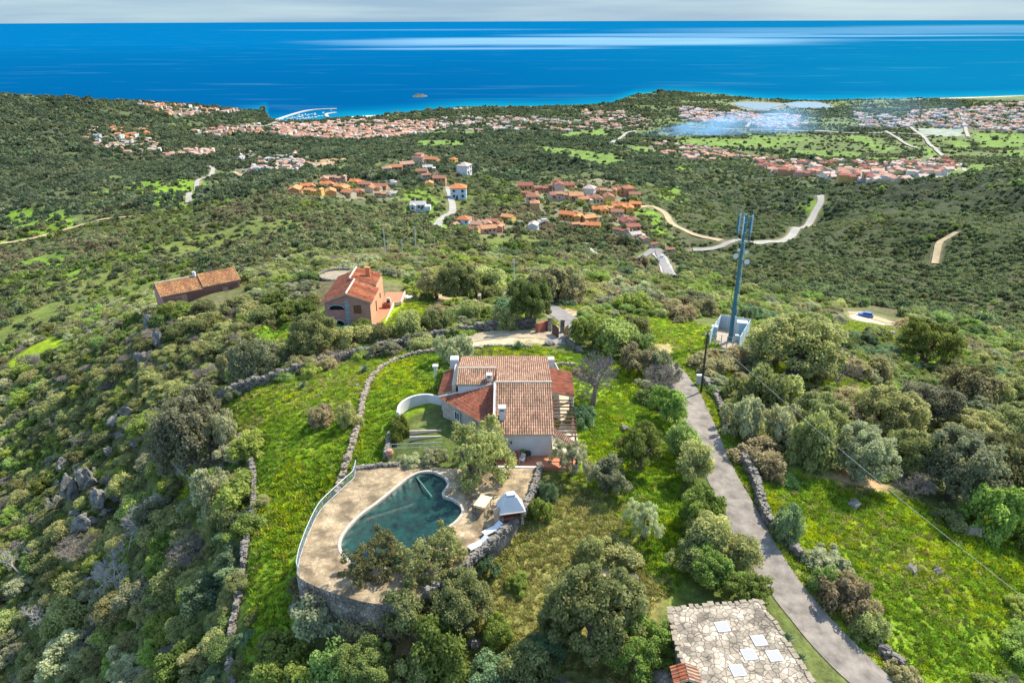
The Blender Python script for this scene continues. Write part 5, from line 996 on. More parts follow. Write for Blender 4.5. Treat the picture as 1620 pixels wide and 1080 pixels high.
def boulder(px, py, w, h, label, group=None, m='rock', seed=0, name='boulder', z=None):
    p = G(px, py); g = np.random.default_rng(seed + px); import bmesh
    bm = bmesh.new(); bmesh.ops.create_icosphere(bm, subdivisions=4, radius=1); co = np.array([v.co[:] for v in bm.verts]); pl = g.normal(size=(26, 3)); pl /= np.linalg.norm(pl, axis=1)[:, None]; dd = g.uniform(.42, .80, 26)
    for a, b in zip(pl, dd): t = co @ a; k = t > b; co[k] -= np.outer(t[k] - b, a)
    co *= (1 + .9 * (fbm(co[:, 0] * 3 + co[:, 2] * 2 + 9, co[:, 1] * 3 - co[:, 2] + 9, seed, 5) - .5))[:, None]; Fc = [[v.index for v in f.verts] for f in bm.faces]; bm.free()
    o = mk(name, co * np.array([w / 2, w / 2 * .8, h / 2]), Fc, MATS[m]); o.location = p + Vector((0, 0, h * .28)); o.rotation_euler = (g.uniform(-.2, .2), g.uniform(-.2, .2), g.uniform(0, 6)); tag(o, label, 'boulder', group); OCC.append((p.x, p.y, w * .45)); return o
ITEMS_R = []
def build_rocks():
    L_ = [(112,790,4.5,7.5,'tall square pale rock pillar on the dark cliff'), (140,775,5,8,'blue-grey rock face right of the pale rock pillar'), (158,800,4,5,'rounded blue-grey boulder below the cliff face'), (182,785,4.5,5,'pale cracked boulder at the right end of the cliff'), (100,745,4,5,'dark boulder above the pale rock pillar'),
          (236,520,4,6,'steep grey rock below the low pink cottage'), (250,548,3.5,6,'dark blue rock slab in the gully below the cottage'), (226,575,3.5,5,'shaded rock at the foot of the gully'), (205,660,4,4,'long grey rock among bushes on the left slope'), (178,672,3.5,3.5,'flat bluish rock left of the long grey rock'), (130,835,4,4,'low blue boulder under the cliff'), (272,655,2.5,2,'small pale rock beside the grey tree')]
    for i, (a, b, w, h, l) in enumerate(L_): boulder(a, b, w, h, l, 'rocks of the left slope', seed=i)
    for i, (a, b) in enumerate([(122,765),(150,752),(168,815),(195,800),(118,812),(90,770),(205,790),(144,828),(238,560),(222,600),(262,585),(190,690),(215,705),(170,720)]):
        ITEMS_R.append((boulder(a, b, 1.6 + (i * 7 % 5) * .35, 1.6 + (i * 3 % 4) * .4, None, 'rocks of the left slope', seed=70 + i), a, b, 'small grey rock'))
    for i, (a, b, w, h, l) in enumerate([(870,545,2.2,1.0,'flat grey boulder on the lawn just inside the gate'), (1349,802,2.2,1.2,'brown boulder at the top of the right-hand meadow'), (1440,905,1.6,.8,'pale stone among plants in the middle of the meadow'), (1480,905,1.5,.8,'greyish stone lying deeper in the meadow'), (745,1075,2,1.2,'grey boulder near the bottom edge below the garden'), (800,1072,2.4,.9,'pale flat boulder on the bare ground at the bottom edge'), (563,610,1.2,.6,'white stone beside the winding field wall'), (1000,915,1.4,.5,'small stone on the dry garden slope'), (985,680,1.8,.8,'grey stone heap under the trees right of the house'), (745,1020,1.6,.8,'rock half hidden by bushes below the pool parapet')]):
        boulder(a, b, w, h, l, seed=40 + i, m='dry_stone' if i else 'rock')
def build_pink():
    zb = -8.9; e = empty('pink_house', (-29, 127, zb), 'two-storey pink house with orange tiled roof and arched loggia', 'house'); pk = MATS['pink_wall']; x0, x1, yf, yb = -33.4, -25.3, 120.4, 134.0; ze, zr, xr = -3.5, -1.9, -29.3
    wall_open('front_wall', (x0, yf), (x1, yf), zb - 2, ze, [(.8, 3.5, zb + 3.3, zb + 4.9), (1.1, 3.4, zb - .1, zb + 1.9), (5.1, 6.5, zb + 3.1, zb + 4.7), (5.7, 6.9, zb - .1, zb + 1.9)], pk, e, .35)
    wall_ring('gable', [(x0, yf + .02), (x1, yf + .02), (x1, yf + .33), (x0, yf + .33)], ze - .01, [ze, ze, ze, ze], pk, e)
    mb = MB(); mb.add([(x0, yf, ze), (x1, yf, ze), (xr, yf, zr - .15)], [(0, 1, 2)]); mb.add([(x0, yf + .3, ze), (x1, yf + .3, ze), (xr, yf + .3, zr - .15)], [(2, 1, 0)]); mb.build('gable_wall', pk, e, w=True)
    wall_open('side_wall', (x1, yf + .35), (x1, yb), zb - 2, ze, [(4.6, 5.7, zb + 1.2, zb + 3.5), (9, 10.1, zb + 2.2, zb + 3.4)], mat('peach_wall', (.50, .27, .15), .85, noise=1.5, var=.1), e, -.3) if False else wall_open('side_wall', (x1 - .3, yf + .35), (x1 - .3, yb), zb - 2, ze, [(4.6, 5.7, zb + 1.2, zb + 3.5), (9, 10.1, zb + 2.2, zb + 3.4)], mat('peach_wall', (.50, .27, .15), .85, noise=1.5, var=.1), e, -.3)  # sunny side wall: paler warmer copy of the pink, sunlight put into colour
    wall_ring('wall', [(x1 - .3, yb), (x0 + .02, yb), (x0 + .02, yf + .35), (x0 + .3, yf + .35), (x0 + .3, yb - .3), (x1 - .3, yb - .3)], zb - 2, [ze] * 6, pk, e)
    MB().box(((x0 + x1) / 2, yf + 3, zb + 2.75), (x1 - x0 - .8, 5, .25)).build('floor_slab', pk, e, w=True); MB().box(((x0 + x1) / 2, yf + 3.2, zb + 2.2), (x1 - x0 - .8, .2, 6.2)).build('inner_wall', MATS['pink_wall'], e, w=True)
    MB().box(((x0 + x1) / 2, yf + 3, zb - .1), (x1 - x0 - .8, 5, .2)).build('ground_slab', MATS['cream_floor'], e, w=True)
    for xc, zc, w, h, up in ((x0 + 2.25, zb + 1.05, 2.3, .85, 1), (x0 + 2.15, zb + 4.2, 2.7, .6, 1)):     # arch spandrels with stone surround
        V = []; n = 12
        for k in range(n + 1): a = math.pi * k / n; V.append((xc - math.cos(a) * w / 2, yf - .03, zc + math.sin(a) * h))
        V2 = [(xc - w / 2, yf - .03, zc + h + .03), (xc + w / 2, yf - .03, zc + h + .03)]; mb = MB(); Q = V + V2; mb.add(Q, [(k, k + 1, n + 1 if k < n // 2 else n + 2) for k in range(n)] + [(n // 2, n + 2, n + 1)]); mb.add([(a, b + .36, c) for a, b, c in Q], [(k + 1, k, n + 1 if k < n // 2 else n + 2) for k in range(n)]); mb.build('arch', pk, e, w=True)
        MB().tube([(a, b - .06, c) for a, b, c in V], .12, 5).build('arch_surround', MATS['blue_stone'], e, w=True)
    for k in range(9): MB().box((x0 + 3.95 + .1 * (k % 2), yf - .04, zb + .3 + k * .62), (.62 + .25 * (k % 2), .1, .42)).build('quoin', MATS['blue_stone'], e, w=True)
    MB().box((x0 + 2.15, yf + .12, zb + 3.55), (2.7, .1, .5)).build('balcony_wall', pk, e, w=True)
    f = MB().box((x0 + 5.8, yf + .1, zb + 3.9), (1.4, .08, 1.6)).build('window', MATS['brown_wood'], e, w=True)
    for sx in (-.35, .35):
        s = MB()
        for k in range(9): s.box((x0 + 5.8 + sx, yf + .04, zb + 3.2 + k * .17), (.58, .04, .1))
        s.build('shutter', mat('shutter_brown', (.20, .09, .04), .7), f, w=True)
    MB().box((x0 + 6.3, yf + .2, zb + .9), (1.2, .08, 2)).build('door', MATS['brown_wood'], e, w=True); MB().box((x1 - .2, yf + 5.5, zb + 2.35), (.08, 1.1, 2.3)).build('side_door', MATS['brown_wood'], e, w=True); window(e, (x1 - .2, yf + 9.9, zb + 2.8), 1.1, 1.2, R(90), None, fm='brown_wood')
    T = MATS['tile_orange']; TD = MATS['tile_red']; ym = 127.6
    roof('roof', [(x0 - .5, yf - .5, ze - .1), (xr, yf - .5, zr), (xr, yb + .3, zr), (x0 - .5, yb + .3, ze - .1)], TD, e, .28)
    roof('roof', [(xr, yf - .5, zr), (x1 + .5, yf - .5, ze - .05), (x1 + .5, ym, ze - .05), (xr, ym, zr)], T, e, .28); roof('upper_roof', [(xr - .9, ym, zr + .25), (x1 - .1, ym, ze + .55), (x1 - .1, yb + .3, ze + .55), (xr - .9, yb + .3, zr + .25)], T, e, .28)
    ridge([(xr, yf - .55, zr + .1), (xr, ym, zr + .1)], e, MATS['cream_trim'], .16); ridge([(xr - .9, ym, zr + .34), (xr - .9, yb + .3, zr + .34)], e, MATS['cream_trim'], .16)
    c = MB().box((xr + 1.9, 131, zr + .3), (.8, .6, 1.7)).build('chimney', mat('orange_plaster', (.46, .16, .07), .85), e, w=True); MB().box((xr + 1.9, 131, zr + 1.25), (.95, .75, .14)).build('chimney_cap', T, c, w=True)
    # terrace at the upper floor on the right
    zt = zb + 1.15; poly = [(x1 - .02, yf - .6), (-22.9, yf - .6), (-22.9, 130.5), (-21.6, 131), (-21.6, 136.8), (-25.3, 137)]
    struct(MB().prism(poly, zb - 3, zt).build('house_terrace', [MATS['terracotta_floor']]))
    smooth_wall('terrace_parapet', [Vector((x1 + .2, yf - .55, zt)), Vector((-22.85, yf - .55, zt)), Vector((-22.85, 130.4, zt)), Vector((-21.55, 131, zt)), Vector((-21.55, 136.8, zt))], .28, .24, 'cream_trim', 'low cream parapet round the terracotta terrace of the pink house', cat='parapet')
    b = empty('barbecue', (-23.9, 128.5, zt), 'red brick barbecue with pale hood on the pink house terrace', 'barbecue'); MB().box((-23.9, 128.5, zt + .45), (1.5, .9, .9)).build('base', MATS['red_brick'], b, w=True); MB().box((-23.5, 128.9, zt + 1.35), (.9, .8, .9), taper=.6).build('hood', MATS['cream_trim'], b, w=True); MB().box((-23.5, 128.45, zt + 1.2), (.5, .05, .45)).build('opening', MATS['black'], b, w=True)
    s0, s1 = G(632, 468), G(690, 478); st = empty('garden_steps', s0, 'flight of white stone steps leading away from the pink house terrace', 'steps')
    for k in range(13): q = s0.lerp(s1, k / 12); MB().box((q.x, q.y, gz(q.x, q.y) + .12), (.75, 1.6, .25), .1 * math.sin(k)).build('step', MATS['white_paint'], st, w=True)
    PTS = [G(a, b) for a, b in [(500,432),(512,440),(540,442),(562,432)]]; 
def build_cottage():
    a = P(254, 466, -13.0); d = P(378, 445, -13.5); ax = (d - a); ax.z = 0; L_ = ax.length; ax.normalize(); n = Vector((-ax.y, ax.x, 0)); zb = -17.0; e = empty('cottage', (a.x, a.y, zb), 'low pink cottage with long golden tiled roof on the ridge', 'cottage'); z1, z2 = -13.3, -11.2; W_ = 7.4
    q = lambda u, v: a + ax * u + n * v
    c = [q(0, .4), q(L_, .4), q(L_, W_ - .3), q(0, W_ - .3)]; wall_open('front_wall', q(.3, .4)[:2], q(L_ - .3, .4)[:2], zb - 2, z1 - .02, [(3.8, 4.9, zb + 1.2, zb + 3.2), (L_ - 4.2, L_ - 3.0, zb + 1.5, zb + 2.9)], MATS['pink_wall'], e)
    wall_ring('wall', [c[1][:2], q(L_, W_ * .5)[:2], c[2][:2], c[3][:2], q(0, W_ * .5)[:2], c[0][:2]], zb - 2, [z1 - .1, z2 - .2, z1 - .1, z1 - .1, z2 - .2, z1 - .1], MATS['pink_wall'], e)
    T = MATS['tile_gold']; Z3 = lambda p, z: (p.x, p.y, z); m_ = L_ * .52
    roof('roof', [Z3(q(-.3, 0), z1), Z3(q(m_, 0), z1), Z3(q(m_, W_ * .5), z2), Z3(q(-.3, W_ * .5), z2)], T, e, .27); roof('roof', [Z3(q(m_, .0), z1 + .35), Z3(q(L_ + .3, .0), z1 + .35), Z3(q(L_ + .3, W_ * .5), z2 + .35), Z3(q(m_, W_ * .5), z2 + .35)], T, e, .27); roof('back_roof', [Z3(q(-.3, W_ * .5), z2), Z3(q(L_ + .3, W_ * .5), z2), Z3(q(L_ + .3, W_), z1), Z3(q(-.3, W_), z1)], T, e, .27)
    ridge([Z3(q(-.3, W_ * .5), z2 + .1), Z3(q(m_, W_ * .5), z2 + .1)], e, MATS['cream_trim']); p = q(m_ - .6, W_ * .5); MB().box((p.x, p.y, z2 + .5), (.6, .6, 1.1)).build('chimney', MATS['white_wall'], e, w=True)
    p = q(4.35, .55); MB().box((p.x, p.y, zb + 2.2), (1.1, .08, 2), math.atan2(ax.y, ax.x)).build('door', MATS['brown_wood'], e, w=True); p = q(L_ - 3.3, .5); window(e, (p.x, p.y, zb + 2.2), 1.2, 1.4, math.atan2(ax.y, ax.x), None, fm='brown_wood')
    # small side wing with a low orange roof at the left foot
    s = P(228, 498, -17.8); roof('side_roof', [(s.x, s.y - 1.4, s.z - .4), (s.x + 3.4, s.y - .9, s.z - .4), (s.x + 3.8, s.y + 1.6, s.z + .2), (s.x + .4, s.y + 1.6, s.z + .2)], MATS['tile_orange'], e, .27); MB().box((s.x + 1.9, s.y, s.z - 1.6), (3.2, 2.4, 2.4)).build('side_wing', MATS['pink_wall'], e, w=True)
    s = P(356, 474, -15.3); roof('porch_roof', [(s.x - 1.2, s.y - .7, s.z - .2), (s.x + 1.4, s.y - .6, s.z - .2), (s.x + 1.4, s.y + .9, s.z + .2), (s.x - 1.2, s.y + .9, s.z + .2)], MATS['tile_orange'], e, .27); MB().box((s.x, s.y + .1, s.z - 1.3), (2.2, 1.2, 2.2)).build('porch', MATS['pink_wall'], e, w=True)
# ------------------------------------------------------------------ mast, poles, cars, gate, garden things
LAG = (('lagoon', [(1160,166),(1180,163),(1215,165),(1238,167),(1225,171),(1200,175),(1178,171)]), ('lagoon', [(1243,165),(1270,162.5),(1300,165),(1316,171),(1280,172.5),(1250,170)]))
for _q in LAG: PADS.append(([tuple(P(a, b, SEA + 1.6)[:2]) for a, b in _q[1]], SEA + .3, 120))
MZ = -3.0; ENC = [(1120,546),(1137,519),(1183,527),(1166,556)]
PADS.append(([tuple(P(a, c, MZ)[:2]) for a, c in ENC], MZ, 2.5))
def build_mast():
    z0 = MZ; b = P(1153, 541, z0); mat('mast_blue', (.045, .15, .185), .5, noise=1.2, var=.15); mat('panel_grey', (.40, .47, .50), .6, noise=1, var=.1)
    e = empty('lattice_mast', b, 'tall teal blue telecom mast with antennas on top inside a walled enclosure', 'mast'); H = 19.6
    MB().tube([b, b + Vector((0, 0, H * .72)), b + Vector((0, 0, H))], [.34, .22, .14], 10).build('pole', MATS['mast_blue'], e, w=True)
    l = MB(); 
    for s in (-.18, .18): l.tube([b + Vector((.62, s, .3)), b + Vector((.34, s, H * .78))], .025, 4)
    for k in range(42): z = .5 + k * .4; x = .62 - .28 * z / (H * .78); l.tube([b + Vector((x, -.18, z)), b + Vector((x, .18, z))], .02, 4, caps=False)
    l.build('ladder', MATS['panel_grey'], e, w=True)
    MB().tube([b + Vector((-.6, 0, H * .35)), b + Vector((-.42, 0, H * .78))], .04, 4).build('cable', MATS['black'], e, w=True)
    for k in range(3):
        z = H * (.80 + .075 * k); r = 1.0; a0 = 0; 
        pl = [b + Vector((math.cos(a0 + i * 2.094) * r, math.sin(a0 + i * 2.094) * r, z)) for i in range(4)]; m_ = MB().tube(pl, .035, 4)
        for i in range(3): m_.tube([b + Vector((0, 0, z)), pl[i]], .03, 4)
        m_.build('frame', MATS['mast_blue'], e, w=True)
    for i in range(6): a = i * 1.047; q = b + Vector((math.cos(a) * 1.0, math.sin(a) * 1.0, H * .93)); MB().box(q, (.22, .16, 2.5), a).tube([q - Vector((0, 0, 2.6)), q + Vector((0, 0, 2.0))], .03, 4).build('antenna', MATS['mast_blue'] if i % 2 else MATS['panel_grey'], e, w=True)
    for i, (dx, z, r) in enumerate(((-.9, .70, .38), (.8, .655, .42), (.55, .73, .3), (-.6, .745, .25))):
        q = b + Vector((dx, -.3, H * z)); MB().tube([q, q + Vector((0, -.28, 0))], [r * .6, r], 12).build('dish', MATS['white_paint'], e, w=True); MB().tube([q, b + Vector((0, 0, H * z))], .035, 4).build('bracket', MATS['mast_blue'], e, w=True)
    cs = [P(a, c, z0) for a, c in ENC]; zt = max(c.z for c in cs); zl = min(c.z for c in cs); c0 = sum(cs, Vector()) / 4
    struct(MB().prism([c[:2] for c in cs], zl - 1, z0 + .06).build('enclosure_floor', mat('gravel_floor', (.36, .29, .22), .9, noise=3)))
    for i, (lb) in enumerate(['left grey panel wall of the mast enclosure', 'back grey panel wall of the mast enclosure', 'right grey panel wall of the mast enclosure']):
        a, c = cs[i].copy(), cs[i + 1].copy(); a.z = c.z = z0; q = empty('panel_wall', a, lb, 'wall', 'panel walls round the mast'); d = (c - a); L_ = d.length; d.normalize(); rz = math.atan2(d.y, d.x); k = 3 if i != 1 else 4
        for j in range(k): m_ = a + d * (j + .5) * L_ / k; MB().box(m_ + Vector((0, 0, .75)), (L_ / k - .1, .07, 2.9), rz).build('panel', MATS['panel_grey'], q, w=True)
        for j in range(k + 1): m_ = a + d * j * L_ / k; MB().box(m_ + Vector((0, 0, .8)), (.1, .14, 3.1), rz).build('post', MATS['white_paint'], q, w=True)
    a, c = cs[3].copy(), cs[0].copy(); a.z = c.z = z0; q = empty('enclosure_gate', a, 'open wire gate and posts on the front of the mast enclosure', 'gate'); d = c - a; m_ = MB()
    for j in range(6): p = a + d * j / 5; MB().box(p + Vector((0, 0, .9)), (.1, .1, 2.2)).build('post', MATS['metal_grey'], q, w=True)
    for z in (.3, 1.2, 1.9): m_.tube([a + Vector((0, 0, z)), c + Vector((0, 0, z))], .02, 4)
    m_.build('wires', MATS['metal_grey'], q, w=True)
    def cab(px, py, w, dd, h, lb):
        p = P(px, py, z0); q = empty('equipment_cabinet', p, lb, 'cabinet'); MB().box(p + Vector((0, 0, h / 2)), (w, dd, h), -.25).build('body', MATS['white_paint'], q, w=True); MB().box(p + Vector((0, 0, h + .04)), (w + .1, dd + .1, .08), -.25).build('lid', MATS['panel_grey'], q, w=True); MB().box(p + Vector((.03, -dd / 2 - .02, h / 2)), (w * .8, .04, h * .85), -.25).build('door', mat('cab_blue', (.30, .50, .54), .5), q, w=True)
    cab(1170, 531, 1.5, 1.2, 2.2, 'tall white equipment cabinet right of the mast foot'); cab(1127, 536, .8, .7, 2.0, 'narrow white cabinet at the left corner of the mast enclosure'); cab(1163, 541, .5, .5, 1.0, 'small white control box close to the mast foot')
def pole(px, py, h, r, m, label, lean=(0, 0), arms=0):
    b = G(px, py); e = empty('utility_pole', b, label, 'pole', None if 'dark' in label else 'utility poles on the slope'); t = b + Vector((lean[0], lean[1], h)); MB().tube([b - Vector((0, 0, .5)), t], [r, r * .65], 8).build('shaft', m, e, w=True)
    for k in range(max(arms, 1)): MB().box(t - Vector((0, 0, .35 + k * .6)), (1.3 if arms else .5, .1, .1), .4).build('crossarm', m, e, w=True)
    for s in (-1, 1): MB().tube([t + Vector((s * .2, 0, -.3)), t + Vector((s * .2, 0, -.05))], .06, 6).build('insulator', MATS['white_paint'], e, w=True)
    OCC.append((b.x, b.y, .4)); return t
def cable(a, b, sag, label, r=.02):
    pts = [a.lerp(b, k / 24) - Vector((0, 0, sag * 4 * (k / 24) * (1 - k / 24))) for k in range(25)]; o = MB().tube(pts, r, 4).build('cable', mat('cable_grey', (.30, .30, .29), .6), None, loc=tuple(a)); tag(o, label, 'cable')
def build_poles():
    mat('dark_wood', (.045, .035, .030), .8, noise=3); mat('galvanised', (.42, .44, .45), .55)
    t0 = pole(1107, 622, 8.2, .15, MATS['dark_wood'], 'dark wooden power pole beside the narrow lane'); g = MATS['galvanised']
    t1 = pole(812, 459, 7.0, .13, g, 'grey metal pole straight beyond the big tiled house'); t2 = pole(609, 408, 9.0, .15, g, 'tall pale pole standing left of the others in the scrub'); t3 = pole(657, 397, 9.0, .15, g, 'tall pale pole in the middle of the scrub slope'); t4 = pole(636, 407, 5.5, .12, g, 'short thin pole between the two tall pale poles'); t5 = pole(687, 398, 5.5, .12, g, 'short pole at the right end of the pole row')
    cable(t0 + Vector((.2, 0, -.3)), Vector((9.5 + 34, 18, 4.0)), 1.1, 'thin grey power cable crossing above the right-hand meadow', .013); cable(t3, t5, .6, 'drooping wire between the two right-hand poles', .03); cable(t4, t3, .6, 'wire from the short pole to the tall middle pole', .03)
def car(p, rz, col, label):
    e = empty('parked_car', p, label, 'car', None, rz); pm = mat('car_' + col, {'blue': (.02, .10, .40), 'white': (.62, .64, .66), 'grey': (.2, .2, .21)}[col], .25, spec=.6)
    sec = [(-2.1, .45, .75, .72), (-1.95, .30, .92, .82), (-1.2, .25, .98, .86), (1.0, .25, .95, .86), (1.9, .28, .82, .80), (2.1, .42, .68, .68)]; V = []
    for x, zl, zh, hw in sec: V += [(x, -hw, zl), (x, -hw, zh - .12), (x, -hw * .9, zh), (x, hw * .9, zh), (x, hw, zh - .12), (x, hw, zl)]
    Fc = [(i * 6 + k, i * 6 + (k + 1) % 6, i * 6 + 6 + (k + 1) % 6, i * 6 + 6 + k) for i in range(5) for k in range(6)] + [tuple(range(6)), tuple(range(30, 36))[::-1]]; mb = MB(); mb.add(V, Fc); mb.build('body', pm, e)
    c = MB(); c.add([(-1.75, -.76, .95), (1.05, -.76, .93), (1.05, .76, .93), (-1.75, .76, .95), (-1.3, -.6, 1.42), (.35, -.6, 1.44), (.35, .6, 1.44), (-1.3, .6, 1.42)], [(0, 1, 5, 4), (1, 2, 6, 5), (2, 3, 7, 6), (3, 0, 4, 7)]); c.build('windows', MATS['dark_glass'], e); MB().box((-.48, 0, 1.45), (1.75, 1.26, .06)).build('roof', pm, e)
    for sx in (-1.3, 1.3):
        for sy in (-.78, .78): w = MB().tube([(sx, sy - .1, .32), (sx, sy + .1, .32)], .32, 14).build('wheel', MATS['black'], e); MB().tube([(sx, sy - .11, .32), (sx, sy + .11, .32)], .17, 10).build('rim', MATS['metal_grey'], w)
    for sy in (-.6, .6): MB().box((2.02, sy, .66), (.12, .3, .13)).build('headlight', MATS['white_paint'], e); MB().box((-2.04, sy, .72), (.1, .28, .12)).build('tail_light', mat('tail_red', (.4, .01, .01), .4), e)
    OCC.append((p[0], p[1], 2.3)); return e
def build_cars():
    p = G(1367, 503); car(p + Vector((0, 0, .1)), 2.7, 'blue', 'bright blue car parked on a pale dirt patch right of the mast'); p = G(1046, 410); car(p + Vector((0, 0, .4)), 1.3, 'white', 'white car parked on the concrete ramp below the village'); p = G(1375, 507)
    o = ribbon('concrete_ramp', [G(a, b) for a, b in [(1034,398),(1046,410),(1052,424),(1058,436)]], 5.0, mat('concrete', (.30, .285, .265), .9, noise=.4), lift=.25, step=2)
    ribbon('lay_by', [G(a, b) for a, b in [(1340,497),(1365,501),(1388,507),(1408,513)]], 4.2, MATS['sandy'], lift=.12, step=2)
    ribbon('pale_ledge', [G(a, b) for a, b in [(866,420),(878,416),(892,417)]], 4.0, MATS['concrete'], lift=.2, step=2); ribbon('lane_stub', [G(a, b) for a, b in [(924,386),(930,396),(942,405)]], 4.5, MATS['concrete'], lift=.3, step=2)
    car(G(1048, 425) + Vector((0, 0, .35)), 1.2, 'grey', 'dark grey car behind the white car on the ramp') if False else None
def build_gate():
    T = MATS; e = empty('entrance_gate', P(872, 536, -1.5), 'pair of dark wooden gate leaves standing open between stone pillars', 'gate')
    a, b = G(868, 524), G(888, 527)
    for q in (a, b): MB().box(q + Vector((0, 0, .9)), (.6, .6, 2.4)).box(q + Vector((0, 0, 2.2)), (.75, .75, .15)).build('pillar', T['wall_stone'], e, w=True)
    for q, r in ((G(877, 532), -1.15), (G(894, 534), 1.2)):
        s = MB(); 
        for k in range(8): s.box(q + Vector((math.cos(r) * (k - 3.5) * .27, math.sin(r) * (k - 3.5) * .27, .85)), (.22, .06, 1.6 + .25 * math.sin(k * .4)), r)
        lf = s.build('gate_leaf', T['brown_wood'], e, w=True); MB().box(q + Vector((0, -.06, .5)), (2.1, .05, .12), r).box(q + Vector((0, -.06, 1.3)), (2.1, .05, .12), r).build('brace', T['dark_metal'], lf, w=True)
    q0, q1 = G(848, 527), G(865, 522); smooth_wall('brick_wall', [q0, q1], 1.6, .5, 'red_brick', 'short reddish brick wall left of the entrance gate', cat='wall')
    ribbon('gate_path', [G(a, b) for a, b in [(868,515),(876,528),(880,545)]], 2.6, mat('path_white', (.24, .22, .19), .9, noise=1.5, var=.15), lift=.06, step=.6)
    ribbon('driveway', [G(a, b) for a, b in [(700,546),(750,534),(800,528),(850,530),(872,530)]], 3.6, mat('drive_sand', (.31, .245, .155), .95, noise=.8, var=.25), lift=.05, step=.8)
    q0 = [G(a, b) for a, b in [(759,470),(764,478)]]; smooth_wall('gate_post_wall', [G(757, 482), G(759, 470)], 1.8, .6, 'field_stone', 'stone gatepost beside the track to the pink house', cat='wall')
    # round stone terrace beyond the pink house
    c = G(535, 437); e = empty('threshing_floor', c, 'round pale terrace with a retaining wall in the scrub behind the pink house', 'terrace'); n = 28; rx, ry = 4.4, 3.8; poly = [(c.x + math.cos(i * 6.283 / n) * rx, c.y + math.sin(i * 6.283 / n) * ry) for i in range(n)]
    MB().prism(poly, c.z - 3, c.z + .35).build('floor', mat('packed_earth', (.27, .22, .15), .9, noise=1), e, w=True); OCC.append((c.x, c.y, 5.5))
    w = MB(); 
    for i in range(n * 2):
        a = i * 3.1416 / n; w.box((c.x + math.cos(a) * (rx + .2), c.y + math.sin(a) * (ry + .2), c.z + .1), (.8, .5, 1.2 + .3 * math.sin(i * 3)), a + 1.57)
    w.build('retaining_wall', T['dry_stone'], e, w=True)
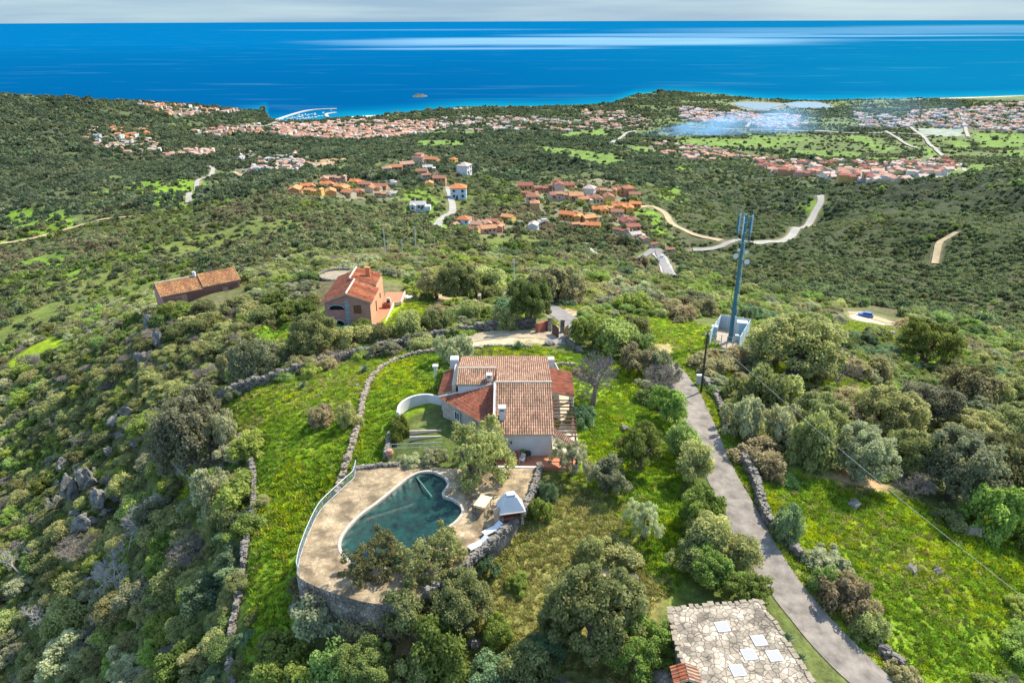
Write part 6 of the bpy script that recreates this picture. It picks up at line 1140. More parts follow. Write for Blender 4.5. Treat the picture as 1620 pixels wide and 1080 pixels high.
def build_garden():
    z = .065
    # stone barbecue house with a plastered hood
    c = P(806, 824, z); e = empty('stone_barbecue', c, 'stone barbecue shelter with tapering white plaster hood by the pool parapet', 'barbecue'); rz = R(12); S3 = MATS['wall_stone']
    q = lambda x, y, h: c + Vector((x * math.cos(rz) - y * math.sin(rz), x * math.sin(rz) + y * math.cos(rz), h))
    MB().box(q(-.95, .1, .75), (.25, 1.6, 1.5), rz).build('side_wall', S3, e, w=True); MB().box(q(.95, .1, .75), (.25, 1.6, 1.5), rz).build('side_wall', S3, e, w=True); MB().box(q(0, .95, .75), (2.1, .2, 1.5), rz).build('back_wall', S3, e, w=True); MB().box(q(0, .2, .35), (1.6, 1.2, .7), rz).build('hearth', MATS['red_brick'], e, w=True)
    MB().box(q(0, .12, 2.15), (2.3, 1.9, 1.25), rz, taper=.42).build('hood', MATS['white_wall'], e, w=True); MB().box(q(0, .12, 2.85), (.8, .65, .3), rz).build('chimney_cap', MATS['metal_grey'], e, w=True); MB().box(q(0, .12, 1.5), (2.4, 2.0, .1), rz).build('lintel', MATS['cream_trim'], e, w=True)
    p = P(785, 829, z); o = MB().tube([p, p + Vector((0, 0, 1.5)), p + Vector((0, 0, 1.75))], [.36, .34, .2], 14).build('stone_oven', mat('tan_stone', (.40, .28, .19), .9, noise=4, var=.2), loc=tuple(p)); tag(o, 'round tan stone pillar oven left of the barbecue shelter', 'oven')
    # table and chairs
    c = P(762, 806, z); e = empty('garden_table', c, 'cream topped garden table on the terrace beside the pool', 'table', None); rz = R(-22); d = lambda x, y, h: c + Vector((x * math.cos(rz) - y * math.sin(rz), x * math.sin(rz) + y * math.cos(rz), h))
    MB().box(d(0, 0, .98), (1.15, 1.75, .05), rz).box(d(0, 0, .93), (1.05, 1.65, .05), rz).build('table_top', MATS['cream_cloth'], e, w=True)
    for sx in (-.45, .45):
        for sy in (-.7, .7): MB().tube([d(sx, sy, 0), d(sx, sy, .92)], .03, 6).build('leg', MATS['dark_metal'], e, w=True)
    def chair(p, rz, label, m='dark_metal'):
        e = empty('garden_chair', p, label, 'chair', 'chairs round the garden table' if m == 'dark_metal' else 'chairs on the front patio', rz); M_ = MATS[m]
        s = MB(); 
        for k in range(5): s.box((0, -.2 + k * .1, .45), (.46, .07, .03))
        s.build('seat', M_, e); b = MB()
        for k in range(4): b.box((0, .25 + k * .03, .56 + k * .12), (.44, .025, .08))
        b.tube([(-.22, .22, .42), (-.22, .36, .98)], .02, 5).tube([(.22, .22, .42), (.22, .36, .98)], .02, 5).build('backrest', M_, e)
        for sx in (-.2, .2):
            for sy in (-.2, .22): MB().tube([(sx, sy, 0), (sx, sy, .45)], .02, 5).build('leg', M_, e)
            MB().tube([(sx * 1.15, -.2, .66), (sx * 1.15, .26, .66)], .02, 5).tube([(sx * 1.15, -.2, .44), (sx * 1.15, -.2, .66)], .018, 5).build('armrest', M_, e)
        return e
    chair(d(1.0, .3, 0), rz - 1.57, 'dark chair on the right of the cream topped table'); chair(d(-1.0, -.4, 0), rz + 1.57, 'dark chair on the left of the cream topped table'); chair(d(-.1, -1.35, 0), rz + 3.14, 'dark chair at the near end of the cream topped table'); chair(d(.95, -.5, 0), rz - 1.4, 'dark chair tucked in at the near right corner of the table')
    # white sunbeds along the parapet
    for i, (a, b) in enumerate((((779, 845), 'white sunbed along the parapet, the one closer to the stone barbecue'), ((757, 868), 'white sunbed along the parapet, the one closer to the trees'))):
        p = P(*a, z); e = empty('sunbed', p, b, 'sunbed', 'sunbeds along the parapet', R(38)); 
        fr = MB().box((0, 0, .30), (2.0, .06, .06)).box((0, .6, .30), (2.0, .06, .06)).build('frame', MATS['white_paint'], e); MB().box((-.25, .3, .36), (1.35, .62, .07)).build('mattress', mat('white_cloth', (.66, .66, .66), .8), e); MB().box((.72, .3, .52), (.75, .62, .06), tilt=__import__('mathutils').Matrix.Rotation(-.55, 3, 'Y')).build('backrest', MATS['white_cloth'], e)
        for sx in (-.8, .6):
            for sy in (0, .6): MB().box((sx, sy, .15), (.06, .06, .3)).build('leg', MATS['white_paint'], e)
    p = P(745, 889, z); o = MB().box((0, 0, .2), (1.1, .7, .4), .6, taper=.85).build('cushion_stack', mat('white_cloth', (.66, .66, .66), .8), loc=p); tag(o, 'folded white cushions lying past the lower sunbed', 'cushions')
    # front patio
    z = .1; chair(P(803, 727, z), 2.6, 'white folding chair nearer the chimney side of the patio', 'white_paint'); chair(P(824, 732, z), -.4, 'white folding chair in the middle of the terracotta patio', 'white_paint')
    p = P(833, 727, z); e = empty('kettle_barbecue', p, 'black round kettle barbecue against the white front wall', 'barbecue'); MB().tube([p + Vector((0, 0, .55)), p + Vector((0, 0, .7)), p + Vector((0, 0, .95)), p + Vector((0, 0, 1.1))], [.2, .36, .33, .1], 14).build('bowl', MATS['black'], e, w=True)
    for k in range(3): a = k * 2.09; MB().tube([p + Vector((math.cos(a) * .3, math.sin(a) * .3, 0)), p + Vector((math.cos(a) * .15, math.sin(a) * .15, .62))], .02, 5).build('leg', MATS['dark_metal'], e, w=True)
    p = P(815, 725, z); e = empty('flower_pot', p, 'potted pink flowering plant by the white front wall', 'plant pot'); MB().tube([p, p + Vector((0, 0, .4))], [.14, .2], 12).build('pot', MATS['terracotta_floor'], e, w=True); g = MB(); rr = random.Random(3)
    for k in range(60): q = p + Vector((rr.gauss(0, .16), rr.gauss(0, .16), .6 + rr.gauss(0, .16))); g.box(q, (.09, .03, .09), rr.random() * 6)
    g.build('flowers', mat('magenta', (.45, .04, .10), .7), e, w=True); p = P(824, 720, z) ; e = empty('flower_pot', p, 'potted bright green plant between the chair and the wall', 'plant pot'); MB().tube([p, p + Vector((0, 0, .4))], [.14, .2], 12).build('pot', MATS['terracotta_floor'], e, w=True); g = MB()
    for k in range(60): q = p + Vector((rr.gauss(0, .16), rr.gauss(0, .16), .6 + rr.gauss(0, .13))); g.box(q, (.09, .03, .09), rr.random() * 6)
    g.build('leaves', mat('lime', (.18, .30, .02), .7), e, w=True)
    p = P(688, 596, 0); o = MB().tube([p, p + Vector((0, 0, 1.5))], [.28, .22], 10).box(p + Vector((0, 0, 1.6)), (.7, .7, .2)).build('garden_pedestal', MATS['white_wall'], loc=tuple(p)); tag(o, 'white garden pedestal on the lawn left of the big tiled house', 'pedestal')
    p = P(615, 722, 0); o = MB().tube([p, p + Vector((0, 0, .5)), p + Vector((0, 0, .9))], [.3, .42, .3], 12).build('clay_jar', mat('clay', (.36, .20, .12), .85, noise=3), loc=tuple(p)); tag(o, 'clay jar beside the top left corner of the pool terrace', 'jar')
    p = G(1103, 610); o = MB().box(p + Vector((0, 0, .7)), (.6, .4, 1.4)).box(p + Vector((0, 0, 1.45)), (.7, .5, .1)).build('meter_box', MATS['white_wall'], loc=tuple(p)); tag(o, 'white utility box at the foot of the dark power pole', 'utility box')
    for a, b, w, l in ((818,552,30,'big spiky agave behind the ridge of the big tiled house'), (478,612,22,'single spiky plant in the grass near the boundary wall'), (575,588,26,'clump of agave beside the top of the field wall'), (968,508,20,'agave at the edge of the bright mast meadow'), (1240,1015,34,'agave clump beside the flagstone roof'), (1260,1048,34,'dark agave at the lower right of the flagstone roof'), (780,500,24,'pale agave near the track to the pink house'), (470,430,20,'tall agave left of the round terrace'), (1445,585,26,'agave in the clearing among scrub'), (640,735,24,'small agave by the kerb above the pool')): agave(a, b, w, l)
def build_flagroof():
    z = 1.2; c4 = [P(a, b, z) for a, b in [(1058,966),(1197,953),(1300,1110),(1100,1130)]]; e = empty('stone_outbuilding', sum(c4, Vector()) / 4, 'flat roofed outbuilding covered with pale irregular flagstones and square skylights', 'outbuilding'); e.location.z = -2.5
    MB().prism([p[:2] for p in c4], -4, z - .25).build('wall', MATS['wall_stone'], e, w=True); cc = sum(c4, Vector()) / 4; o4 = [p + (p - cc).normalized() * .25 for p in c4]; MB().prism([p[:2] for p in o4], z - .25, z).build('roof', MATS['flagstone'], e, w=True)
    dm = MATS['field_stone']; k = MB(); g = random.Random(5)
    for (a, b) in ((0, 1), (1, 2), (3, 0)):
        p, q = o4[a], o4[b]; n = int((q - p).length / .5); rz = math.atan2(q.y - p.y, q.x - p.x)
        for i in range(n): t = p.lerp(q, (i + .5) / n); k.box((t.x + g.gauss(0, .05), t.y + g.gauss(0, .05), z + .01), (.48 * g.uniform(.6, 1.1), .42 * g.uniform(.6, 1.1), .07 * g.uniform(.8, 1.4)), rz + g.gauss(0, .2))
    k.build('trim', dm, e, w=True)
    for a, b in ((1140,992),(1198,1014),(1182,1036),(1222,1038),(1164,1061)):
        p = P(a, b, z); f = MB().box(p + Vector((0, 0, .03)), (.95, .95, .06), .12).build('skylight', MATS['white_paint'], e, w=True); MB().box(p + Vector((0, 0, .065)), (.83, .83, .02), .12).build('pane', mat('frosted', (.34, .33, .31), 1, spec=0), f, w=True)
    # chimney with little tiled roof
    p = P(1082, 1068, z + 1.3); MB().box((p.x, p.y, z + .5), (1.5, 1.2, 1.4)).build('chimney', MATS['wall_stone'], e, w=True)
    roof('chimney_roof', [(p.x - .9, p.y - .7, z + 1.25), (p.x, p.y - .7, z + 1.65), (p.x, p.y + .7, z + 1.65), (p.x - .9, p.y + .7, z + 1.25)], MATS['tile_orange'], e, .26, .08); roof('chimney_roof', [(p.x, p.y - .7, z + 1.65), (p.x + .9, p.y - .7, z + 1.25), (p.x + .9, p.y + .7, z + 1.25), (p.x, p.y + .7, z + 1.65)], MATS['tile_main'], e, .26, .08)
    struct(MB().prism([tuple(P(a, b, -1.5)[:2]) for a, b in [(1012,1062),(1055,1058),(1075,1120),(1020,1120)]], -4, -1.5).build('stone_landing', MATS['flagstone']))
# ------------------------------------------------------------------ villages and coast
def ramp_mat(name, cols, rough=.85, noise=0):
    m = bpy.data.materials.new(name); m.use_nodes = True; t = m.node_tree; b = t.nodes['Principled BSDF']; b.inputs['Roughness'].default_value = rough; b.inputs['Specular IOR Level'].default_value = .15; oi = N(t, 'ShaderNodeObjectInfo'); r = N(t, 'ShaderNodeValToRGB'); r.color_ramp.interpolation = 'CONSTANT'; e = r.color_ramp.elements
    for i, c in enumerate(cols):
        x = e[i] if i < 2 else e.new(i / len(cols)); x.position = i / len(cols); x.color = (*c, 1)
    t.links.new(oi.outputs['Random'], r.inputs[0]); l = t.links.new
    tc = N(t, 'ShaderNodeTexCoord'); nz = N(t, 'ShaderNodeTexNoise'); nz.inputs['Scale'].default_value = 1.2; nz.inputs['Detail'].default_value = 5; l(tc.outputs['Object'], nz.inputs['Vector']); mr = N(t, 'ShaderNodeMapRange'); mr.inputs['From Min'].default_value = .3; mr.inputs['From Max'].default_value = .7; mr.inputs['To Min'].default_value = .7; mr.inputs['To Max'].default_value = 1.2; l(nz.outputs['Fac'], mr.inputs['Value'])
    sc = N(t, 'ShaderNodeVectorMath', operation='SCALE'); l(r.outputs[0], sc.inputs[0]); l(mr.outputs[0], sc.inputs['Scale']); l(sc.outputs[0], b.inputs['Base Color']); MATS[name] = m
ramp_mat('village_wall', [(.48, .28, .14), (.55, .46, .33), (.42, .22, .14), (.56, .36, .13), (.52, .40, .30), (.45, .30, .22)]); ramp_mat('village_roof', [(.36, .15, .07), (.30, .125, .07), (.40, .20, .10), (.26, .12, .075), (.34, .20, .13)])
ramp_mat('white_house', [(.60, .58, .54), (.50, .52, .54), (.56, .50, .42)]); ramp_mat('orange_wall', [(.56, .30, .10), (.60, .38, .10), (.50, .22, .10)]); ramp_mat('orange_roof', [(.48, .17, .06), (.42, .15, .06), (.46, .22, .09)])
ramp_mat('town_wall', [(.62, .50, .38), (.66, .60, .52), (.60, .40, .28), (.68, .63, .56), (.58, .46, .36)]); ramp_mat('town_roof', [(.44, .22, .14), (.38, .19, .13), (.48, .30, .21), (.50, .38, .30), (.40, .20, .12)])
def hp(kind, wm, rm):
    """one prototype house: list of (part name, mesh data, material)"""
    parts = []
    def add(nm, mb, m): o = mb.build(nm, MATS[m] if isinstance(m, str) else m); parts.append((nm, o.data)); bpy.data.objects.remove(o)
    def gab(mb, x0, x1, y0, y1, ze, zr, ax='x', ov=.4):
        x0 -= ov; x1 += ov; y0 -= ov; y1 += ov
        if ax == 'x': ym = (y0 + y1) / 2; T_ = [(x0, y0, ze), (x1, y0, ze), (x1, ym, zr), (x0, ym, zr), (x1, y1, ze), (x0, y1, ze)]; Fq = [(0, 1, 2, 3), (3, 2, 4, 5)]
        else: xm = (x0 + x1) / 2; T_ = [(x0, y0, ze), (xm, y0, zr), (xm, y1, zr), (x0, y1, ze), (x1, y0, ze), (x1, y1, ze)]; Fq = [(0, 1, 2, 3), (1, 4, 5, 2)]
        B_ = [(a, b, c - .25) for a, b, c in T_]; n = 6; mb.add(T_ + B_, [*Fq, *[tuple(i + n for i in f[::-1]) for f in Fq], *([(0, 6, 7, 1), (5, 4, 10, 11), (0, 3, 9, 6), (3, 5, 11, 9), (1, 7, 8, 2), (2, 8, 10, 4)] if ax == 'x' else [(0, 6, 9, 3), (4, 5, 11, 10), (0, 1, 7, 6), (1, 4, 10, 7), (3, 9, 8, 2), (2, 8, 11, 5)])])
    def body(mb, x0, x1, y0, y1, ze, zr, ax='x'):
        if ax == 'x': ym = (y0 + y1) / 2; mb.prism([(x0, y0), (x1, y0), (x1, ym), (x1, y1), (x0, y1), (x0, ym)], -4, [ze - .1, ze - .1, zr - .35, ze - .1, ze - .1, zr - .35])
        else: xm = (x0 + x1) / 2; mb.prism([(x0, y0), (xm, y0), (x1, y0), (x1, y1), (xm, y1), (x0, y1)], -4, [ze - .1, zr - .35, ze - .1, ze - .1, zr - .35, ze - .1])
    Wl = MB(); Rf = MB(); wins = []
    if kind == 'gable': body(Wl, -5.5, 5.5, -4, 4, 3.4, 5.2); gab(Rf, -5.5, 5.5, -4, 4, 3.4, 5.2); wins = [(-3.2, -4, 1.8), (.4, -4, 1.8), (3.6, -4, 1.8)]
    if kind == 'ell': body(Wl, -6, 3, -2, 5, 3.4, 5.1); gab(Rf, -6, 3, -2, 5, 3.4, 5.1); body(Wl, -.5, 5.5, -6, 2.4, 3.0, 4.5, 'y'); gab(Rf, -.5, 5.5, -6, 2.4, 3.0, 4.5, 'y'); wins = [(-4.5, -2, 1.8), (-2.2, -2, 1.8), (1.2, -6, 1.6), (4, -6, 1.6)]
    if kind == 'tall': body(Wl, -4.5, 4.5, -4, 4, 6.2, 7.6); Rf.add([(-5, -4.5, 6.2), (5, -4.5, 6.2), (5, 4.5, 6.2), (-5, 4.5, 6.2), (0, 0, 8.4), (-5, -4.5, 5.95), (5, -4.5, 5.95), (5, 4.5, 5.95), (-5, 4.5, 5.95)], [(0, 1, 4), (1, 2, 4), (2, 3, 4), (3, 0, 4), (0, 5, 6, 1), (1, 6, 7, 2), (2, 7, 8, 3), (3, 8, 5, 0), (8, 7, 6, 5)]); wins = [(-2.5, -4, 4.6), (2.5, -4, 4.6), (-2.5, -4, 1.7), (2.5, -4, 1.7)]; Wl = MB(); Wl.box((0, 0, 1), (9, 8, 10))
    if kind == 'row': body(Wl, -11, -2, -4, 4, 5.4, 6.9); gab(Rf, -11, -2, -4, 4, 5.4, 6.9); body(Wl, -2.2, 5, -5, 3.2, 4.6, 6.1); gab(Rf, -2.2, 5, -5, 3.2, 4.6, 6.1); body(Wl, 5, 10, -3.5, 4, 5.8, 7.2, 'y'); gab(Rf, 5, 10, -3.5, 4, 5.8, 7.2, 'y', .3); wins = [(-9, -4, 3.8), (-6.3, -4, 3.8), (-3.8, -4, 3.8), (0, -5, 3.2), (3, -5, 3.2), (7.5, -3.5, 4.2), (-7.5, -4, 1.2), (1.5, -5, .8)]
    if kind == 'villa': body(Wl, -5, 5, -3.5, 4.5, 3.2, 4.9); gab(Rf, -5, 5, -3.5, 4.5, 3.2, 4.9); body(Wl, -5, -1, -6, -3, 3, 4, 'y'); gab(Rf, -5, -1, -6, -3, 3, 4, 'y', .3); Wl.box((6.5, -1, .6), (4, 6, 3)); wins = [(1, -3.5, 1.7), (3.4, -3.5, 1.7), (-3, -6, 1.5)]
    if kind == 'flat': Wl.box((0, 0, .8), (11, 8, 6)); Wl.box((2, 1, 4.2), (6, 5, 2.2)); Rf.box((0, 0, 3.9), (11.5, 8.5, .25)); Rf.box((2, 1, 5.4), (6.4, 5.4, .2)); wins = [(-3.5, -4, 2), (0, -4, 2), (3.5, -4, 2)]
    add('wall', Wl, wm); add('roof', Rf, rm)
    for i, (x, y, z) in enumerate(wins): w = MB().box((x, y - .03, z), (1.3, .16, 1.5)); add('window', w, 'dark_glass')
    d = MB().box((wins[0][0] + 1.7, wins[0][1] - .04, .9), (1.2, .18, 2.2)); add('door', d, 'brown_wood'); c = MB().box((-2, 1.5, (5.4 if kind in ('gable', 'ell', 'villa', 'flat') else 7.2)), (.7, .7, 1.4)); add('chimney', c, wm)
    return parts
HOUSES = []
def place_house(protos, key, px, py, rz, sc, label, group, parts=True):
    p = G(px, py); e = empty('house', p + Vector((0, 0, .9)), label, 'house', group, rz); e.scale = (sc,) * 3
    for nm, d in protos[key]: o = bpy.data.objects.new(nm, d); COL.objects.link(o); o.parent = e
    OCC.append((p.x, p.y, 6 * sc)); HOUSES.append((p.x, p.y, 7 * sc)); return e
VILL = [  # px, py(base), key, width px, colour word
 (467,306,'o_gable',24,'orange'),(487,300,'o_ell',22,'orange'),(497,308,'o_row',30,'yellow'),(518,297,'o_ell',22,'orange'),(523,309,'o_gable',22,'yellow'),(541,302,'o_ell',24,'orange'),(551,310,'p_gable',20,'peach'),(565,308,'p_ell',20,'peach'),(513,288,'p_gable',18,'pinkish'),(534,287,'p_row',28,'brownish'),(563,293,'o_ell',20,'ochre'),(578,297,'p_gable',20,'ochre'),(590,303,'p_ell',22,'brownish'),(602,300,'p_gable',20,'brownish'),(606,312,'p_row',26,'brownish'),(620,311,'w_villa',20,'pale'),(622,293,'w_flat',14,'white'),
 (612,276,'p_tall',16,'pinkish'),(626,270,'p_gable',20,'brown'),(642,266,'p_gable',22,'brown'),(664,257,'p_flat',26,'pale'),(684,258,'p_gable',20,'pale'),(676,269,'w_villa',18,'pinkish white'),(717,260,'o_tall',12,'orange'),(734,276,'w_tall',22,'bluish white'),(667,276,'p_gable',18,'peach'),(681,284,'p_row',30,'peach'),(695,288,'p_gable',20,'peach'),(679,295,'o_gable',16,'orange'),
 (725,314,'ow_tall',27,'bluish white with a bright orange pyramid roof'),(661,331,'w_villa',28,'white walled grey roofed'),(734,361,'ow_tall',22,'white with an orange roof'),(720,362,'p_gable',18,'cream'),(751,362,'p_gable',22,'cream'),(766,360,'p_ell',22,'peach'),(778,357,'p_gable',20,'sand coloured'),(790,365,'p_row',28,'sand coloured'),(803,350,'y_gable',20,'yellow'),(771,369,'p_gable',24,'peach'),(745,369,'p_row',28,'peach'),(843,363,'w_gable',20,'pale grey'),(858,357,'w_flat',16,'pale grey'),
 (830,301,'r_gable',24,'brown red'),(858,305,'r_row',30,'dark red'),(882,300,'r_row',36,'dark red'),(898,299,'r_gable',18,'dark red'),(838,313,'p_row',26,'salmon'),(842,325,'p_tall',22,'salmon'),(845,333,'p_tall',18,'brownish'),(878,315,'p_gable',22,'peach'),(894,315,'p_row',28,'pinkish'),(910,317,'p_gable',22,'pinkish'),(932,311,'w_tall',20,'pale blue'),(948,308,'p_gable',20,'peach'),(962,309,'p_row',26,'peach'),(978,307,'p_ell',22,'peach'),(992,311,'p_tall',20,'peach'),(1003,314,'p_gable',18,'salmon'),(921,322,'p_villa',22,'cream'),(940,321,'p_ell',24,'cream'),(962,319,'p_gable',22,'cream'),
 (948,339,'o_ell',24,'orange'),(962,336,'o_row',28,'orange'),(979,333,'y_ell',24,'bright orange'),(994,336,'o_row',30,'golden'),(1004,329,'o_gable',18,'golden'),(975,342,'p_gable',20,'salmon'),(897,347,'o_gable',24,'orange'),(914,349,'o_row',28,'orange'),(930,352,'o_gable',22,'orange'),(918,363,'p_row',30,'sand coloured'),(938,364,'y_gable',22,'yellow'),(991,358,'r_ell',28,'brown roofed'),(999,366,'r_gable',22,'brown roofed'),(982,372,'r_row',26,'reddish'),(1003,378,'w_villa',22,'pinkish'),(1018,384,'p_gable',16,'pinkish'),(1032,392,'r_gable',12,'small reddish'),(1058,401,'p_gable',14,'small cream')]
def build_villages():
    for c in ('leaf',): pass
    ramp_mat('red_roof', [(.27, .10, .065), (.24, .09, .06)]); ramp_mat('grey_roof', [(.36, .34, .31), (.42, .33, .28)]); ramp_mat('yellow_wall', [(.62, .46, .10), (.58, .40, .10)]); ramp_mat('blue_wall', [(.46, .54, .60), (.50, .54, .58)])
    pr = {}
    for k, (w, r) in {'o': ('orange_wall', 'orange_roof'), 'p': ('village_wall', 'village_roof'), 'w': ('white_house', 'grey_roof'), 'r': ('village_wall', 'red_roof'), 'y': ('yellow_wall', 'orange_roof'), 'ow': ('blue_wall', 'orange_roof')}.items():
        for kd in ('gable', 'ell', 'tall', 'row', 'villa', 'flat'): pr[f'{k}_{kd}'] = hp(kd, w, r)
    W0 = {'gable': 11, 'ell': 11.5, 'tall': 10, 'row': 21, 'villa': 12, 'flat': 11.5}; seen = {}; KD = {'gable': 'gabled', 'ell': 'L-shaped', 'tall': 'two-storey', 'row': 'terraced', 'villa': 'low', 'flat': 'flat roofed'}
    VL = [('the left orange cluster', 520, 300), ('the upper hamlet', 670, 268), ('the bright green village slope', 655, 325), ('the village road', 715, 335), ('the lower middle hamlet', 770, 358), ('the dark red row', 870, 300), ('the peach terrace', 960, 312), ('the golden cluster', 975, 336), ('the lower right hamlet', 925, 358), ('the bottom of the village lane', 1010, 380)]
    for i, (px, py, key, w, cw) in enumerate(VILL):
        kd = key.split('_')[1]; p = G(px, py); s = proj(*p)[2]; sc = w / s / W0[kd]; nm = min(VL, key=lambda q: math.hypot(px - q[1], (py - q[2]) * 2)); base = f'{cw} {KD[kd]} house' if 'roof' not in cw else f'{cw.replace(" with", " " + KD[kd] + " house with", 1)}' if ' with' in cw else f'{cw} {KD[kd]} house'
        seen.setdefault((base, nm[0]), []).append((i, px, py)); VILL[i] = (px, py, key, sc, base, nm[0])
    for (base, nm), L_ in seen.items():
        L_.sort(key=lambda q: q[1])
        for j, (i, px, py) in enumerate(L_): lb = f'{base} in {nm}' + ('' if len(L_) == 1 else f', {(ORD[j] + " ") if j else "first "}from the left'); place_house(pr, VILL[i][2], px, py, rng.uniform(-.5, .5) if i % 4 else rng.uniform(1.2, 1.9), VILL[i][3], lb, 'houses of the middle village')
    # town by the sea: small whole-house meshes
    th = []
    for i, (kd, w, r) in enumerate((('gable', 'town_wall', 'town_roof'), ('ell', 'town_wall', 'town_roof'), ('row', 'town_wall', 'town_roof'), ('villa', 'white_house', 'town_roof'), ('row', 'white_house', 'grey_roof'), ('gable', 'orange_wall', 'orange_roof'), ('row', 'village_wall', 'red_roof'))):
        ps = hp(kd, w, r); V = []; Fc = []; mi = []; ms = []
        for j, (nm, d) in enumerate(ps[:2]):
            n = len(V); V += [tuple(v.co) for v in d.vertices]; Fc += [tuple(q + n for q in f.vertices) for f in d.polygons]; mi += [j] * len(d.polygons); ms.append(d.materials[0])
        o = mk('house', V, Fc, ms, midx=mi); th.append(o.data); bpy.data.objects.remove(o)
    TN = [(0, 420, (0,1,2,3,2), 1.15, 'harbour town'), (1, 110, (0,2,3,4), 1.15, 'harbour town'), (2, 90, (0,2,3), 1.1, 'houses by the wood'), (3, 120, (4,3,2), 1.3, 'far plain town'), (4, 110, (4,3,2), 1.3, 'far plain town'), (5, 55, (0,2,1), 1.0, 'valley town'), (6, 150, (0,2,3,6), 1.05, 'valley town'), (7, 190, (3,4,2), 1.2, 'right plain town'), (8, 50, (3,4), 1.2, 'right plain town'), (9, 55, (5,0,2), 1.0, 'headland hamlet'), (10, 45, (0,6,2), 1.0, 'hamlet above the harbour'), (11, 42, (3,4,0), .9, 'left valley village'), (12, 16, (2,0), 1.0, 'left valley village'), (13, 34, (3,4,0), .8, 'hilltop villas')]
    cand = []
    for pi, cnt, ks, sc, nm in TN:
        q = np.array(URBP[pi], float); k = 0; tries = 0
        while k < cnt and tries < 4000:
            tries += 1; a, b = rng.uniform(q[:, 0].min(), q[:, 0].max()), rng.uniform(q[:, 1].min(), q[:, 1].max())
            if poly_dist(np.array([a]), np.array([b]), q)[0] > 0: continue
            p = G(a, b)
            if p.z < SEA + 1.5: continue
            if any((p.x - h[0]) ** 2 + (p.y - h[1]) ** 2 < ((h[2] + 6 * sc) * .62) ** 2 for h in HOUSES[-260:]): continue
            HOUSES.append((p.x, p.y, 7 * sc)); k += 1; cand.append((p, th[ks[int(rng.integers(0, len(ks)))]], sc * rng.uniform(.8, 1.25), rng.uniform(-.35, .35) + (1.57 if rng.random() < .4 else 0), nm, a, b))
    red = [(181,206),(189,208),(196,210),(203,213),(210,211),(186,212),(198,216),(206,218),(214,214),(220,212),(226,204),(232,210),(222,218),(178,201),(192,203)]
    for a, b in red: p = G(a, b); HOUSES.append((p.x, p.y, 8)); cand.append((p, th[5], rng.uniform(.9, 1.2), rng.uniform(0, 3), 'orange hill hamlet', a, b))
    LB = {}; TY = {th[i].name: n for i, n in enumerate(('gabled peach', 'L-shaped peach', 'long peach', 'low white', 'long white grey-roofed', 'orange-walled', 'long red-roofed'))}; nms = {c[4] for c in cand}
    for nm in nms:
        cs = sorted([c for c in cand if c[4] == nm], key=lambda c: c[6]); k = max(1, math.ceil(len(cs) / 4)); gr = {}
        for i, c in enumerate(cs): gr.setdefault((TY[c[1].name], ('back', 'second', 'third', 'front')[min(3, i // k)]), []).append(c)
        for (ty, row), l_ in gr.items():
            l_.sort(key=lambda c: c[5])
            for j, c in enumerate(l_): LB[id(c)] = f'{ty} house, {row} row of the {nm}, {ORD[j] if j else "first"} from left' if j < len(ORD) else f'{ty} house at the crowded right end of the {nm}'
    cand.sort(key=lambda c: -c[2] / c[0].length); src = {}; gl = {}; cnt = 0
    for cc_ in cand:
        p, d, s, rz, nm, a, b = cc_
        if cnt < 215 or d.name not in src:
            o = bpy.data.objects.new('house', d); COL.objects.link(o); o.location = p - Vector((0, 0, .2)); o.scale = (s,) * 3; o.rotation_euler = (0, 0, rz); tag(o, LB[id(cc_)], 'house', f'small houses of the {nm}'); src.setdefault(d.name, o); cnt += 1
        else: gl.setdefault(d.name, []).append((*(p - Vector((0, 0, .2))), s, s, s, rz))
    G_ = [(src[k], np.array(v)[:, :3], np.array(v)[:, 3:6], np.array(v)[:, 6]) for k, v in gl.items()]
    print('TOWN', len(cand), cnt); scatter('distant_town', G_, label='dense mass of far pinkish and white houses along the coast', category='town')
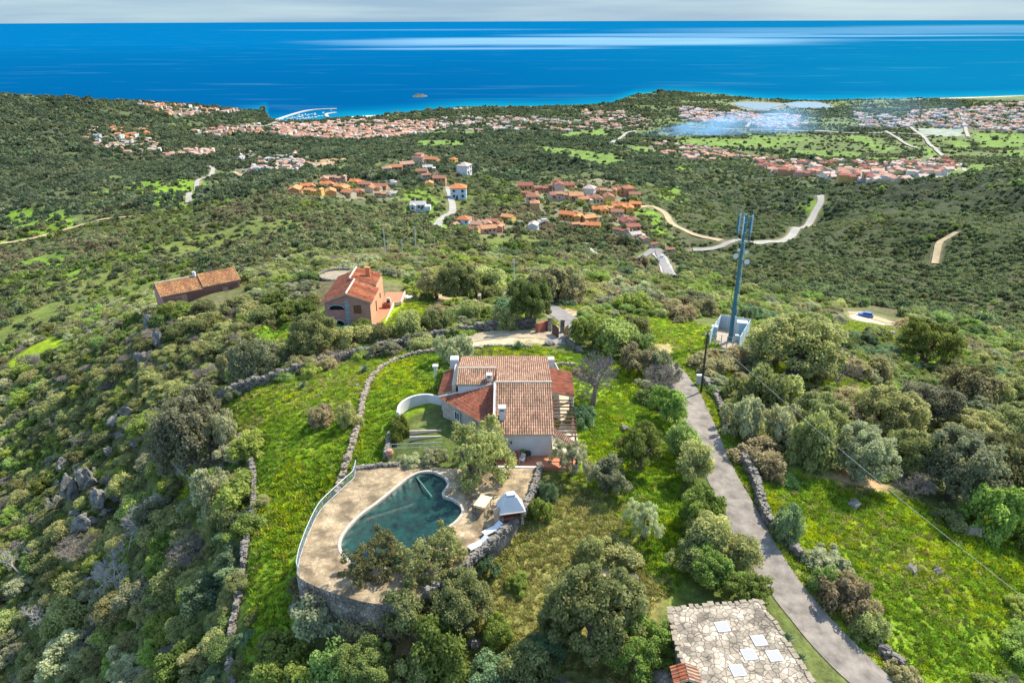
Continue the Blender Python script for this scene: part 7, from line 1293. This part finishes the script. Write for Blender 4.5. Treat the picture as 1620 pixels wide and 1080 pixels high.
def build_coast():
    st = mat('breakwater_stone', (.42, .38, .32), .9, noise=.05, var=.2); cc = MATS.get('concrete') or mat('concrete', (.30, .285, .265), .9, noise=.4)
    def sea_strip(name, px, w, h, label, m, cat='breakwater'):
        pts = [P(a, b, SEA) for a, b in px]; o = smooth_wall(name, curve(pts, 4), h, w, m, label, z0=SEA, sink=6, cat=cat); return o
    MATS['bw'] = st
    sea_strip('breakwater', [(425,194),(446,186),(468,179),(487,174.5),(510,172.6),(532,172)], 13, 3.0, 'long curving stone breakwater of the little harbour', 'bw'); sea_strip('breakwater', [(518,185),(516,180),(531,177.5)], 11, 2.5, 'short inner stone mole facing the harbour mouth', 'bw')
    for i, px in enumerate(([(452,187),(480,183)], [(458,189.5),(490,185)], [(470,181.5),(500,180)], [(480,187.5),(512,182)])): sea_strip('jetty', px, 3.5, 1.0, ['first mooring jetty inside the breakwater', 'second mooring jetty from the harbour road', 'outermost mooring jetty by the breakwater', 'mooring jetty nearest the town quay'][i], 'concrete', 'jetty')
    bm_ = mat('boat_white', (.75, .75, .74), .4); hull = MB(); hull.add([(-4, -1.3, 0), (2, -1.4, 0), (4.5, 0, .2), (2, 1.4, 0), (-4, 1.3, 0), (-4.2, -1.5, 1.5), (2, -1.7, 1.6), (5.4, 0, 1.9), (2, 1.7, 1.6), (-4.2, 1.5, 1.5)], [(0, 1, 6, 5), (1, 2, 7, 6), (2, 3, 8, 7), (3, 4, 9, 8), (4, 0, 5, 9), (5, 6, 7, 8, 9), (4, 3, 2, 1, 0)]); ho = hull.build('hull', bm_); cb = MB().box((-.5, 0, 2.2), (3.6, 2.0, 1.3), taper=.8).build('cabin', bm_); hd, cd = ho.data, cb.data; bpy.data.objects.remove(ho); bpy.data.objects.remove(cb); n = 0
    for jn, (x0, y0, x1, y1, k) in zip(('at the first mooring jetty', 'at the second mooring jetty', 'at the outermost jetty', 'at the jetty by the town quay', 'along the long breakwater'), ((452,187,480,183,7),(458,189.5,490,185,7),(470,181.5,500,180,6),(480,187.5,512,182,6),(440,190,530,173.8,7))):
        for i in range(k):
            t = (i + .5) / k; p = P(x0 + (x1 - x0) * t, y0 + (y1 - y0) * t + rng.uniform(.5, .9) * (1 if i % 2 else -.6), SEA + .1); yc, _ = coast(np.array([p.x]), np.array([p.y]))
            if p.y < yc[0] + 6: continue
            e = empty('boat', p, f'small white boat moored {jn}, {ORD[i] if i else "first"} from the left', 'boat', 'white boats in the harbour', rng.uniform(0, 3.1)); s = rng.uniform(.8, 1.3); e.scale = (s, s, s)
            for nm, d in (('hull', hd), ('cabin', cd)): o = bpy.data.objects.new(nm, d); COL.objects.link(o); o.parent = e
    # islet and salt lagoons
    c = P(664, 152, SEA); g = np.linspace(-1, 1, 60); A, B = np.meshgrid(g, g); A, B = A.ravel(), B.ravel(); r = np.hypot(A, B); zz = SEA - 3 + 13 * np.clip(1 - r ** 1.5, 0, 1) * (.5 + fbm(A * 4, B * 4, 501, 4)); idx = np.arange(3600).reshape(60, 60); Fc = np.stack([idx[:-1, :-1], idx[:-1, 1:], idx[1:, 1:], idx[1:, :-1]], -1).reshape(-1, 4)
    struct(mk('islet', np.c_[c.x + A * 42, c.y + B * 60, zz], Fc, mat('islet_rock', (.075, .07, .045), .9, noise=.05, var=.4), smooth=True))
    lw = mat('lagoon_water', (.13, .19, .22), .6, spec=.1)
    for nm, px in LAG:
        q = closed_curve([P(a, b, SEA + 1.6) for a, b in px], 4); struct(MB().prism([p[:2] for p in q], SEA - 2, SEA + 1.6).build(nm, lw))
    # pale smoke drifting from the edge of the valley town
def build_smoke():
    a = G(1012, 226); e = None; m = bpy.data.materials.new('smoke'); m.use_nodes = True; t = m.node_tree; t.nodes.clear(); o = N(t, 'ShaderNodeOutputMaterial'); v = N(t, 'ShaderNodeVolumePrincipled'); l = t.links.new; v.inputs['Color'].default_value = (.35, .66, 1, 1); v.inputs['Anisotropy'].default_value = .2
    tc = N(t, 'ShaderNodeTexCoord'); nz = N(t, 'ShaderNodeTexNoise'); nz.inputs['Scale'].default_value = .009; nz.inputs['Detail'].default_value = 5; l(tc.outputs['Object'], nz.inputs['Vector']); r = N(t, 'ShaderNodeMapRange'); r.inputs['From Min'].default_value = .38; r.inputs['From Max'].default_value = .72; r.inputs['To Min'].default_value = 0.0; r.inputs['To Max'].default_value = SMOKE; l(nz.outputs['Fac'], r.inputs['Value'])
    at = N(t, 'ShaderNodeSeparateXYZ'); l(tc.outputs['Object'], at.inputs[0]); f = N(t, 'ShaderNodeMapRange'); f.inputs['From Min'].default_value = 0; f.inputs['From Max'].default_value = 520; f.inputs['To Min'].default_value = 6.0; f.inputs['To Max'].default_value = .22; l(at.outputs['X'], f.inputs['Value']); mu = N(t, 'ShaderNodeMath', operation='MULTIPLY'); l(r.outputs[0], mu.inputs[0]); l(f.outputs[0], mu.inputs[1]); l(mu.outputs[0], v.inputs['Density']); l(v.outputs[0], o.inputs['Volume'])
    n = 14; V = []; K = 16; d = Vector((1, .27, .0)).normalized()
    for i in range(K):
        q_ = i / (K - 1); c = Vector((q_ * 860, q_ * 230, 18 + 30 * q_)); rr = 12 + 150 * q_ ** .85
        if i in (0, K - 1): rr *= .25
        for k in range(n): an = k * 6.2832 / n; q = Vector((-d.y, d.x, 0)) * math.cos(an) * rr * 1.5 + Vector((0, 0, 1)) * math.sin(an) * min(rr * .45, 38) * (1 if math.sin(an) > 0 else .5); V.append(c + q * (1 + .2 * math.sin(k * 3.1 + i)))
    Fc = [(i * n + k, i * n + (k + 1) % n, (i + 1) * n + (k + 1) % n, (i + 1) * n + k) for i in range(K - 1) for k in range(n)] + [tuple(range(n))[::-1], tuple((K - 1) * n + k for k in range(n))]
    mb = MB(); mb.add(V, Fc); s = mb.build('smoke', m, smooth=True); s.location = a; tag(s, 'blue-white smoke drifting across the valley town fields', 'smoke', kind='stuff'); S.cycles.volume_step_rate = 4; S.cycles.volume_max_steps = 64
SMOKE = .003
# ------------------------------------------------------------------ build everything
import time as _tm
LAWN = GP([(705,556),(735,553),(850,550),(905,560),(1000,640),(905,735),(880,700),(880,562),(728,566),(700,620),(690,640),(640,640),(628,660),(612,700),(612,738),(560,740),(540,760)])
HARD = [[(-8.7, 64), (7.3, 62.5), (7.4, 81.5), (-8.7, 81.8)], [tuple(p[:2]) for p in DECK], GP([(783,722),(893,718),(915,735),(905,742),(783,740)]), [tuple(P(a, b, .4)[:2]) for a, b in [(1058,964),(1197,951),(1300,1110),(1100,1130)]], GP([(500,440),(640,445),(640,480),(605,515),(510,530)]), GP([(628,640),(700,636),(700,712),(620,712)])]
def stage(f):
    t = _tm.time(); f(); print(f.__name__, round(_tm.time() - t, 1))
for _f in (build_ground, build_sea, build_roads, build_pool, build_house, build_walls, build_rocks, build_pink, build_cottage, build_mast, build_poles, build_cars, build_gate, build_garden, build_flagroof, build_villages, build_coast, build_smoke, make_protos, make_trees, plant, plant_grass): stage(_f)
label_all(ITEMS + ITEMS_R)
